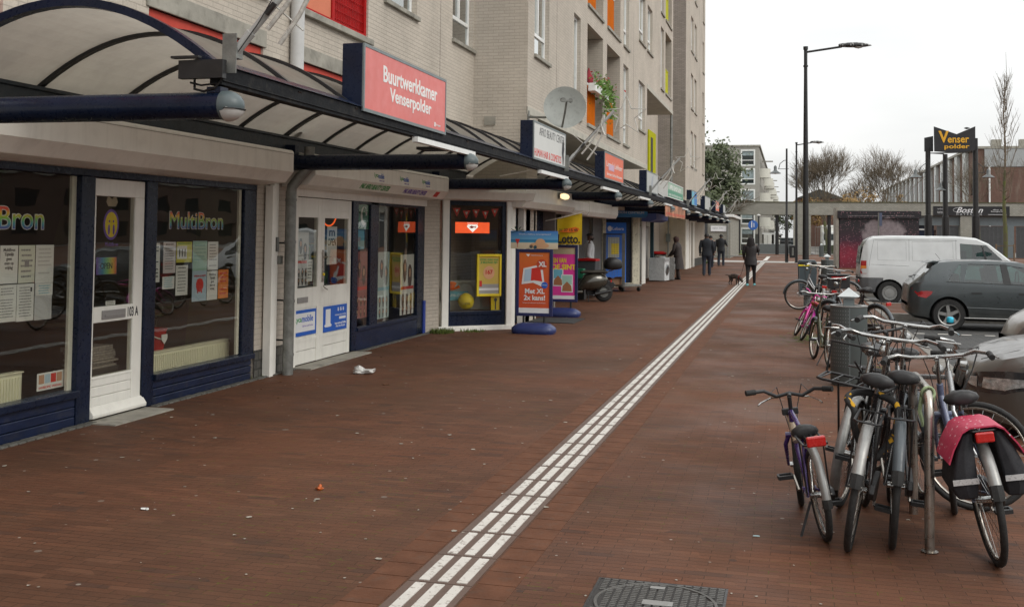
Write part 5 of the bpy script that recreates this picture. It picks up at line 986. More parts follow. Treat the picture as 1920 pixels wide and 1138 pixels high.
# ================= BINS AND LAMP POSTS =================
def pyrbin(x,y,lab):
    T=thing('litter_bin',lab,'litter bin',(x,y,0),'grey litter bins with pointed caps'); pf=NT('perforated_grey') if 'perforated_grey' not in MATS else None
    if pf:
        sp=pf.n('ShaderNodeSeparateXYZ',{0:pf.tc.outputs['Object']}); at=pf.math('ARCTAN2',sp.outputs[1],sp.outputs[0]); u=pf.math('SUBTRACT',pf.math('FRACT',pf.math('MULTIPLY',at,7.)),.5); v=pf.math('SUBTRACT',pf.math('FRACT',pf.math('MULTIPLY',sp.outputs[2],24.)),.5)
        dd=pf.math('LESS_THAN',pf.math('SQRT',pf.math('ADD',pf.math('MULTIPLY',u,u),pf.math('MULTIPLY',v,v))),.15); on=pf.math('GREATER_THAN',pf.math('SINE',pf.math('MULTIPLY',at,2.),0.),.12); zz=pf.math('GREATER_THAN',sp.outputs[2],.22)
        col=pf.mix(pf.math('MULTIPLY',pf.math('MULTIPLY',dd,on),zz),pf.mix(pf.noise(3,4),(.062,.075,.075),(.085,.098,.096)),(.22,.24,.24)); pf.pbr(Base_Color=col,Roughness=.45)
    m=MB(); m.lathe([(.19,0),(.205,.04),(.205,.90),(.185,.905),(.17,.80),(.0,.80)],(x,y,0),seg=32); b=m.build('drum',MATS['perforated_grey'],T,smooth=40)
    m=MB(); m.lathe([(.206,.895),(.212,.90),(.212,.912),(.15,.912),(.15,.90)],(x,y,0),seg=32); m.build('rim',m_alu,T,smooth=30)
    m=MB(); m.box(x-.06,x+.06,y-.06,y+.06,.80,.98); m.box(x-.004,x+.004,y-.209,y-.20,.02,.89); m.build('neck',m_grey,T)
    m=MB(); c=[(x+.165*math.cos(R(38+90*i)),y+.165*math.sin(R(38+90*i)),1.015) for i in range(4)]; m.add([(x,y,1.115)]+c+[(x,y,.955)],[(0,1,2),(0,2,3),(0,3,4),(0,4,1),(5,2,1),(5,3,2),(5,4,3),(5,1,4)]); m.build('pointed_cap',mat('cap_alu',(.50,.53,.53),.4,.3,var=.08,dirt=.1),T)
pyrbin(.665,12.96,'large grey perforated litter bin with pointed cap behind the bicycles'); pyrbin(1.25,38,'small looking pointed cap bin behind the box bin and lamp post'); pyrbin(3.3,50,'pointed cap bin in front of the mural at the rear of the white van'); pyrbin(2.6,93,'most distant pointed cap bin under the brick bridge')
T=thing('box_bin','dark grey box bin with yellow band mounted on a post','litter bin',(.42,26.9,0)); m=MB(); m.cyl((.42,26.98,0),(.42,26.98,.4),.085,seg=16); m.build('post',m_grey,T,smooth=40)
m=MB(); m.prism([(-.20,.32),(-.17,.285),(.17,.285),(.20,.32),(.225,1.06),(.19,1.13),(-.19,1.13),(-.225,1.06)],(.42,26.7,0),(1,0,0),(0,0,1),(0,.36,0)); m.build('housing',mat('bin_blue_grey',(.055,.075,.085),.45,var=.08,dirt=.15),T,bevel=.02)
m=MB(); m.box(.21,.63,26.685,26.699,.985,1.02); m.build('yellow_band',pye,T); m=MB(); m.box(.245,.595,26.68,26.699,1.025,1.09); m.build('slot',m_black,T,bevel=.01)
m=MB(); m.box(.235,.24,26.69,26.698,.40,.93); m.build('door_seam',m_alu,T)
def lamp(x,y,h,arm,lab,wb=.105):
    T=thing('street_lamp',lab,'street lamp',(x,y,0),'tall street lamps with a cobra head'); m=MB(); m.cyl((x,y,0),(x,y,.05),wb*1.5,seg=16); m.tube([(x,y,0),(x,y,h*.35),(x,y,h*.9),(x,y,h+.05)],[wb,wb*.86,.055,.055],16); m.cyl((x,y,h-.55),(x,y,h-.5),.075,seg=12); m.cyl((x,y,h),(x,y,h+.1),.075,seg=12); m.build('pole',m_black,T,smooth=40)
    m=MB(); m.cyl((x,y,h-.08),(x+arm*.55,y,h+.06),.035,seg=10); m.build('arm',m_black,T,smooth=40)
    m=MB(); rs=[]
    for t,w,hh in ((0,.03,.05),(.05,.08,.075),(.3,.14,.10),(.55,.15,.105),(.8,.10,.08),(.95,.04,.03),(1.,.01,.01)): rs.append([(x+arm*(.5+.5*t),y+w*math.cos(2*PI*i/14),h+.09-.02*t+hh*math.sin(2*PI*i/14)*(1 if math.sin(2*PI*i/14)>0 else .55)) for i in range(14)])
    m.rings(rs); m.build('lamp_head',mat('stained_black',(.03,.03,.03),.5,var=.3,sc=20,dirt=.0) if 0 else NTs(),T,smooth=50); m=MB(); m.lathe([(.0,-.06),(.07,-.03),(.085,0)],(x+arm*.80,y,h+.04),seg=14,sx=1.7); m.build('lamp_glass',m_lens,T,smooth=50)
def NTs():
    if 'droppings_black' in MATS: return MATS['droppings_black']
    s=NT('droppings_black'); v=s.n('ShaderNodeMapping',{'Vector':s.tc.outputs['Object'],'Scale':(14,14,2.5)}).outputs[0]; d=s.ramp(s.noise(1,3,vec=v),(.53,0.),(.6,.8)); return s.pbr(Base_Color=s.mix(d,(.025,.025,.025),(.45,.45,.43)),Roughness=.5)
lamp(.50,35,7.63,2.0,'tallest black street lamp with long arm, behind the box bin'); lamp(.44,71,7.65,1.72,'second identical street lamp further back, left of the tall one',.09)
def bell(T,x,y,z,s,d):
    """hanging bell lamp on bow arm, d=+1/-1"""
    m=MB(); m.tube([(x,y,z+.75*s),(x+d*.18*s,y,z+.72*s),(x+d*.42*s,y,z+.52*s),(x+d*.5*s,y,z+.2*s)],.022*s,8); m.tube([(x-d*.15*s,y,z+.18*s),(x+d*.55*s,y,z+.18*s)],.018*s,8); a=m.build('bow_arm',m_black,T)
    m=MB(); m.lathe([(.0,.42*s),(.06*s,.38*s),(.10*s,.30*s),(.10*s,.10*s),(.13*s,.06*s),(.36*s,-.10*s),(.36*s,-.13*s),(.0,-.10*s)],(x+d*.72*s,y,z),seg=20); m.build('bell_shade',mat('bell_grey',(.12,.13,.13),.4,.3,dirt=.1),T,smooth=40); m=MB(); m.lathe([(.0,-.17*s),(.1*s,-.15*s),(.13*s,-.11*s)],(x+d*.72*s,y,z),seg=14); m.build('lamp_glass',m_lens,T)
T=thing('bell_street_lamp','tall black post carrying a bell lamp on a bow arm','street lamp',(-.17,71.7,0)); m=MB(); m.tube([(-.17,71.7,0),(-.17,71.7,2.9),(-.17,71.7,3.0),(-.17,71.7,7.4)],[.11,.11,.075,.06],14); m.lathe([(.10,0),(.14,.03),(.10,.1)],(-.17,71.7,2.85),seg=14); m.build('pole',m_black,T,smooth=40); bell(T,-.17,71.7,5.9,1.0,-1)
T=thing('pole_bin','small black litter bin hung on the bell lamp post','litter bin',(.12,71.7,.4)); m=MB(); m.prism([(-.2,.2),(.2,.2),(.24,.85),(.2,1.0),(-.2,1.0),(-.24,.85)],(.22,71.5,.1),(1,0,0),(0,0,1),(0,.4,0)); m.build('housing',m_black,T,bevel=.03); m=MB(); m.box(.16,.28,71.49,71.498,.45,.95); m.build('panel',m_zinc,T)
# ================= CARS =================
def interp(pts,x):
    if x<=pts[0][0]: return pts[0][1]
    for (a,b),(c,d) in zip(pts,pts[1:]):
        if x<=c:
            t=(x-a)/(c-a); return b+(d-b)*t
    return pts[-1][1]
m_cglass=glassmat('car_glass',(.45,.58,.56),1.4); m_cdark=mat('car_glass_dark',(.02,.03,.032),.06,spec=.9); m_trim=mat('car_trim',(.018,.018,.018),.5)
m_cabin=mat('car_cabin',(.035,.035,.035),.8)
def car(name,lab,L,bodym,top,belt,bot,plan,wheels,wr,cabin,pillars,loc,head,tumble=.42,n=64,lower=None,rimk='spoke',lean=0,zones=()):
    T=thing(name,lab,'van' if 'van' in name else 'car',(0,0,0),'cars parked at right angles to the kerb',world=False)
    def sec(x):
        zb,zt,w=interp(bot,x),interp(top,x),interp(plan,x); zl=min(interp(belt,x),zt-.04); wt=w*.975-tumble*(zt-.06-zl) if zt-zl>.12 else w*.93
        return zb,zt,w,zl,wt
    xs_=[L*i/n for i in range(n+1)]; xs_[0]=.004; xs_[-1]=L-.004; rs=[]
    for x in xs_:
        zb,zt,w,zl,wt=sec(x); zm=(zb+zl)/2
        h=[(w*.84,zb),(w*.965,zb+.05),(w,zb+.20),(w,zm+.06),(w*.99,zl-.08),(w*.975,zl),(wt,zt-.06),(wt-.05,zt-.018),(wt*.6,zt-.002)]
        rs.append([(x,y,z) for y,z in h]+[(x,0,zt+.004)]+[(x,-y,z) for y,z in h[::-1]]+[(x,0,zb)])
    m=MB(); m.rings([r[::-1] for r in rs]); b=m.build('body',[bodym,m_cabin,m_cdark],T)
    def sy(x,z):
        zb,zt,w,zl,wt=sec(x)
        if z<=zl: return w*(1-.025*max(0,(z-(zb+zl)/2)/max(.01,zl-(zb+zl)/2)))
        return w*.975+(wt-w*.975)*(z-zl)/max(.02,zt-.06-zl)
    cut=[]
    for wx in wheels:
        for s in(-1,1): q=MB(); q.cyl((wx,s*.55,wr),(wx,s*1.3,wr),wr+.055,seg=28); cut.append(q.build('c',m_cabin))
    if cabin: q=MB(); q.prism(cabin,(0,-1.3,0),(1,0,0),(0,0,1),(0,2.6,0)); cut.append(q.build('c',m_cabin))
    boolcut(b,cut); me=b.data; me.materials.clear(); [me.materials.append(z_) for z_ in (bodym,m_cabin,m_cdark)]
    for p in me.polygons:
        c=p.center; nn=p.normal; p.material_index=0
        zb,zt,w,zl,wt=sec(c.x)
        if c.z>zl+.02 and abs(nn.x)>.30 and nn.z<.95 and zt-zl>.10 and c.x<L*.80 and abs(c.y)<wt*.93: p.material_index=2
        if cabin and abs(c.y)<sy(c.x,c.z)-.08 and zl-.1<c.z<zt-.03 and (abs(nn.y)<.3) and min(a for a,_ in cabin)-.01<c.x<max(a for a,_ in cabin)+.01 and not(p.material_index==2 and c.z>zt-.08): p.material_index=1
        if any(abs(math.hypot(c.x-wx,c.z-wr)-(wr+.055))<.02 for wx in wheels) and abs(nn.y)<.5: p.material_index=1
        if any(math.hypot(c.x-wx,c.z-wr)<wr+.06 for wx in wheels) and abs(c.y)<.6: p.material_index=1
    for zf,zm_ in zones:
        me.materials.append(zm_); k_=len(me.materials)-1
        for p in me.polygons:
            if p.material_index==0 and zf(p.center): p.material_index=k_
    me.shade_smooth(); me.set_sharp_from_angle(angle=R(32))
    for i in range(2):
        x0,x1=(wheels[0]-.55,wheels[0]+.45)
    # side glass
    def strip(poly,off,mt,nm,par,thick=.004,sides=(-1,1)):
        for s in sides:
            q=MB(); # fan via fine grid
            pl=[]
            k=len(poly)
            for i in range(k):
                a,b2=poly[i],poly[(i+1)%k]; 
                for j in range(4): t=j/4; pl.append((a[0]+(b2[0]-a[0])*t,a[1]+(b2[1]-a[1])*t))
            v=[(x,s*(sy(x,z)+off),z) for x,z in pl]; v2=[(x,s*(sy(x,z)+off-thick),z) for x,z in pl]; K=len(v)
            f=[tuple(range(K)),tuple(range(2*K-1,K-1,-1))]+[(i,(i+1)%K,K+(i+1)%K,K+i) for i in range(K)]
            ar=sum(pl[i][0]*pl[(i+1)%K][1]-pl[(i+1)%K][0]*pl[i][1] for i in range(K))
            if (ar>0)==(s>0): f=[g_[::-1] for g_ in f]
            q.add(v+v2,f); q.build(nm,mt,par)
    if cabin: strip(cabin,-.012,m_cglass,'side_window',T)
    for pl,mt_ in pillars: strip(pl,.002,mt_,'pillar',T,.03)
    # wheels
    for wx in wheels:
        for s in(-1,1):
            y0=s*(interp(plan,wx)-.20); y1=s*(interp(plan,wx)-.015); q=MB(); q.lathe([(wr*.66,y0),(wr*.94,y0),(wr,y0+s*.03),(wr,y1-s*.03),(wr*.94,y1),(wr*.68,y1),(wr*.66,y1-s*.02)],(wx,0,wr),axis='y',seg=32,cap=False); 
            w=q.build('wheel',m_rubber,T,smooth=35); q=MB()
            if rimk=='spoke':
                q.lathe([(wr*.60,y1-s*.02),(wr*.68,y1-s*.004),(wr*.68,y1-s*.03),(wr*.62,y1-s*.08)],(wx,0,wr),axis='y',seg=32,cap=False); q.lathe([(0,y1-s*.01),(.05,y1-s*.012),(.055,y1-s*.06)],(wx,0,wr),axis='y',seg=12)
                for i in range(5):
                    a=R(90+72*i+8); d=Vector((math.cos(a),0,math.sin(a))); t=Vector((-math.sin(a),0,math.cos(a))); c0=Vector((wx,y1-s*.022,wr)); q.add([c0+d*.03+t*.035,c0+d*.03-t*.035,c0+d*wr*.63-t*.028,c0+d*wr*.63+t*.028,c0+d*.03+t*.035-Vector((0,s*.03,0)),c0+d*.03-t*.035-Vector((0,s*.03,0)),c0+d*wr*.63-t*.028-Vector((0,s*.02,0)),c0+d*wr*.63+t*.028-Vector((0,s*.02,0))],[(0,1,2,3),(0,4,5,1),(2,6,7,3),(1,5,6,2),(3,7,4,0)])
            else:
                q.lathe([(0,y1-s*.0),(wr*.38,y1-s*.005),(wr*.40,y1-s*.02),(wr*.60,y1-s*.01),(wr*.64,y1-s*.03)],(wx,0,wr),axis='y',seg=32)
                for i in range(16): a=2*PI*i/16; q.obb((wx+wr*.49*math.cos(a),y1-s*.006,wr+wr*.49*math.sin(a)),(.012*math.cos(a)*2,0,.024*math.sin(a)),(0,.006,0),(-.006*math.sin(a),0,.006*math.cos(a)))
            q.build('rim',m_alu if rimk=='spoke' else mat('hubcap',(.30,.30,.29),.4,.3,dirt=.3),w,smooth=30)
            q=MB(); q.cyl((wx,y0+s*.01,wr),(wx,y1-s*.10,wr),wr*.66,seg=24); q.build('brake_disc',m_cabin,w)
    T.location=loc; T.rotation_euler=(0,0,R(head)); return T,sy,sec
def seam(T,sy,pts,r=.003,sides=(-1,1),m=None,nm='door_seam',off=.0):
    for s in sides:
        q=MB(); P=[]
        for a,b in zip(pts,pts[1:]):
            for j in range(5): t=j/5; x,z=a[0]+(b[0]-a[0])*t,a[1]+(b[1]-a[1])*t; P.append((x,s*(sy(x,z)+off),z))
        P.append((pts[-1][0],s*(sy(*pts[-1])+off),pts[-1][1])); q.tube(P,r,5); q.build(nm,m or m_trim,T)
def grid2(poly,cuts=3):
    bm=bmesh.new(); bm.faces.new([bm.verts.new((x,0,z)) for x,z in poly]); bmesh.ops.triangulate(bm,faces=bm.faces[:]); bmesh.ops.subdivide_edges(bm,edges=bm.edges[:],cuts=cuts,use_grid_fill=True); bm.verts.index_update()
    v=[(q.co.x,q.co.z) for q in bm.verts]; f=[tuple(w.index for w in p.verts) for p in bm.faces]
    fl=sum(p.normal.y for p in bm.faces)>0; bm.free(); return v,([g[::-1] for g in f] if fl else f)   # faces point to -y
def patch(T,sy,poly,nm,m,off=.006,th=.02,sides=(-1,1),bevel=0):
    v,f=grid2(poly)
    for s in sides: q=MB(); q.add([(x,s*(sy(x,z)+off),z) for x,z in v],f if s<0 else [g[::-1] for g in f]); q.build(nm,m,T,smooth=60)
def paint(nm,c,metal=.0,rough=.3): 
    s=NT(nm); d=s.ramp(s.noise(2.5,4),(.35,.9),(.7,1.05)); sp=s.n('ShaderNodeSeparateXYZ',{0:s.tc.outputs['Object']}); dm=s.math('MULTIPLY',s.ramp(sp.outputs[2],(.15,.45),(.55,0.)),s.ramp(s.noise(5,5),(.3,.3),(.7,1.)))
    return s.pbr(Base_Color=s.mix(dm,s.mix(1.,c,d,'MULTIPLY'),(.13,.12,.10)),Metallic=metal,Roughness=s.ramp(s.noise(8,3),(.3,rough-.04),(.7,rough+.1)),Coat_Weight=.4,Coat_Roughness=.06)
# white van (rear at left) local x=0 rear
vanp=paint('white_van_paint',(.58,.60,.60),0,.35)
V,sy,sec=car('white_van','white panel van with grey lower bumper parked beyond the dark hatchback',4.66,vanp,
 [(0,.62),(.01,1.05),(.12,1.62),(.22,1.80),(.40,1.875),(.9,1.90),(2.6,1.90),(3.05,1.86),(3.35,1.72),(3.85,1.30),(4.05,1.16),(4.45,1.0),(4.62,.75),(4.66,.6)],
 [(0,1.04),(.2,1.06),(3.2,1.06),(3.9,1.04),(4.6,.9)],[(0,.36),(.1,.30),(4.4,.28),(4.66,.4)],[(0,.76),(.06,.86),(.25,.925),(3.6,.925),(4.2,.86),(4.55,.72),(4.66,.55)],(.80,3.80),.325,
 [(2.62,1.10),(3.78,1.10),(3.66,1.28),(3.28,1.66),(2.62,1.70)],[([(3.28,1.10),(3.34,1.10),(3.20,1.62),(3.15,1.66)],m_trim)],(1.86,31.9,-.15),0,tumble=.20,rimk='cap',n=110,zones=[(lambda c: c.x<.62 and c.z<.80,mat('grey_plastic',(.11,.115,.12),.6,var=.1,dirt=.3))])
for s in (1,):
    seam(V,sy,[(.40,1.78),(.28,1.15),(.26,.75)]); seam(V,sy,[(.32,1.10),(1.30,1.07)]); seam(V,sy,[(1.32,1.80),(1.30,.42)]); seam(V,sy,[(2.52,1.80),(2.50,.42),(1.32,.42)]); seam(V,sy,[(.42,1.78),(2.55,1.78)],.004)
    for (a,b,c,d) in ((.50,1.24,1.22,1.74),(1.40,2.44,1.22,1.74)): seam(V,sy,[(a,c),(b,c),(b,d),(a,d),(a,c)],.002)
    seam(V,sy,[(.1,.80),(4.4,.80)],.010,m=vanp,nm='crease',off=-.004)
patch(V,sy,[(.04,.84),(.20,.84),(.20,1.20),(.06,1.20)],'tail_light',mat('tail_red2',(.35,.01,.012),.25,coat=.5),.006); patch(V,sy,[(.045,.98),(.20,.98),(.20,1.06),(.05,1.06)],'indicator',mat('amber',(.7,.25,.05),.3),.010); patch(V,sy,[(1.45,.90),(1.72,.90),(1.72,.875),(1.45,.875)],'door_handle',m_rubber,.02)
q=MB(); q.obb((.055,0,1.35),(.035,0,.25),(0,.70,0),(-.01,0,.003)); q.build('rear_window',m_cdark,V,bevel=.01)
q=MB(); q.box(2.9,2.95,-1.08,-.93,1.12,1.30); q.build('wing_mirror',m_trim,V,bevel=.02)
q=MB(); q.obb((3.0,0,.9),(.25,0,0),(0,.6,0),(0,0,.2)); q.obb((2.75,-.4,1.2),(.06,0,0),(0,.2,0),(0,0,.3)); q.obb((2.75,.4,1.2),(.06,0,0),(0,.2,0),(0,0,.3)); q.build('seats',m_cabin,V)
# dark grey hatchback, rear left
hp=paint('anthracite_paint',(.065,.075,.078),.5,.3)
Hc,sy,sec=car('dark_hatchback','dark grey five door hatchback with shiny five spoke wheels parked side on',3.95,hp,
 [(0,.55),(.03,.88),(.16,1.00),(.24,1.06),(.48,1.30),(.62,1.375),(.9,1.40),(1.5,1.415),(2.1,1.39),(2.5,1.27),(2.95,1.02),(3.1,.97),(3.6,.86),(3.88,.68),(3.95,.5)],
 [(0,.90),(.3,.98),(1.2,.955),(2.6,.92),(3.2,.88)],[(0,.34),(.12,.24),(.4,.2),(3.6,.2),(3.95,.3)],[(0,.60),(.05,.74),(.2,.83),(.6,.87),(3.1,.87),(3.6,.78),(3.88,.6),(3.95,.42)],(.77,3.24),.315,
 [(.74,.985),(2.56,.935),(2.50,1.10),(2.22,1.26),(1.80,1.325),(1.2,1.335),(.98,1.31)],[([(.985,.97),(1.05,.97),(1.14,1.33),(1.02,1.32)],hp),([(1.78,.95),(1.92,.945),(1.86,1.335),(1.74,1.34)],m_trim)],(2.32,23.75,-.15),0,tumble=.38,n=90,zones=[(lambda c: c.z<.27,m_trim)])
seam(Hc,sy,[(.98,.95),(1.0,.78),(1.14,.55),(1.28,.36)]); seam(Hc,sy,[(1.86,.95),(1.95,.80),(1.97,.36),(1.28,.36)]); seam(Hc,sy,[(.3,.85),(1.,.84),(3.0,.80)],.003,off=.001); seam(Hc,sy,[(1.97,.36),(2.75,.36),(2.85,.6),(2.85,.9)])
seam(Hc,sy,[(.72,.975),(2.6,.925)],.008); seam(Hc,sy,[(1.1,.47),(2.75,.44)],.012,m=hp,nm='crease',off=-.004); seam(Hc,sy,[(1.05,.265),(2.95,.26)],.014,m=m_alu,nm='sill_trim',off=.0)
patch(Hc,sy,[(.07,.83),(.50,.86),(.44,.72),(.34,.64),(.20,.67)],'tail_light',mat('tail_red2',(0,0,0)),.006)
for s in(-1,1): q=MB(); q.box(2.50,2.62,s*.88,s*1.03,.93,1.05); q.build('wing_mirror',hp,Hc,bevel=.03)
for x in(1.18,2.05): patch(Hc,sy,[(x,.775),(x+.2,.775),(x+.2,.745),(x,.745)],'door_handle',m_trim,.022)
q=MB(); q.prism([(.36,1.33),(.52,1.385),(.66,1.375),(.56,1.335)],(0,-.50,0),(1,0,0),(0,0,1),(0,1.0,0)); q.build('spoiler',hp,Hc,bevel=.01)
q=MB(); q.tube([(.75,.3,1.40),(.66,.3,1.52)],.004,5); q.build('antenna',m_trim,Hc); q=MB(); q.tube([(.17,0,1.02),(.10,.0,1.04),(.3,.25,1.08)],.010,6); q.build('rear_wiper',m_trim,Hc)
q=MB(); 
for y in(-.36,.36): q.obb((1.65,y,1.08),(.07,0,.02),(0,.2,0),(-.03,0,.16)); q.obb((1.66,y,1.25),(.045,0,0),(0,.11,0),(0,0,.06)); q.obb((.95,y,1.02),(.06,0,0),(0,.2,0),(0,0,.10))
q.build('seats',m_cabin,Hc,bevel=.02)
q=MB(); q.tube([(2.25+.0,.36+.17*math.cos(2*PI*i/16),1.0+.17*math.sin(2*PI*i/16)) for i in range(16)],.014,6,closed=True); q.build('steering_wheel',m_cabin,Hc)
# brown grey saloon, nose left: local x from rear to front, rotated 180
sp_=paint('brown_grey_paint',(.085,.077,.068),.15,.34)
Sc,sy,sec=car('brown_grey_saloon','brown grey metallic saloon nosing over the kerb at the right edge',4.9,sp_,
 [(0,.6),(.05,.95),(.5,1.06),(.9,1.15),(1.5,1.42),(2.2,1.46),(2.9,1.36),(3.45,1.03),(3.8,.98),(4.35,.90),(4.62,.82),(4.78,.72),(4.86,.58),(4.9,.4)],
 [(0,.92),(1.2,.98),(3.4,.93),(4.2,.84),(4.7,.70),(4.9,.5)],[(0,.3),(.2,.2),(4.5,.2),(4.7,.24),(4.86,.28),(4.9,.3)],[(0,.6),(.1,.8),(.5,.92),(3.9,.93),(4.3,.90),(4.55,.82),(4.72,.68),(4.84,.46),(4.9,.30)],(.85,3.82),.345,
 [(.9,1.01),(3.3,.96),(3.15,1.05),(2.75,1.30),(2.1,1.38),(1.4,1.33)],[([(2.0,.97),(2.12,.97),(2.06,1.38),(1.96,1.38)],m_trim)],(1.50+4.9,10.72,-.15),180,tumble=.40,n=90)
m_hl=mat('headlight_glass',(.03,.03,.032),.05,.0,var=.4,sc=9,coat=1.); m_hlb=mat('headlight_bezel',(.05,.05,.05),.2,.3)
# headlight as wrapped patch over the corner
def nosex(y,z):
    PL=[(0,.6),(.1,.8),(.5,.92),(3.9,.93),(4.3,.90),(4.55,.82),(4.72,.68),(4.84,.46),(4.9,.30)]; TP=[(3.5,1.03),(3.8,.98),(4.35,.90),(4.62,.82),(4.78,.72),(4.86,.58),(4.9,.4)]
    x=4.897
    while x>3.6 and (interp(PL,x)*.985<y or interp(TP,x)<z+.015): x-=.003
    return x
def nosepatch(T,pts,nm,m,off=.006,sides=(-1,1)):
    v,f=grid2(pts,5)
    for s in sides:
        q=MB(); vv=[]
        for y,z in v:
            x=nosex(y,z); x1=nosex(min(y+.03,.92),z); n=Vector((.03,-s*0,0)); nr=Vector((.03,s*(x-x1),0.004)).normalized(); vv.append(Vector((x,s*y,z))+nr*off)
        q.add(vv,f if s>0 else [g[::-1] for g in f]); q.build(nm,m,T,smooth=60)
nosepatch(Sc,[(.36,.56),(.55,.51),(.76,.52),(.89,.60),(.91,.71),(.80,.72),(.60,.69),(.40,.64)],'headlight',m_hl,.012)
nosepatch(Sc,[(.60,.55),(.76,.55),(.86,.61),(.87,.66),(.62,.645)],'headlight_reflector',mat('reflector_bright',(.55,.56,.55),.2,.6,var=.5,sc=25,coat=1.),.018); nosepatch(Sc,[(.42,.57),(.54,.545),(.55,.64),(.44,.63)],'headlight_reflector',mat('reflector_bright',(0,0,0)),.018)
for s in(-1,1): q=MB(); q.box(3.0,3.12,s*.93,s*1.08,.98,1.10); q.build('wing_mirror',sp_,Sc,bevel=.03)
nosepatch(Sc,[(.05,.44),(.20,.45),(.24,.56),(.20,.64),(.06,.64)],'kidney_grille',m_black,.012); nosepatch(Sc,[(.44,.30),(.66,.32),(.74,.40),(.56,.42),(.42,.38)],'air_intake',m_black,.008)
nosepatch(Sc,[(.0,.27),(.34,.27),(.30,.38),(.0,.38)],'lower_grille',m_black,.010)
for s in(-1,1): q=MB(); q.tube([(4.885,s*.05,.44),(4.87,s*.20,.45),(4.85,s*.24,.56),(4.83,s*.20,.645),(4.84,s*.06,.645)],.008,6,closed=True); q.build('grille_surround',m_chrome,Sc,smooth=50)
q=MB(); q.tube([(4.74,-.38,.775),(4.45,-.46,.868),(3.9,-.60,.958),(3.5,-.62,1.0)],.004,5); q.tube([(4.74,.38,.775),(4.45,.46,.868),(3.9,.60,.958),(3.5,.62,1.0)],.004,5); q.build('bonnet_crease',m_trim,Sc)
# fourth car: only its nose in view
fp=paint('champagne_paint',(.24,.22,.20),.5,.3)
F4c,sy,sec=car('champagne_hatchback','light champagne car between the saloon and the dark hatchback, cut by the right edge',4.1,fp,
 [(0,.5),(.06,.95),(.5,1.35),(1.0,1.46),(1.9,1.45),(2.6,1.2),(3.0,1.0),(3.6,.90),(3.95,.72),(4.1,.45)],[(0,.9),(2.9,.92),(3.8,.8),(4.1,.5)],[(0,.3),(.2,.2),(3.9,.22),(4.1,.3)],[(0,.6),(.1,.78),(.5,.87),(3.3,.87),(3.7,.80),(3.95,.62),(4.1,.4)],(.75,3.2),.31,
 [(.8,.97),(2.6,.95),(2.4,1.2),(1.8,1.36),(1.1,1.36)],[([(1.6,.96),(1.72,.96),(1.66,1.38),(1.56,1.38)],m_trim)],(2.93+4.1,16.4,-.15),180,tumble=.36)
patch(F4c,sy,[(3.55,.70),(3.9,.62),(3.85,.76),(3.6,.80)],'headlight',m_hl,.008)
# ================= STREET FURNITURE BY THE SHOPS =================
def stand(x0,x1,y,z0,z1,face,lab):
    T=thing('pavement_sign',lab,'pavement sign',((x0+x1)/2,y,0),'blue framed pavement signs'); F=Fr((x0,y,0),(1,0.03,0)); w=x1-x0
    m=MB(); rs=[]
    for (sx,sy,z) in ((1.0,.9,.0),(1.06,1.,.04),(1.04,.95,.10),(.8,.6,.165),(.55,.3,.18)): rs.append([((x0+x1)/2+(w*.56)*sx*math.copysign(abs(math.cos(t))**.5,math.cos(t)),y+.22*sy*math.copysign(abs(math.sin(t))**.6,math.sin(t)),z) for t in [2*PI*i/28 for i in range(28)]])
    m.rings(rs); m.build('foot',mat('blue_plastic',(.022,.035,.13),.38,var=.12,dirt=.15),T,smooth=50)
    for u in(.14,w-.14):
        m=MB(); m.cyl(F.p(u,.15,-.0),F.p(u,z0+.02,0),.02,seg=8); m.build('spring_leg',m_black,T)
    m=MB(); f=.055; F.r(m,0,f,z0,z1,-.02,.02); F.r(m,w-f,w,z0,z1,-.02,.02); F.r(m,f,w-f,z0,z0+f,-.02,.02); F.r(m,f,w-f,z1-f,z1,-.02,.02); m.build('frame',mat('blue_frame',(.015,.02,.085),.35,var=.1,dirt=.1),T,bevel=.008)
    F.sheet('poster_field',f,w-f,z0+f,z1-f,-.012,.004,face,T); return T,F,w,f
sg=NT('orange_poster'); sp=sg.n('ShaderNodeSeparateXYZ',{0:sg.tc.outputs['Generated']}); sg.pbr(Base_Color=sg.mix(sg.noise(2.2,3),sg.ramp(sp.outputs[2],(0.,(.50,.035,.02)),(.6,(.60,.07,.02)),(1.,(.68,.20,.03))),(.62,.12,.03)),Roughness=.35)
T,F,w,f=stand(-4.53,-3.89,17.75,.29,1.43,sg.m,'front pavement sign with orange poster advertising double chances')
F.sheet('white_strip',f,w-f,.345,.43,.005,.006,pw,T); F.text('Met XL\n2x kans!',.14,w-.13,.56,.76,.006,pw,T,bold=.03,align='CENTER'); F.text('2e kans op miljoenen uit de XL pot',.12,w-.12,.505,.525,.006,pw,T)
m=MB(); F.poly(m,[(.10,.83),(.13,1.10),(.42,1.17),(.46,1.13),(.50,.82),(.44,.80),(.30,.86)],.005,.007); m.build('ticket_picture',pw,T); m=MB(); F.poly(m,[(.14,.88),(.16,1.08),(.42,1.13),(.46,.88),(.32,.90)],.0075,.009); m.build('ticket_red_field',pr_,T); m=MB(); F.poly(m,[(.14,.88),(.16,1.08),(.27,1.10),(.26,.89)],.0095,.0105); m.build('ticket_blue_field',plb,T)
m=MB(); F.poly(m,[(.45+.09*math.cos(t*PI/10),1.17+.09*math.sin(t*PI/10)) for t in range(20)],.009,.0105); m.build('round_badge',flat('badge_orange',(.5,.06,.02)),T); F.text('XL',.39,.53,1.13,1.22,.011,pw,T,bold=.04)
m=MB(); F.poly(m,[(.50+.055*math.cos(t*PI/10),.82+.055*math.sin(t*PI/10)) for t in range(20)],.008,.0095); m.build('price_badge',pbl,T); F.text('€3,50',.465,.535,.81,.835,.010,pw,T)
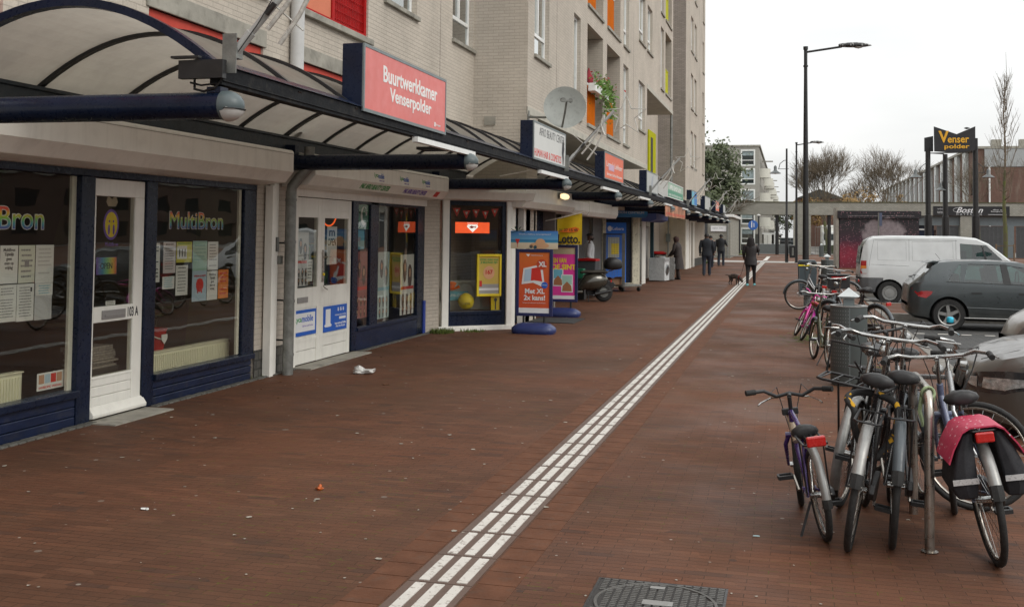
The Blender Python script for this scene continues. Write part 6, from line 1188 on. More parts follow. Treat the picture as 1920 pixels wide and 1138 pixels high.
m=MB(); F.poly(m,[(.17,1.345),(.245,1.345),(.21,1.30)],.005,.006); m.build('emblem',pw,T); F.text('Staatsloterij',.26,.46,1.31,1.335,.006,pw,T)
# beach board on top
T=thing('header_board','beach picture board standing on top of the orange pavement sign','board',(-4.22,17.75,1.43)); F=Fr((-4.63,17.75,0),(1,.03,0)); sb=NT('beach_print'); sp=sb.n('ShaderNodeSeparateXYZ',{0:sb.tc.outputs['Generated']}); sb.pbr(Base_Color=sb.ramp(sp.outputs[2],(0.,(.62,.52,.36)),(.33,(.66,.58,.44)),(.36,(.05,.30,.45)),(.5,(.02,.16,.38)),(.52,(.12,.36,.60)),(1.,(.05,.18,.50))),Roughness=.4)
F.sheet('panel',.0,.82,1.435,1.74,-.01,.004,sb.m,T); F.text('Wordt u fulltime levensgenieter?',.14,.70,1.665,1.695,.005,pw,T); m=MB(); F.poly(m,[(.50+.17*math.cos(t*PI/10),1.49+.055*math.sin(t*PI/10)) for t in range(20)],.006,.008); F.poly(m,[(.52+.085*math.cos(t*PI/10),1.54+.07*math.sin(t*PI/10)) for t in range(20)],.0085,.010); m.build('hat_picture',psk if 0 else flat('hat',(.62,.36,.20)),T)
m=MB(); F.poly(m,[(.36+.03*math.cos(t*PI/6),1.475+.03*math.sin(t*PI/6)) for t in range(12)],.006,.008); F.poly(m,[(.43+.03*math.cos(t*PI/6),1.465+.03*math.sin(t*PI/6)) for t in range(12)],.0085,.010); m.build('sunglasses_picture',flat('dark_teal',(.01,.07,.10)),T)
m=MB(); 
for a in (20,60,110,150,-10,190): F.poly(m,[(.12,1.73),(.12+.10*math.cos(R(a+12)),1.73+.07*math.sin(R(a+12))),(.12+.14*math.cos(R(a)),1.73+.10*math.sin(R(a)))],.006,.007)
m.build('palm_picture',flat('palm',(.03,.09,.04)),T); m=MB(); F.poly(m,[(.08,1.60),(.16,1.60),(.13,1.52),(.11,1.52)],.006,.008); F.r(m,.116,.124,1.46,1.52,.006,.008); m.build('glass_picture',pr_,T)
T,F,w,f=stand(-4.90,-4.20,21.55,.30,1.47,ppk,'rear pavement sign with pink poster, half hidden by the orange one'); F.sheet('sand_field',f,w-f,1.28,1.41,.005,.006,flat('beige_field',(.5,.42,.28)),T); F.text('TIEN VAN',.12,.46,1.10,1.2,.006,pye,T,bold=.03); F.text('DE SINT',.16,.66,.96,1.07,.006,pye,T,bold=.04); F.sheet('white_strip',f,w-f,.36,.43,.005,.006,pw,T)
for k,(u,v,q,mm_) in enumerate(((.18,.62,.22,pcy),(.36,.50,.24,pmt))): F.sheet('ticket_picture',u,u+q,v,v+.36,.005+k*.002,.0065+k*.002,pw,T); F.sheet('ticket_field',u+.02,u+q-.02,v+.16,v+.34,.0068+k*.002,.0075+k*.002,mm_,T); m=MB(); F.poly(m,[(u+.02,v+.02),(u+q-.02,v+.02),(u+q-.03,v+.13),(u+q/2,v+.22),(u+.03,v+.13)],.0078+k*.002,.0088+k*.002); m.build('ticket_house_picture',flat('gingerbread',(.35,.14,.06)),T)
# flag
T=thing('flag','yellow lottery flag on a slanted pole above the pink pavement sign','flag',(-4.6,21.4,1.5)); m=MB(); m.tube([(-4.87,21.5,1.96),(-4.62,21.4,2.0),(-4.03,21.3,2.14)],.012,8); m.build('flag_pole',m_white,T)
m=MB(); nU,nV=16,10; vs=[]
for i in range(nU+1):
    for j in range(nV+1): u=i/nU; v=j/nV; vs.append((-4.60+.52*u,21.38-.03*u+.018*math.sin(u*7+v*2)+.0*v,(2.0+.115*u)+( -v)*(.52+.115*u)))
m.add(vs,[(i*(nV+1)+j,i*(nV+1)+j+1,(i+1)*(nV+1)+j+1,(i+1)*(nV+1)+j) for i in range(nU) for j in range(nV)]); m.build('cloth',mat('flag_yellow',(.66,.46,.01),.6,var=.08),T,smooth=80)
F=Fr((-4.60,21.345,0),(1,-.06,0)); F.text('Lotto.',.02,.49,1.50,1.69,.0,pk,T,bold=.03); m=MB(); F.poly(m,[(.04,1.74),(.2,1.80),(.4,1.84),(.48,1.80),(.44,1.74),(.25,1.72)],.0,.002); m.build('ball_print',por,T); F.text('31 37 15 45',.05,.44,1.745,1.80,.003,pk,T,bold=.01)
# doormat, plastic bags, litter
T=thing('doormat','dark doormat lying behind the orange pavement sign','mat',(-4.4,20.3,0)); m=MB(); m.box(-4.85,-3.95,19.9,21.1,.001,.014); m.build('mat',mat('mat_fibre',(.03,.03,.03),.95,var=.3,bump=.4),T)
def crumple(nm,lab,cat,c,s,h,mt,seed,n=3):
    r=random.Random(seed); bm=bmesh.new(); bmesh.ops.create_icosphere(bm,subdivisions=n,radius=1.)
    for v in bm.verts:
        d=v.co.normalized(); k=.7+.28*math.sin(d.x*5+seed)+.2*math.sin(d.y*9+d.z*6+seed*2)+.22*r.random(); v.co=Vector((d.x*s[0]*k,d.y*s[1]*k,max(-.002,(d.z*.5+.35)*h*k)))
    me=bpy.data.meshes.new(nm); bm.to_mesh(me); bm.free(); me.materials.append(mt); o=bpy.data.objects.new(nm,me); COL.objects.link(o); o.location=c; return tag(o,lab,cat)
m_bag=mat('thin_plastic',(.62,.62,.60),.4,var=.12,sc=8); crumple('plastic_bag','crumpled white plastic bag lying in front of the cream double doors','plastic bag',(-4.96,12.0,.002),(.15,.09),.09,m_bag,3)
crumple('napkin','small crumpled white tissue on the paving at the lower left','tissue',(-3.78,5.78,.001),(.026,.018),.016,m_bag,5,2)
crumple('candy_wrapper','orange and brown sweet wrapper lying in the middle of the paving','wrapper',(-2.99,6.55,.001),(.035,.025),.04,mat('wrapper_foil',(.45,.10,.02),.25,.2,var=.6,sc=30),8,2)
crumple('paper_scrap','torn brown paper scrap beyond the white plastic bag','litter',(-4.35,11.2,.001),(.05,.02),.015,mat('brown_scrap',(.12,.05,.02),.8),9,2)
crumple('plastic_scrap','pale blue plastic scrap on the paving left of the small purple bicycle','litter',(-.18,6.28,.001),(.022,.012),.006,mat('blue_scrap',(.35,.5,.52),.4),11,2)
crumple('paper_cup_lid','white paper scrap lying on the crossing band near the dog walker','litter',(-1.75,70.9,.004),(.2,.12),.12,m_bag,12,2)
r=random.Random(21); m=MB()
for i in range(520):
    x=r.uniform(-5.6,1.9); y=3.6+32*r.random()**1.6; s_=r.uniform(.003,.010) if i%7 else .016; a=r.random()*3; z=.0035
    m.add([(x+s_*math.cos(a+k*PI/3)*(1+.4*r.random()),y+s_*math.sin(a+k*PI/3)*(1+.4*r.random()),z+.003*r.random()) for k in range(6)],[(0,1,2,3,4,5)])
tag(m.build('litter_crumbs',mat('crumb',(.32,.29,.24),.7,var=.3,sc=50)),'tiny pale crumbs and paper bits strewn over the brick paving','crumbs',kind='stuff')
r=random.Random(5); m=MB()
for i in range(150):
    x=r.choice((r.uniform(-5.7,-5.0),r.uniform(.3,1.9))); y=9+18*r.random(); s_=r.uniform(.012,.026); a=r.random()*6
    m.add([(x,y,.004),(x+s_*math.cos(a),y+s_*math.sin(a),.012),(x+s_*1.6*math.cos(a+.4),y+s_*1.6*math.sin(a+.4),.006),(x+s_*math.cos(a+.8),y+s_*math.sin(a+.8),.01)],[(0,1,2,3)])
tag(m.build('fallen_leaves',mat('dead_leaf',(.14,.06,.02),.8,var=.5,sc=30)),'small fallen brown leaves along the walls and kerb','leaves',kind='stuff')
# manhole
T=thing('manhole_cover','square cast iron manhole with a round lid at the bottom of the picture','manhole',(-.6,5.0,0)); mi=mat('cast_iron',(.125,.122,.115),.5,.6,var=.2,sc=12,dirt=.35,bump=.3)
m=MB(); X0,X1,Y0,Y1=-.90,-.295,4.70,5.30; m.box(X0,X1,Y0,Y1,-.03,.0005)
m.build('base_plate',mat('iron_dark',(.045,.042,.04),.7,.4),T)
m=MB(); cx,cy=-.597,5.0
for i in range(15):
    for j in range(24):
        x=X0+.02+i*.0395; y=Y0+.012+j*.0245
        if x+.03>X1 or y+.017>Y1: continue
        d=math.hypot(x+.015-cx,y+.008-cy)
        if .262<d<.292: continue
        m.box(x,x+.029,y,y+.0155,.0005,.006)
m.build('tread_pattern',mi,T); m=MB(); m.lathe([(.268,.0005),(.270,.007),(.284,.007),(.286,.0005)],(cx,cy,0),seg=48,cap=False); m.build('lid_ring',mi,T); m=MB(); m.box(cx-.05,cx+.02,cy+.20,cy+.235,.006,.008); m.build('badge',m_alu,T); m=MB(); m.box(cx-.06,cx+.08,cy-.03,cy+.03,.006,.009); m.build('badge',m_alu,T)
m=MB(); m.box(X0-.012,X0,Y0-.01,Y1+.01,-.03,.002); m.box(X1,X1+.012,Y0-.01,Y1+.01,-.03,.002); m.box(X0,X1,Y1,Y1+.01,-.03,.002); m.build('frame',m_black,T)
# ================= SCOOTER =================
T=thing('scooter','dark olive motor scooter with black top box parked by the shops','scooter',(0,0,0),world=False); m_sc=mat('scooter_paint',(.06,.055,.042),.2,.4,var=.1,coat=.8)
m=MB(); rs=[]
for (x,w,z0,z1) in ((-.42,.05,.50,.58),(-.36,.13,.40,.66),(-.2,.19,.30,.72),(0,.20,.28,.72),(.18,.17,.30,.68),(.30,.12,.28,.5),(.36,.06,.26,.36)): rs.append([(x,w*math.copysign(abs(math.cos(t))**.7,math.cos(t)),(z0+z1)/2+(z1-z0)/2*math.sin(t)) for t in [2*PI*i/18 for i in range(18)]])
m.rings(rs); m.build('rear_body',m_sc,T,smooth=60)
m=MB(); m.box(.25,.62,-.16,.16,.22,.28); m.build('footboard',m_sc,T,bevel=.02); m=MB(); m.prism([(.58,.24),(.66,.24),(.78,.82),(.86,.95),(.78,.97),(.70,.85)],(0,-.19,0),(1,0,0),(0,0,1),(0,.38,0)); m.build('leg_shield',m_sc,T,bevel=.03)
m=MB(); rs=[]
for (x,w,z,h) in ((-.40,.08,.74,.03),(-.3,.14,.755,.045),(0,.15,.745,.045),(.15,.14,.75,.04),(.28,.07,.73,.03)): rs.append([(x,w*math.cos(t),z+h*math.sin(t)) for t in [2*PI*i/14 for i in range(14)]])
m.rings(rs); m.build('seat',mat('seat_olive',(.05,.045,.035),.6),T,smooth=60)
for x,nm in ((-.32,'rear_wheel'),(.93,'front_wheel')):
    m=MB(); m.lathe([(.12,-.055),(.19,-.06),(.225,-.035),(.235,0),(.225,.035),(.19,.06),(.12,.055)],(x,0,.235),axis='y',seg=28,cap=False); w_=m.build(nm,m_rubber,T,smooth=40); m=MB(); m.cyl((x,-.04,.235),(x,.04,.235),.125,seg=20); m.build('rim',m_zinc,w_)
m=MB(); m.prism([(-.62,.42),(-.56,.50),(-.40,.55),(-.2,.48),(-.5,.3)],(0,-.05,0),(1,0,0),(0,0,1),(0,.1,0)); m.build('rear_mudguard',m_black,T,bevel=.01)
m=MB(); arcstrip(.93,.235,20,150,.07,m); m.build('front_mudguard',m_sc,T,smooth=50)
m=MB(); m.tube([(.93,.07,.235),(.84,.05,.45),(.74,0,.85),(.70,0,1.0)],.025,8); m.tube([(.70,-.32,1.06),(.74,-.12,1.03),(.74,.12,1.03),(.70,.32,1.06)],.016,8); m.lathe([(0,-.06),(.08,-.03),(.09,.04),(0,.07)],(.78,0,1.0),axis='x',seg=14); m.build('handlebar',m_black,T,smooth=50)
for s in(-1,1): m=MB(); m.tube([(.72,s*.25,1.05),(.70,s*.30,1.18)],.006,6); m.lathe([(0,-.012),(.05,-.008),(.05,.008),(0,.012)],(.69,s*.32,1.21),axis='x',seg=14); m.build('mirror',m_black,T)
m=MB(); m.box(-.30,.10,-.19,-.10,.18,.32); m.cyl((-.15,-.2,.25),(-.15,-.1,.25),.08,seg=14); m.tube([(-.05,.16,.2),(-.45,.17,.28)],.04,10); m.build('engine',m_black,T,bevel=.01)
m=MB(); rs=[]
for (x,w,z0,z1) in ((-.78,.10,.86,.98),(-.74,.17,.82,1.05),(-.6,.21,.80,1.12),(-.48,.21,.80,1.12),(-.37,.17,.82,1.05),(-.34,.10,.86,.98)): rs.append([(x,w*math.copysign(abs(math.cos(t))**.6,math.cos(t)),(z0+z1)/2+(z1-z0)/2*math.copysign(abs(math.sin(t))**.8,math.sin(t))) for t in [2*PI*i/20 for i in range(20)]])
m.rings(rs); m.build('top_box',m_blk,T,smooth=60); m=MB(); m.tube([(-.3,.08,.72),(-.55,.08,.80),(-.6,-.08,.80),(-.3,-.08,.72)],.01,6); m.build('box_carrier',m_chrome,T); m=MB(); m.obb((-.3,-.195,.60),(.04,0,0),(0,.006,0),(0,0,.025)); m.build('indicator',por,T,bevel=.005)
m=MB(); m.obb((-.50,0,.52),(.015,0,0),(0,.06,0),(0,0,.03)); m.build('tail_light',pr_,T,bevel=.005); m=MB(); m.tube([(.1,.1,.2),(.12,.2,.01)],.012,6); m.build('kickstand',m_black,T)
T.location=(-4.82,26.55,0); T.rotation_euler=(0,0,R(205))
# wheelie bin
T=thing('wheeled_bin','grey wheeled bin with a red lid behind the scooter','wheeled bin',(-5.25,28.2,0)); m=MB(); m.prism([(-.24,.06),(.24,.06),(.29,.98),(-.29,.98)],(-5.25,27.95,0),(1,0,0),(0,0,1),(0,.55,0)); m.build('container',mat('bin_grey',(.045,.05,.055),.55,dirt=.2),T,bevel=.02); m=MB(); m.prism([(-.31,.98),(.31,.98),(.29,1.03),(0,1.055),(-.29,1.03)],(-5.25,27.92,0),(1,0,0),(0,0,1),(0,.62,0)); m.build('lid',m_red,T,bevel=.012)
for s in(-1,1): m=MB(); m.cyl((-5.25+s*.22,28.5,.1),(-5.25+s*.27,28.5,.1),.1,seg=14); m.build('wheel',m_rubber,T)
m=MB(); m.box(-5.62,-5.56,27.4,27.85,.45,.95); T=thing('green_box','green plastic box standing beside the scooter','box',(-5.3,27.3,.3)); m=MB(); m.box(-5.5,-5.15,27.2,27.5,.55,.80); m.build('tub',mat('green_plastic',(.01,.16,.08),.4),T,bevel=.015)
T=thing('box_pile','dark crate supporting the green plastic box','crate',(-5.3,27.3,0)); m=MB(); m.box(-5.52,-5.12,27.18,27.52,0,.549); m.build('crate',m_blk,T,bevel=.01)
# roll container
T=thing('roll_container','tall wire mesh roll container with cardboard boxes in front of the blue panel','trolley',(-5.0,31.6,0)); a,b=Vector((-5.46,31.95,0)),Vector((-4.68,31.35,0)); Fm=Fr(a,b-a); Ln=(b-a).length; m=MB()
for i in range(12): u=Ln*.10+i*(Ln*.78)/11; m.tube([Fm.p(u,.25,0),Fm.p(u,1.68,0)],.004,5)
for i in range(24): v=.25+i*.062; m.tube([Fm.p(Ln*.1,v,0),Fm.p(Ln*.88,v,0)],.003,5)
m.build('mesh_side',m_zinc,T); m=MB()
for u in (Ln*.08,Ln*.92): m.bar(Fm.p(u,.14,0),Fm.p(u,1.73,0),.045,.09)
m.bar(Fm.p(Ln*.08,1.7,0),Fm.p(Ln*.92,1.7,0),.03); m.build('frame',mat('galvanised',(.20,.20,.19),.5,.6,dirt=.3),T,smooth=40); m=MB(); m.obb(Fm.p(Ln/2,.18,-.35),Fm.U*Ln*.46,Fm.N*.38,(0,0,.03)); m.build('platform',m_zinc,T,bevel=.01)
for u in(.1,Ln-.1):
    for n_ in(0,-.65): m=MB(); c=Fm.p(u,.07,n_); m.cyl(c-Fm.N*.02,c+Fm.N*.02,.065,seg=12); m.build('castor',m_rubber,T)
T=thing('cardboard_box','open brown cardboard box on the roll container','box',(-5.1,31.6,.22)); m=MB(); c=Fm.p(Ln*.5,.30,.12)
m.obb(c,Fm.U*.30,Fm.N*.22,(0,0,.09)); m.build('carton',mat('cardboard',(.17,.095,.055),.8,var=.2,dirt=.2),T); m=MB(); m.add([c+Fm.U*-.30+Fm.N*.22+Vector((0,0,.09)),c+Fm.U*.30+Fm.N*.22+Vector((0,0,.09)),c+Fm.U*.34+Fm.N*.34+Vector((0,0,.14)),c+Fm.U*-.36+Fm.N*.34+Vector((0,0,.13))],[(0,1,2,3)]); m.add([c+Fm.U*.30+Fm.N*.22+Vector((0,0,.09)),c+Fm.U*.30-Fm.N*.22+Vector((0,0,.09)),c+Fm.U*.42-Fm.N*.2+Vector((0,0,.16)),c+Fm.U*.42+Fm.N*.2+Vector((0,0,.15))],[(0,1,2,3)]); m.build('flaps',mat('cardboard',(0,0,0)),T)
# washing machines
def washer(x,y,lab,mt,hd):
    T=thing('washing_machine',lab,'washing machine',(0,0,0),'old washing machines put outside',world=False); m=MB(); m.box(-.3,.3,-.3,.3,.03,.85); m.build('cabinet',mt,T,bevel=.012); m=MB(); m.box(-.3,.3,-.312,-.301,.72,.84); m.build('control_panel',mat('control_grey',(.3,.3,.3),.4),T); m=MB(); m.lathe([(.0,-.33),(.13,-.33),(.17,-.32),(.19,-.301)],(0,0,.42),axis='y',seg=24); m.build('door',m_cdark,T,smooth=40); m=MB(); m.tube([(.19*math.cos(2*PI*i/20),-.315,.42+.19*math.sin(2*PI*i/20)) for i in range(20)],.014,6,closed=True); m.build('door_ring',m_alu,T)
    T.location=(x,y,0); T.rotation_euler=(0,0,R(hd)); return T
washer(-4.62,39.3,'old white washing machine nearest the viewer outside the shutter',mat('enamel_white',(.58,.60,.60),.35,dirt=.25),80); washer(-4.45,40.1,'dented steel coloured washing machine beside the person in the long coat',mat('steel_sheet',(.30,.30,.29),.3,.6,dirt=.3),95)
T=thing('dishes','pile of pots and lids on top of the white washing machine','pots',(-4.62,39.3,.86)); m=MB(); m.lathe([(.17,.0),(.2,.05),(.03,.10),(0,.10)],(-4.62,39.2,.86),seg=18); m.lathe([(.1,0),(.12,.06),(0,.06)],(-4.5,39.5,.86),seg=14); m.build('pot',m_chrome,T,smooth=40)
T=thing('tub','dark tub with red rim standing behind the washing machines','tub',(-4.9,41.4,0)); m=MB(); m.lathe([(.25,0),(.3,.95),(.0,.95)],(-4.9,41.4,0),seg=20); m.build('body',m_blk,T,smooth=40); m=MB(); m.lathe([(.31,.95),(.33,1.0),(.2,1.06),(0,1.06)],(-4.9,41.4,0),seg=20); m.build('rim',m_red,T,smooth=40)
# ================= PEOPLE =================
m_skin=mat('skin_dark',(.11,.055,.035),.55,var=.08); m_hair=mat('hair_black',(.012,.010,.009),.6,var=.3,sc=40,bump=.4); m_shoe=mat('shoe_black',(.015,.015,.015),.5)
def person(lab,loc,head,h,coat,legs,style='jacket',hair='short',stride=.18,arms=((.24,-.02,.84),(-.24,.02,.84)),shoe=m_shoe,skin=m_skin,lean=0.,bulk=1.,hat=None):
    """figure facing local +y; joints in metres for a 1.75 m body, scaled to h"""
    T=thing('person',lab,'person',(0,0,0),world=False); k=h/1.75; s=stride
    L=dict(pel=(0,0,.95),sp=(0,.0,1.15),ch=(0,.01+lean*.5,1.34),nk=(0,.0+lean,1.48),hd=(0,.02+lean*1.3,1.60),ht=(0,.01+lean*1.3,1.69))
    V=[];E=[];Rr=[]
    def v(p,r): V.append(Vector(p)*k); Rr.append((r*k,r*k)); return len(V)-1
    def e(a,b): E.append((a,b)); return b
    a=v(L['pel'],.145*bulk); b=e(a,v(L['sp'],.135*bulk)); c=e(b,v(L['ch'],.155*bulk)); n=e(c,v(L['nk'],.058)); hd_=e(n,v(L['hd'],.092)); e(hd_,v(L['ht'],.075))
    for sg,(ax,ay,az) in ((1,arms[0]),(-1,arms[1])):
        sh=e(c,v((sg*.175*bulk,lean,1.40),.062)); el=e(sh,v((sg*.235*bulk,(ay-.06)*.5+lean*.4-.04,1.14+.35*max(0,az-.9)),.046)); wr=e(el,v((ax,ay,az),.031)); d=(V[wr]-V[el]).normalized()/1.; pm=e(wr,v(tuple((V[wr]/k+d*.05)),.034))
        sd_=d.cross(Vector((0,1,0))).normalized() if abs(d.y)<.9 else Vector((0,0,1))
        for q in range(4):
            f0=e(pm,v(tuple(V[pm]/k+d*.035+sd_*(.022*(q-1.5))),.010)); e(f0,v(tuple(V[pm]/k+d*(.085-.008*abs(q-1.5))+sd_*(.020*(q-1.5))+Vector((0,.015,0))),.0085))
        t0=e(wr,v(tuple(V[wr]/k+d*.03+Vector((0,.03,0))),.011)); e(t0,v(tuple(V[wr]/k+d*.07+Vector((0,.045,0))),.009))
    feet=[]
    for sg in (1,-1):
        hp_=e(a,v((sg*.09,0,.88),.098*bulk)); kn=e(hp_,v((sg*.10,sg*s*.45+.03,.50),.062)); an=e(kn,v((sg*.10,sg*s-.02,.09),.040)); ft=e(an,v((sg*.105,sg*s+.10,.04),.038)); feet.append((sg,V[kn]/k,V[an]/k,V[hp_]/k,V[ft]/k))
    me=bpy.data.meshes.new('body'); me.from_pydata([tuple(x) for x in V],E,[]); o=bpy.data.objects.new('body',me); COL.objects.link(o); sk=o.modifiers.new('s','SKIN'); 
    for i,r_ in enumerate(Rr): me.skin_vertices[0].data[i].radius=r_
    me.skin_vertices[0].data[0].use_root=True; o.modifiers.new('u','SUBSURF').levels=2; dg=bpy.context.evaluated_depsgraph_get(); dg.update(); nm=bpy.data.meshes.new_from_object(o.evaluated_get(dg)); o.modifiers.clear(); o.data=nm; nm.materials.clear(); nm.materials.append(skin); nm.shade_smooth(); o.parent=T
    # face
    H=Vector(L['hd'])*k; m=MB(); 
    for sx in(-1,1): m.lathe([(0,-.012*k),(.010*k,0),(0,.012*k)],H+Vector((sx*.032*k,.085*k,.01*k)),axis='y',seg=8)
    m.build('eyes',mat('eye',(.3,.3,.3),.2),T); m=MB(); m.prism([(0,.03*k),(.026*k,-.02*k),(0,-.024*k)],H+Vector((-.012*k,.088*k,-.005*k)),(0,1,0),(0,0,1),(.024*k,0,0)); m.build('nose',skin,T,smooth=60); m=MB(); m.obb(H+Vector((0,.082*k,-.048*k)),(.024*k,0,0),(0,.008*k,0),(0,0,.006*k)); m.build('mouth',mat('lips',(.16,.05,.045),.5),T)
    m=MB(); 
    for sx in(-1,1): m.lathe([(0,-.03*k),(.014*k,-.01*k),(.016*k,.015*k),(0,.03*k)],H+Vector((sx*.092*k,-.005*k,-.005*k)),seg=8)
    m.build('ears',skin,T)
    def ringz(cx,cy,z,rx,ry,nn=20,sq=.85): return [(cx*k+rx*k*math.copysign(abs(math.cos(t))**sq,math.cos(t)),cy*k+ry*k*math.copysign(abs(math.sin(t))**sq,math.sin(t)),z*k) for t in [2*PI*i/nn for i in range(nn)]]
    # trousers: one mesh
    m=MB()
    for sg,kn,an,hp_,ft in feet: m.tube([Vector((hp_.x,hp_.y,.95))*k,(hp_+Vector((0,0,-.08)))*k,(hp_+(kn-hp_)*.6)*k,kn*k,(kn+(an-kn)*.5)*k,(an+Vector((0,0,-.02)))*k],[.115*k*bulk,.112*k*bulk,.09*k,.073*k if style!='leggings' else .062*k,.068*k if style!='leggings' else .058*k,.066*k if style!='leggings' else .042*k],14)
    m.rings([ringz(0,0,.86,.17*bulk,.125*bulk),ringz(0,0,.99,.172*bulk,.128*bulk)]); m.build('trousers',legs,T,smooth=60)
    for sg,kn,an,hp_,ft in feet:
        m=MB(); rs=[]
        fl=(ft-an); 
        for (t,w_,z1) in ((-.09,.03,.05),(-.06,.043,.085),(0,.045,.095),(.06,.048,.07),(.13,.046,.05),(.18,.025,.03)): rs.append([((an.x+w_*math.cos(u))*k,(an.y+.02+t)*k,max(.0,(z1*.5+z1*.5*math.sin(u)))*k) for u in [2*PI*i/12 for i in range(12)]])
        m.rings(rs); m.build('shoe',shoe,T,smooth=60)
    bot={'jacket':.80,'coat':.42,'shirt':.84,'leggings':.74}[style]; m=MB()
    rr=[(bot,.20,.155),(bot+.12,.195,.15),(.98,.175,.135),(1.12,.172,.135),(1.28,.20,.145),(1.38,.205,.135),(1.44,.15,.11),(1.485,.085,.085),(1.51,.07,.072)]
    if style=='coat': rr[0]=(bot,.25,.20); rr[1]=(.65,.225,.175)
    if style=='leggings': rr[0]=(bot,.205,.165); rr.insert(2,(.92,.19,.15))
    rr=sorted(rr); m.rings([ringz(0,(lean*max(0,z-.95)/.5),z,a_*bulk,b_*bulk) for z,a_,b_ in rr]); cb=m.build('coat' if style!='shirt' else 'shirt',coat,T,smooth=70)
    for sg,(ax,ay,az) in ((1,arms[0]),(-1,arms[1])):
        sh=Vector((sg*.165*bulk,lean,1.405)); el=Vector((sg*.235*bulk,(ay-.06)*.5+lean*.4-.04,1.14+.35*max(0,az-.9))); wr=Vector((ax,ay,az)); m=MB(); m.tube([sh*k,(sh+(el-sh)*.3+Vector((sg*.012,0,0)))*k,el*k,(el+(wr-el)*.5)*k,(wr)*k],[.078*k,.075*k,.062*k,.056*k,.045*k],14); m.build('sleeve',coat,T,smooth=60)
    m=MB(); hr=[]
    if hair=='short': hr=[(-.02,.098,.098,-.012),(.03,.103,.103,-.008),(.08,.088,.09,0),(.11,.05,.05,0),(.12,.005,.005,0)]
    elif hair=='beard': hr=[(.04,.100,.100,-.01),(.085,.085,.088,0),(.112,.05,.05,0),(.12,.005,.005,0)]
    elif hair=='long': hr=[(-.34,.10,.04,-.12),(-.26,.145,.07,-.10),(-.14,.15,.09,-.07),(-.04,.128,.12,-.03),(.05,.12,.122,-.01),(.10,.088,.09,0),(.13,.005,.005,0)]
    elif hair=='wrap': hr=[(-.10,.09,.09,-.02),(-.02,.112,.115,-.015),(.06,.115,.118,-.01),(.11,.08,.085,-.01),(.14,.01,.01,0)]
    hx,hy,hz=L['hd']; m.rings([ringz(hx,hy+d_,hz+z,a_,b_,18,1.) for z,a_,b_,d_ in hr]); m.build('hair' if hair!='wrap' else 'headscarf',m_hair if hat is None else hat,T,smooth=70)
    if hair=='beard': m=MB(); m.rings([ringz(hx,hy+.03,hz-.105,.03,.035,14),ringz(hx,hy+.03,hz-.07,.07,.065,14),ringz(hx,hy+.025,hz-.03,.082,.078,14)]); m.build('beard',m_hair,T,smooth=60)
    T.location=loc; T.rotation_euler=(0,0,R(head)); return T
blackc=mat('black_wool',(.014,.017,.023),.85,var=.25,sc=12,bump=.3); jeans=mat('dark_jeans',(.022,.028,.042),.85,var=.2); brownc=mat('brown_coat',(.035,.027,.025),.75,var=.25,sc=9,bump=.3); puff=mat('black_quilt',(.02,.017,.018),.6,var=.3,sc=8,bump=.5); legg=mat('black_leggings',(.008,.008,.009),.8)
person('person in a dark jacket and dark jeans walking away beside the brick pillar',(-3.37,45.7,0),0,1.82,blackc,jeans,stride=.14,arms=((.27,.06,.93),(-.27,.02,.90)),bulk=1.12)
person('person in a dark jacket with arms bent, standing further back near the bench',(-3.72,61.2,0),-10,1.80,mat('dark_coat2',(.02,.022,.026),.8,var=.2),jeans,stride=.12,arms=((.28,.14,1.12),(-.24,.12,1.05)),bulk=1.1)
person('person mostly hidden behind the nearer dark jacketed walker',(-4.0,57,0),10,1.72,blackc,jeans,stride=.22,arms=((.24,.1,.9),(-.24,-.05,.86)),skin=mat('skin_light',(.38,.2,.14),.5))
person('person in a long dark brown coat and headscarf facing the washing machines',(-4.12,41.2,0),75,1.66,brownc,mat('dark_skirt',(.03,.018,.015),.85,var=.2),style='coat',hair='wrap',stride=.06,arms=((.16,.30,1.0),(-.16,.30,.98)),lean=.06,bulk=1.15,hat=mat('head_wrap',(.05,.022,.018),.8))
person('person with glasses and beard in a white coat standing in the shop doorway',(-5.33,29.0,0),-75,1.76,mat('white_coat',(.50,.52,.53),.7,var=.08),jeans,style='shirt',hair='beard',stride=.05,arms=((.24,.05,.88),(-.24,.05,.88)),lean=.0)
W_=person('person in a black quilted coat, leggings and turquoise shoes walking a dog',(-1.27,37.4,0),-4,1.68,puff,legg,style='leggings',hair='long',stride=.22,arms=((.20,.20,1.22),(-.26,.10,1.02)),shoe=mat('turquoise_shoe',(.12,.38,.40),.5,var=.3,sc=30),bulk=1.08,hat=mat('fur_hood',(.016,.013,.013),.95,var=.4,sc=60,bump=.8))
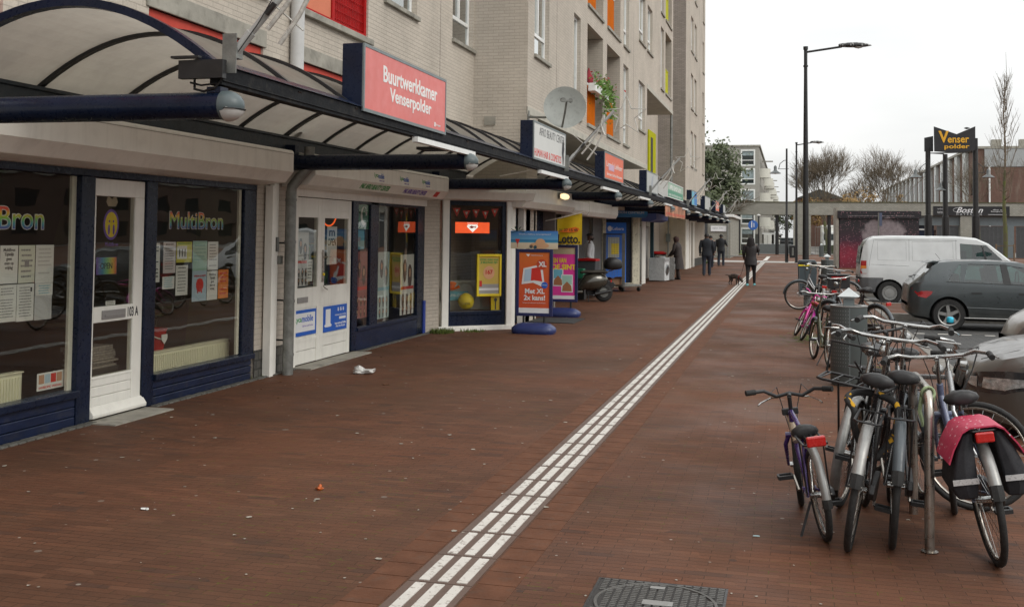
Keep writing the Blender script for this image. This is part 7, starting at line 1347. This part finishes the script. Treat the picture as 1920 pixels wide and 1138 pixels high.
# dog
T=thing('dog','small brindle dog sniffing the paving on a lead','dog',(0,0,0),world=False); V=[];E=[];Rr=[]
def dv(p,r): V.append(p);Rr.append((r,r)); return len(V)-1
ch=dv((.14,0,.30),.095); md=dv((0,0,.31),.088); rp=dv((-.15,0,.30),.080); nk=dv((.25,0,.26),.055); hd=dv((.33,0,.17),.052); mz=dv((.39,0,.10),.030); E+=[(ch,md),(md,rp),(ch,nk),(nk,hd),(hd,mz)]
t1=dv((-.25,0,.32),.018); t2=dv((-.33,0,.34),.012); t3=dv((-.40,0,.33),.008); E+=[(rp,t1),(t1,t2),(t2,t3)]
for s in(-1,1):
    a=dv((.15,s*.055,.20),.038); b=dv((.155,s*.06,.11),.022); c=dv((.15,s*.06,.03),.018); d=dv((.18,s*.06,.016),.020); E+=[(ch,a),(a,b),(b,c),(c,d)]
    a=dv((-.15,s*.055,.21),.045); b=dv((-.12,s*.06,.15),.030); c=dv((-.185,s*.06,.09),.018); d=dv((-.17,s*.06,.025),.016); e_=dv((-.14,s*.06,.016),.019); E+=[(rp,a),(a,b),(b,c),(c,d),(d,e_)]
    er=dv((.31,s*.055,.20),.018); E+=[(hd,er)]
me=bpy.data.meshes.new('body'); me.from_pydata(V,E,[]); o=bpy.data.objects.new('body',me); COL.objects.link(o); o.modifiers.new('s','SKIN')
for i,r_ in enumerate(Rr): me.skin_vertices[0].data[i].radius=r_
me.skin_vertices[0].data[1].use_root=True; o.modifiers.new('u','SUBSURF').levels=2; dg=bpy.context.evaluated_depsgraph_get(); dg.update(); nm=bpy.data.meshes.new_from_object(o.evaluated_get(dg)); o.modifiers.clear(); o.data=nm; nm.materials.clear()
dm=NT('brindle_fur'); n_=dm.noise(18,4); dm.pbr(Base_Color=dm.mix(dm.ramp(n_,(.45,0.),(.55,1.)),(.025,.02,.018),(.085,.06,.045)),Roughness=.9,Normal=dm.bump(dm.noise(90,2),.6,.01)); nm.materials.append(dm.m); nm.shade_smooth(); o.parent=T
m=MB(); m.tube([(.24+.0*math.cos(2*PI*i/14),.062*math.cos(2*PI*i/14),.265+.062*math.sin(2*PI*i/14)) for i in range(14)],.01,6,closed=True); m.build('collar',m_red,T)
T.location=(-1.85,37.75,0); T.rotation_euler=(0,0,R(-35)); T.scale=(.95,.95,.98)
o=MB().tube([(-1.62,37.6,.33),(-1.55,37.58,.55),(-1.48,37.55,.85),(-1.47,37.5,1.0)],.008,5).build('dog_lead',mat('lead_red',(.12,.03,.03),.6)); tag(o,'thin dark red lead between the dog and the walker\'s hand','lead')
T=thing('bench','grey street bench behind the walkers at the end of the shops','bench',(-3.2,66.5,0)); m=MB(); m.box(-4.4,-2.4,66.2,66.7,.42,.48); m.build('seat',m_zinc,T,bevel=.01)
for x in(-4.2,-2.6): m=MB(); m.box(x-.05,x+.05,66.25,66.65,0,.42); m.build('leg',m_black,T)
# ================= BRIDGE AND ARCADE (Y 101) =================
T=thing('brick_bridge','long low concrete brick beam on columns closing off the square','bridge',(0,101,3.6)); m=MB(); m.box(-6.6,32,101,103.2,3.66,4.78); m.build('beam',m_concbrick,T); m=MB(); m.box(-6.65,32.05,100.95,103.25,4.78,4.86); m.build('coping',mat('mossy_coping',(.085,.085,.045),.9,var=.4,sc=1.5,bump=.2),T)
m=MB()
for i in range(3): pass
m.box(.35,1.9,101.02,103.18,0,3.659); m.build('brick_pier',m_concbrick,T)
for x in(-4.55,-1.1,3.5): m=MB(); m.cyl((x,101.4,0),(x,101.4,3.66),.16,seg=14); m.build('column',m_black,T)
for a_,b_ in((7.2,8.),(14.6,16.)): m=MB(); m.box(a_,b_,101.03,103.17,0,3.659); m.build('brick_pier',m_concbrick,T)
def farshut(y,x0,x1,z0,z1,par):
    m=MB(); z=z0
    while z<z1: m.box(x0,x1,y-.02,y,z,z+.06); z+=.1
    x=x0
    while x<x1: m.box(x,x+.05,y-.03,y+.01,z0,z1); x+=.35
    m.box(x0,x1,y+.05,y+.07,z0,z1); m.build('grille_shutter',mat('grille_grey',(.11,.115,.12),.5,.4,dirt=.2),par)
for a,b in((12.7,14.5),(16.3,18.4),(19.2,23.6),(24,30)): farshut(101.5,a,b,0,2.75,T)
m=MB(); m.box(8.,14.6,101.4,101.6,2.8,3.65); m.box(16.0,31,101.4,101.6,2.8,3.65); m.box(18.5,19.0,101.3,101.6,0,2.8); m.build('fascia',mat('grey_fascia',(.13,.155,.165),.5,var=.08),T)
m=MB(); m.box(8.1,12.5,101.8,101.9,0,2.8); m.build('dark_shopfront',m_navy,T); m=MB(); 
for x in (8.6,9.8,11.0): m.box(x,x+.12,101.7,101.79,.0,2.5); m.box(x,x+1.0,101.7,101.79,2.38,2.5)
m.build('window_frame',m_wframe,T)
T=thing('shop_sign','wide black catering sign with white script on the brick beam','sign',(15.4,100.95,3.65)); Fq=Fr((12.35,100.95,0),(1,0,0)); Fq.sheet('board',0,6.25,3.68,4.50,-.04,.0,flat('sign_black',(.012,.012,.014)),T); Fq.text('Boston',1.9,4.1,3.92,4.42,.002,pw,T,shear=.45,bold=.01); Fq.text('CATERING',1.9,4.0,3.74,3.85,.002,pw,T,spacing=1.6); Fq.text('Afhaal- en\nBezorgservice',4.75,5.8,3.98,4.25,.002,pw,T,align='CENTER'); Fq.text('tel 020-6963',.35,1.0,4.22,4.32,.002,pw,T); Fq.text('Surinaamse\nSpecialiteiten',.35,1.1,3.85,4.05,.002,pw,T); Fq.sheet('line',4.5,6.0,3.77,3.80,.001,.003,pw,T)
m=MB(); m.tube([Fq.p(2.1+.45*math.cos(t),4.17+.2*math.sin(t),.005) for t in [R(60+i*20) for i in range(14)]],.012,5); m.build('swash',pw,T)
# mural kiosk
T=thing('kiosk','square kiosk wrapped in a dark red concert mural print','kiosk',(4.7,61,0)); m=MB(); m.box(2.66,6.75,61.02,64,0,2.72); m.box(2.55,6.85,60.9,64.1,2.72,3.12); mu=NT('mural_print')
oc=mu.tc.outputs['Object']; sp=mu.n('ShaderNodeSeparateXYZ',{0:oc}); vz=mu.n('ShaderNodeTexVoronoi',{'Vector':oc,'Scale':11.}); sc2=mu.n('ShaderNodeSeparateColor',{0:vz.outputs['Color']}); dots=mu.math('MULTIPLY',mu.math('LESS_THAN',vz.outputs['Distance'],.28),mu.math('GREATER_THAN',sc2.outputs[0],.35))
base=mu.ramp(mu.math('ADD',mu.math('MULTIPLY',sp.outputs[2],.30),mu.math('MULTIPLY',mu.noise(1.5,6),.35)),(.15,(.12,.01,.02)),(.4,(.24,.015,.04)),(.62,(.05,.015,.03)),(.8,(.02,.014,.018)),(1.,(.012,.01,.014)))
rd=mu.ramp(sp.outputs[0],(.0,0.),(.55,0.),(1.,.0)); spk=mu.mix(mu.math('MULTIPLY',dots,mu.ramp(mu.noise(2,3),(.4,.1),(.7,.7))),base,(.62,.30,.36))
gx=mu.math('SUBTRACT',sp.outputs[0],.25); gz=mu.math('SUBTRACT',sp.outputs[2],1.95); gd=mu.math('SQRT',mu.math('ADD',mu.math('MULTIPLY',mu.math('MULTIPLY',gx,gx),.45),mu.math('MULTIPLY',gz,gz))); gd=mu.math('ADD',gd,mu.math('MULTIPLY',mu.math('SUBTRACT',mu.noise(1.6,6),.5),.9))
gm=mu.ramp(gd,(.62,.95),(.80,0.)); gray=mu.mix(mu.noise(7,6,rough=.7),(.06,.045,.05),(.42,.36,.38)); mu.pbr(Base_Color=mu.mix(gm,spk,gray),Roughness=.45)
m.build('printed_walls',mu.m,T); m=MB(); m.box(2.45,2.62,61.0,64,0,3.3); m.build('concrete_fin',m_conc,T); Fk=Fr((2.6,60.89,0),(1,0,0)); Fk.text('feestprogramma muziek en theater op het plein voor iedereen uit de buurt',.5,3.9,2.82,2.88,.002,flat('faint_print',(.4,.35,.36)),T)
T=thing('thin_post','thin grey post standing in front of the mural','post',(4.6,60,0)); m=MB(); m.cyl((4.62,60.2,0),(4.62,60.2,3.0),.04,seg=8); m.build('pole',m_zinc,T); m=MB(); m.box(4.66,4.80,60.16,60.24,2.3,3.0); m.build('plate',flat('plate_blue',(.08,.10,.16)),T)
# Venserpolder sign tower
T=thing('sign_tower','black three posted sign tower with orange yellow letters','sign',(9,66,0))
for x,y,zt in((7.80,66,6.9),(9.2,69.5,6.8),(10.36,66,7.45)): m=MB(); m.tube([(x,y,0),(x,y,3.0),(x,y,3.02),(x,y,zt)],[.21,.21,.15,.14],14); m.build('post',m_black,T,smooth=40)
nb=mat('sign_black2',(.016,.016,.018),.5,var=.2); m=MB(); m.prism([(8.10,6.68),(9.25,6.58),(10.30,6.72),(10.30,8.1),(9.30,7.66),(8.08,8.12)],(0,65.55,0),(1,0,0),(0,0,1),(0,.12,0)); m.build('sign_panel',nb,T); m=MB(); m.prism([(7.6,6.7),(8.08,6.7),(8.08,7.6),(7.6,7.5)],(0,65.9,0),(1,0,0),(0,0,1),(0,.1,0)); m.prism([(8.1,6.75),(9.2,6.75),(9.2,8.0),(8.1,7.6)],(0,0,0),(.9,.55,0),(0,0,1),(0,.1,0)) if 0 else None; m.box(10.3,10.45,65.8,66.2,6.8,7.4); m.build('side_panel',nb,T)
ylw=flat('letter_amber',(.72,.38,.02)); Fv2=Fr((8.3,65.54,0),(1,0,0)); Fv2.text('V',0.02,.58,7.18,7.86,.004,ylw,T,bold=.03); Fv2.text('enser',.52,1.66,7.16,7.46,.004,ylw,T,bold=.02); Fv2.text('polder',.34,1.68,6.76,7.08,.004,ylw,T,bold=.02)
m=MB(); m.tube([(7.8,66,6.62),(8.7,66.3,6.58),(9.2,69.4,6.6)],.03,6); m.tube([(7.7,66,6.6),(10.4,66,6.65)],.03,6); m.build('cross_rail',m_black,T)
for x,d in((7.80,-1),(10.36,1)): bell(T,x,66,5.3,.95,d)
bell(T,9.2,69.5,4.7,.9,-.4)
T=thing('pigeon','pigeon sitting on the top edge of the sign tower','bird',(9.9,65.6,7.95)); m=MB(); m.lathe([(0,-.16),(.03,-.12),(.07,-.03),(.06,.06),(.03,.11),(.035,.14),(0,.17)],(9.85,65.6,8.0),axis='x',seg=12,sy=.9); m.build('body',m_black,T,smooth=60)
# blue sign, small posts
T=thing('path_sign','round blue footpath sign on a thin post under the bridge','sign',(-3.0,95,0)); m=MB(); m.cyl((-3.05,95,0),(-3.05,95,3.5),.05,seg=8); m.build('post',m_black,T); m=MB(); m.cyl((-3.05,94.92,2.62),(-3.05,94.88,2.62),.42,seg=24); m.build('disc',flat('sign_blue2',(.03,.12,.42)),T); m=MB(); m.box(-3.2,-3.12,94.85,94.875,2.4,2.85); m.box(-3.0,-2.94,94.85,94.875,2.45,2.8); m.lathe([(0,-.05),(.06,0),(0,.05)],(-3.16,94.86,2.92),seg=8); m.build('figures',pw,T)
T=thing('slim_lantern','slim lantern post with white top beside the blue sign','street lamp',(-2.6,96,0)); m=MB(); m.cyl((-2.6,96,0),(-2.6,96,3.4),.06,seg=8); m.build('pole',m_black,T); m=MB(); m.lathe([(0,0),(.16,.03),(.2,.12),(0,.2)],(-2.6,96,3.4),seg=12); m.build('lantern',m_lens,T)
# end shop under the walkway on the left
T=thing('corner_shop','low pale brick corner shop with a white notice board beyond the walkers','building',(-5.3,85,0)); m=MB(); m.box(-14,-4.3,82,96,0,3.1); m.build('wall',m_concbrick,T); m=MB(); m.box(-14.1,-4.1,81.8,96.1,3.1,3.3); m.build('roof',m_wframe,T); farshut(81.95,-7.2,-6.0,0,2.7,T); Fz=Fr((-5.75,81.94,0),(1,0,0)); Fz.sheet('notice_board',0,1.15,2.0,2.42,.0,.03,pw,T); Fz.text('open hier',.12,.95,2.15,2.33,.032,pg,T); m=MB(); m.cyl((-4.5,81.85,0),(-4.5,81.85,3.1),.06,seg=8); m.build('downpipe',m_zinc,T)
T=thing('red_fascia_building','low building with red sign band behind the lawn','building',(-8,112,0)); m=MB(); m.box(-22,-5.35,118,124.8,0,5.6); m.build('wall',mat('pale_render',(.48,.47,.42),.8),T); m=MB(); m.box(-22,-5.35,117.9,117.99,3.7,4.5); m.build('sign_band',flat('dusty_red',(.28,.11,.12)),T); m=MB(); m.box(-22,-5.35,117.9,117.99,0,1.6); m.build('plinth',m_plinth,T); m=MB(); m.box(-12,-6,117.85,117.98,1.7,3.2); m.build('window',m_cdark,T)
# grey flats
m_flat=brick('flat_grey',(.36,.345,.31),(.33,.315,.285),(.28,.27,.24),bw=.24,bh=.08,ms=.01,bump=.2)
T=thing('grey_flats','four storey grey apartment block with white framed windows beyond the bridge','building',(-3.4,125,0)); A=MB(); hs=[(-5.35,-3.85,z,z+1.75) for z in(.8,3.05,5.2,7.6,9.75)]; hs[1]=(-5.35,-3.85,3.05,4.35)
wallx(A,125,-24,-3.37,0,11.9,hs,.15,-1,True); sh=[]
for i in range(16):
    for z in(.8,3.2,6.1,9.0): sh.append((129+i*7.5,131.2+i*7.5,z,z+1.8)); sh.append((133+i*7.5,134.4+i*7.5,z,z+1.8))
wallx(A,-3.37,125,262,0,11.9,sh,.15); A.build('wall',m_flat,T); m=MB(); m.box(-24,-3.2,124.9,262,11.9,12.1); m.build('roof',m_conc,T); m=MB(); m.box(-24,-3.38,124.98,124.995,.0,1.9); m.build('plinth',m_plinth,T)
for a,b,c,d in hs+[(-9.6,-7.6,z,z+1.75) for z in()]: 
    m=MB(); m.box(a-.06,a+.1,124.94,125.05,c-.06,d+.06); m.box(b-.1,b+.06,124.94,125.05,c-.06,d+.06); m.box(a+.1,b-.1,124.94,125.05,c-.06,c+.1); m.box(a+.1,b-.1,124.94,125.05,d-.1,d+.06); m.box(a+.1,b-.1,124.96,125.05,c+.55,c+.63); o=m.build('window',m_wframe,T); g=MB(); g.box(a,b,125.08,125.1,c,d); g.build('pane',m_cdark,o); g=MB(); g.box(a+.1,b-.1,125.06,125.07,c+.63+(.0 if c<9 else .5),d-.1); g.build('curtain',mat('curtain_pale',(.25,.30,.31),.8,var=.3,sc=4),o)
g=MB()
for a,b,c,d in sh: g.box(-3.52,-3.50,a,b,c,d)
g.build('side_glazing',m_cdark,T)
for i in range(12):
    for z in(1.9+.9,5.7,8.6):
        if (i+int(z))%3==0: continue
        m=MB(); y=131+i*11; m.lathe([(1.2,0),(1.2,1.1),(1.1,1.1),(1.1,.1),(0,.1)],(-3.37,y,z),seg=16); m.build('round_balcony',mat('balcony_cream',(.62,.61,.54),.6,var=.05,dirt=.1),T,smooth=40)
for i in range(9):
    m=MB(); y=138+i*12; m.box(-3.37,-2.0,y,y+.3,11.0-(i%2)*2.9,11.15-(i%2)*2.9); m.build('beam_end',m_conc,T)
m=MB(); m.box(-3.36,-1.4,140,250,1.9,2.1); 
for i in range(24): m.box(-1.9,-1.7,140+i*4.5,140.2+i*4.5,0,1.9)
m.build('ground_gallery',m_wframe,T)
# right hand terrace
T=thing('brick_terrace','long red brick housing block with pale bays behind the bare trees','building',(21,140,0)); A=MB(); th=[]
for i in range(18):
    for z in(1,4,7): th.append((142+i*7,144.2+i*7,z,z+1.9))
wallx(A,22.0,140,275,0,12.6,th,.15,-1); A.add([(22,140,0),(40,140,0),(40,140,12.6),(22,140,12.6)],[(0,1,2,3)]); A.build('wall',m_redbrick,T); g=MB()
for a,b,c,d in th: g.box(22.15,22.17,a,b,c,d)
g.build('glazing',m_cdark,T); 
for i in range(18): m=MB(); m.box(21.6,21.99,145.2+i*7,147.6+i*7,5.6,12.7); o=m.build('pale_bay',mat('bay_pale',(.52,.54,.52),.6,var=.1,dirt=.2),T); m=MB(); m.box(21.55,21.598,145.8+i*7,147.0+i*7,9.4,11.2); m.build('bay_window',m_cdark,o)
m=MB(); m.box(21.5,40,139.8,275,12.6,12.9); m.build('roof',m_conc,T)
m=MB(); m.box(23,40,139.85,139.99,10.4,12.59); m.build('grey_cladding',mat('cladding_grey',(.33,.34,.34),.6,var=.1),T); 
for x in(24.2,27.4,31): m=MB(); m.box(x,x+1.1,142,143,12.9,13.9); m.build('chimney',m_conc,T)
m=MB(); m.box(23.6,40,139.7,139.84,0,10.3); m.build('end_wall',m_redbrick,T); m=MB(); m.cyl((23.5,139.6,0),(23.5,139.6,10.4),.1,seg=8); m.build('downpipe',m_wframe,T)
for i,(x,z) in enumerate(((19.0,4.6),(17.8,5.1))): pass
# beyond the bridge: red brick street left of pier, hedge planter, van
T=thing('street_houses','distant brown brick house row seen under the bridge','building',(3,210,0)); m=MB(); m.box(1.2,9,190,280,0,8.2); m.build('wall',m_redbrick,T); m=MB()
for i in range(10):
    for z in(1,3.8,6.2): m.box(1.15,1.19,192+i*8,194+i*8,z,z+1.4)
m.build('window',m_wframe,T); m=MB(); m.prism([(1.0,8.2),(9.2,8.2),(5,9.8)],(0,189.8,0),(1,0,0),(0,0,1),(0,90,0)); m.build('roof',m_plinth,T)
T=thing('red_brick_house','red brick block behind the railings under the bridge','building',(6,165,0)); m=MB(); m.box(5.2,16,160,175,0,6.2); m.build('wall',m_redbrick,T); m=MB(); m.box(6,7,159.9,159.99,1,2.6); m.box(9,10.4,159.9,159.99,1,2.6); m.box(12,13,159.9,159.99,1,2.6); m.build('window',m_wframe,T)
T=thing('hedge_planter','low green planter with hedge behind the railings','planter',(4.5,112,0)); m=MB(); m.box(3.2,8.2,110.5,111.5,0,.85); m.build('trough',mat('mossy_board',(.05,.06,.03),.9,var=.3),T)
T=thing('railing','thin steel railing under the bridge','railing',(5,106,0)); m=MB(); 
for i in range(26): m.tube([(2.4+i*.24,106,0),(2.4+i*.24,106,2.6)],.018,5)
m.tube([(2.4,106,2.6),(8.5,106,2.6)],.025,5); m.tube([(2.4,106,.2),(8.5,106,.2)],.025,5); m.build('bars',m_zinc,T)
T=thing('delivery_truck','white delivery truck far behind the railings','truck',(4.6,128,0)); m=MB(); m.box(3.6,5.6,128,134,.6,3.0); m.build('box_body',m_whitem,T,bevel=.1); m=MB(); m.box(3.65,5.55,126.4,127.99,.5,2.3); m.build('cab',m_wframe,T,bevel=.15); m=MB(); m.box(3.8,5.4,126.36,126.42,1.3,2.0); m.build('windscreen',m_cdark,T)
for x in(3.7,5.4):
    for y in(127.2,132.5): m=MB(); m.cyl((x-.1,y,.42),(x+.2,y,.42),.42,seg=14); m.build('wheel',m_rubber,T)
T=thing('orange_barrier','red and black striped barrier tower under the bridge','barrier',(6.4,118,0)); 
for i in range(6): m=MB(); m.box(6.1,6.7,118,118.3,.1+i*.5,.55+i*.5); m.build('panel',m_red if i%2 else m_blk,T)
for k_,(x,y,c_) in enumerate(((-.6,170,m_blk),(-1.3,182,m_whitem),(.1,176,m_cdark))):
    T=thing('far_car','%s car parked far down the street beyond the bridge'%('small black','small white','small dark grey')[k_],'car',(x,y,0),'cars far beyond the bridge'); m=MB(); m.prism([(0,.3),(0,.9),(.4,1.0),(1.0,1.45),(2.6,1.45),(3.2,.95),(4.0,.8),(4.1,.3)],(x+.8,y,0),(0,1,0),(0,0,1),(-1.6,0,0)); m.build('body',c_,T,bevel=.08)
    for yy in(.8,3.2):
        m=MB(); m.cyl((x-.82,y+yy,.32),(x+.82,y+yy,.32),.32,seg=14); m.build('wheel',m_rubber,T)
    m=MB(); m.box(x-.65,x+.65,y+.5,y+.7,.95,1.35); m.build('rear_window',m_cdark,T)
T=thing('utility_box','pale grey utility cabinet on the street beyond the bridge','cabinet',(-2.3,128,0)); m=MB(); m.box(-2.9,-2.0,128,128.6,0,1.9); m.build('cabinet',m_whitem,T,bevel=.03); m=MB(); m.box(-2.46,-2.44,127.98,127.995,.1,1.8); m.build('door_gap',m_black,T)
T=thing('skate_ramp','grey sloping concrete block in front of the grey flats','ramp',(-2,108,0)); m=MB(); m.prism([(0,0),(7,0),(6,.25),(4.8,.9),(1.2,.9),(0,.1)],(-4.6,107,0),(1,0,0),(0,0,1),(0,3,0)); m.build('block',mat('grey_concrete2',(.17,.18,.18),.8,var=.1),T)
# ================= TREES =================
def tubes_tree(lab,loc,h,seed,trunk=.16,levels=5,spread=.55,fork=.25,upr=.6,mt=None,nb=3,mtop=None,trunkm=None,cat='tree',single=False,twig=.010,lean=0):
    r=random.Random(seed); T=thing('bare_tree' if mtop is None else 'tree',lab,cat,loc,None); tr_=MB(); br=MB(); tips=[]
    L=Vector(loc)
    def grow(p,d,l,rad,lv):
        n=3 if lv>1 else 2; pts=[p]; q=p; dd=d.copy()
        for i in range(n): dd=(dd+Vector((r.gauss(0,.09),r.gauss(0,.09),r.gauss(0,.05)+.04*upr))).normalized(); q=q+dd*(l/n); pts.append(q)
        r1=max(twig*.6,rad*.62); (tr_ if lv==levels else br).tube([L+x for x in pts],[rad+(r1-rad)*i/n for i in range(n+1)],7 if lv>=levels-1 else (4 if lv>1 else 3),cap=False)
        if lv<=0: tips.append(q); return
        k=nb+(1 if r.random()<.4 else 0)
        for j in range(k):
            a=2*PI*(j+r.random()*.7)/k; ax=dd.orthogonal().normalized(); ax=Matrix.Rotation(a,3,dd)@ax; s_=spread*(.6+.7*r.random()) if j or not single else .1; nd=(dd*math.cos(s_)+ax*math.sin(s_)); nd=(nd+Vector((0,0,upr*.25))).normalized(); t=.62+.38*r.random() if lv<levels else .85+.15*r.random()
            b0=p+(q-p)*t if j else q; grow(b0,nd,l*(.66+.22*r.random()),max(twig,r1*(.75 if j==0 else .6)),lv-1)
        for j in range(2 if lv<levels else 0):
            t=.2+.6*r.random(); ax=Matrix.Rotation(r.random()*6.3,3,dd)@dd.orthogonal().normalized(); grow(pts[1]+(q-pts[1])*t,(dd+ax*.9).normalized(),l*.45,max(twig,r1*.3),max(0,lv-3))
    grow(Vector((0,0,0)),Vector((lean,0,1)).normalized(),h*fork,trunk,levels)
    tr_.build('trunk',trunkm or mt,T,smooth=60); br.build('branches' if mtop is None else 'limbs',mt,T)
    return T,tips,L
bark=mat('bark_brown',(.135,.105,.072),.9,var=.3,sc=4); barkg=NT('bark_mossy'); nb_=barkg.noise(3,4); barkg.pbr(Base_Color=barkg.mix(barkg.ramp(nb_,(.3,0.),(.6,1.)),(.10,.12,.02),(.09,.08,.05)),Roughness=.9)
for k,(x,y,h,sd,lab) in enumerate(((4.2,124,12.6,11,'large bare spreading tree behind the bridge next to the lamp posts'),(12.2,132,13.2,12,'second bare spreading tree behind the middle of the bridge'),(19.,118,11.,13,'bare tree behind the sign tower posts'),(25.5,112,11.5,14,'bare tree in front of the red brick end wall'))):
    tubes_tree(lab,(x,y,0),h*(.93 if k<2 else 1),sd,trunk=.26,levels=5,spread=.47,fork=.29,upr=.75,mt=bark,trunkm=barkg.m,nb=4 if k<2 else 3,twig=.013)
tubes_tree('small bare tree between the two large bare trees behind the bridge',(8.5,150,0),9.5,15,trunk=.2,levels=5,spread=.5,fork=.3,upr=.4,mt=bark,nb=3,twig=.025)
# young street tree on the right with green mossy trunk
T=thing('bare_tree','slender young tree with green mossy trunk and upright twigs at the right edge','tree',(15.15,84,0)); r=random.Random(4); m=MB(); pts=[Vector((15.15+.05*math.sin(i),84,i*.95)) for i in range(8)]; m.tube(pts,[.17,.16,.155,.14,.125,.11,.095,.08],9); m.build('trunk',barkg.m,T,smooth=60); m=MB(); p=[Vector((15.15+.05*math.sin(7),84,6.6))]; top=15.3
m.tube([(15.18,84,6.6),(15.22,84,8.5),(15.1,84,11),(15.35,84,13.2),(15.3,84,top)],[.08,.06,.045,.02,.008],6)
for i in range(64):
    z=4.2+8.5*r.random()**1.1; a=r.random()*6.3; l=(2.9-(z-5)*.22)*(.6+.5*r.random()); o_=Vector((15.15,84,z)); d=Vector((math.cos(a)*.55,math.sin(a)*.55,1.)).normalized(); e_=o_+d*l+Vector((0,0,.2)); m.tube([o_,o_+Vector((math.cos(a),math.sin(a),.45))*.35*l*.5,o_+d*l*.6,e_],[.028,.022,.014,.006],4)
    for j in range(5):
        q=o_+d*l*(.35+.6*r.random()); a2=r.random()*6.3; m.tube([q,q+Vector((math.cos(a2)*.3,math.sin(a2)*.3,.8))*(.5+.6*r.random())],[.010,.005],3,cap=False)
m.build('branches',bark,T); m=MB(); 
for x in(14.55,15.75): m.cyl((x,84,0),(x,84,1.3),.06,seg=8)
m.bar((14.55,84,1.15),(15.75,84,1.2),.10,.06); m.build('tree_stake',mat('stake_wood',(.16,.11,.07),.9),T)
# leafy tree left
def leafcloud(T,cen,rad,n,ls,mt,seed,nm='crown'):
    r=random.Random(seed); m=MB(); cl=[]
    for i in range(46):
        d=Vector((r.gauss(0,1),r.gauss(0,1),r.gauss(0,1))).normalized()*(.35+.65*r.random()**.5); cl.append((Vector(cen)+Vector((d.x*rad[0],d.y*rad[1],d.z*rad[2])),r.uniform(.35,.95)))
    for i in range(n):
        c,s_=r.choice(cl); d=Vector((r.gauss(0,1),r.gauss(0,1),r.gauss(0,.7)))*s_*.55; p=c+d; u=Vector((r.gauss(0,1),r.gauss(0,1),r.gauss(0,1))).normalized(); w=u.orthogonal().normalized(); l=ls*(.6+.8*r.random()); m.add([p-w*l*.4,p+u*l*.6,p+w*l*.4,p-u*l*.5],[(0,1,2,3)])
    return m.build(nm,mt,T)
lf=mat('leaf_dark_green',(.062,.078,.034),.7,var=.55,sc=1.2); lf2=mat('leaf_autumn',(.24,.145,.045),.7,var=.4,sc=1.)
T,tips,L=tubes_tree('large leafy green tree beyond the end of the apartment block',(-7.2,100,0),8.3,31,trunk=.3,levels=4,spread=.5,fork=.3,upr=.4,mt=bark,nb=3,mtop=lf,twig=.03)
leafcloud(T,(-7.3,100,6.9),(3.,2.7,3.9),6500,.28,lf,5)
T=thing('tree','small leafy tree behind the building roof line at its far end','tree',(-6.9,70,0)); m=MB(); m.cyl((-6.4,72,0),(-6.4,72,8),.2,.1,seg=8); m.build('trunk',bark,T); leafcloud(T,(-6.5,72,8.2),(.7,1.4,2.2),900,.20,lf,6)
for k,(x,y,w_,h_,sd) in enumerate(((8.5,142,3.2,3.3,41),(14.5,155,3.4,3.2,42),(2.6,150,2.4,2.6,43),(-.5,185,2.2,3.,44))):
    T=thing('tree','%s yellow brown autumn tree behind the bridge'%('left','right hand','small','most distant')[k],'tree',(x,y,0),'autumn trees behind the bridge'); m=MB(); m.cyl((x,y,0),(x,y,5.5),.2,.1,seg=8); m.build('trunk',bark,T); leafcloud(T,(x,y,5.0),(w_,w_*.6,h_*.8),1500,.28,lf2 if k<3 else lf,sd)

# ================= OPPOSITE SIDE OF THE SQUARE (behind and right of the viewer, seen in the shop glass) =================
T=thing('opposite_houses','low brown brick house row far across the parking lane','building',(66,0,0)); A=MB(); oh=[]
for i in range(30):
    for z in(1,4): oh.append((-68+i*8,-65+i*8,z,z+1.7))
wallx(A,64,-70,180,0,7.2,oh,.15,-1); A.build('wall',brick('brown_brick',(.16,.10,.075),(.12,.08,.06),(.1,.09,.08)),T); g=MB()
for a,b,c,d in oh: g.box(64.15,64.17,a,b,c,d)
g.build('glazing',m_cdark,T); m=MB(); m.box(63.8,76,-70,180,7.2,7.6); m.build('roof',m_conc,T)
for k,(x,y,sd) in enumerate(((40,6,61),(46,34,62),(44,-20,63),(52,70,64))):
    T=thing('tree','%s leafy tree on the far side of the parking lane'%('first','second','third','fourth')[k],'tree',(x,y,0)); m=MB(); m.cyl((x,y,0),(x,y,6),.2,.1,seg=8); m.build('trunk',bark,T); leafcloud(T,(x,y,5.2),(3,4,2.6),3000,.3,lf,sd)
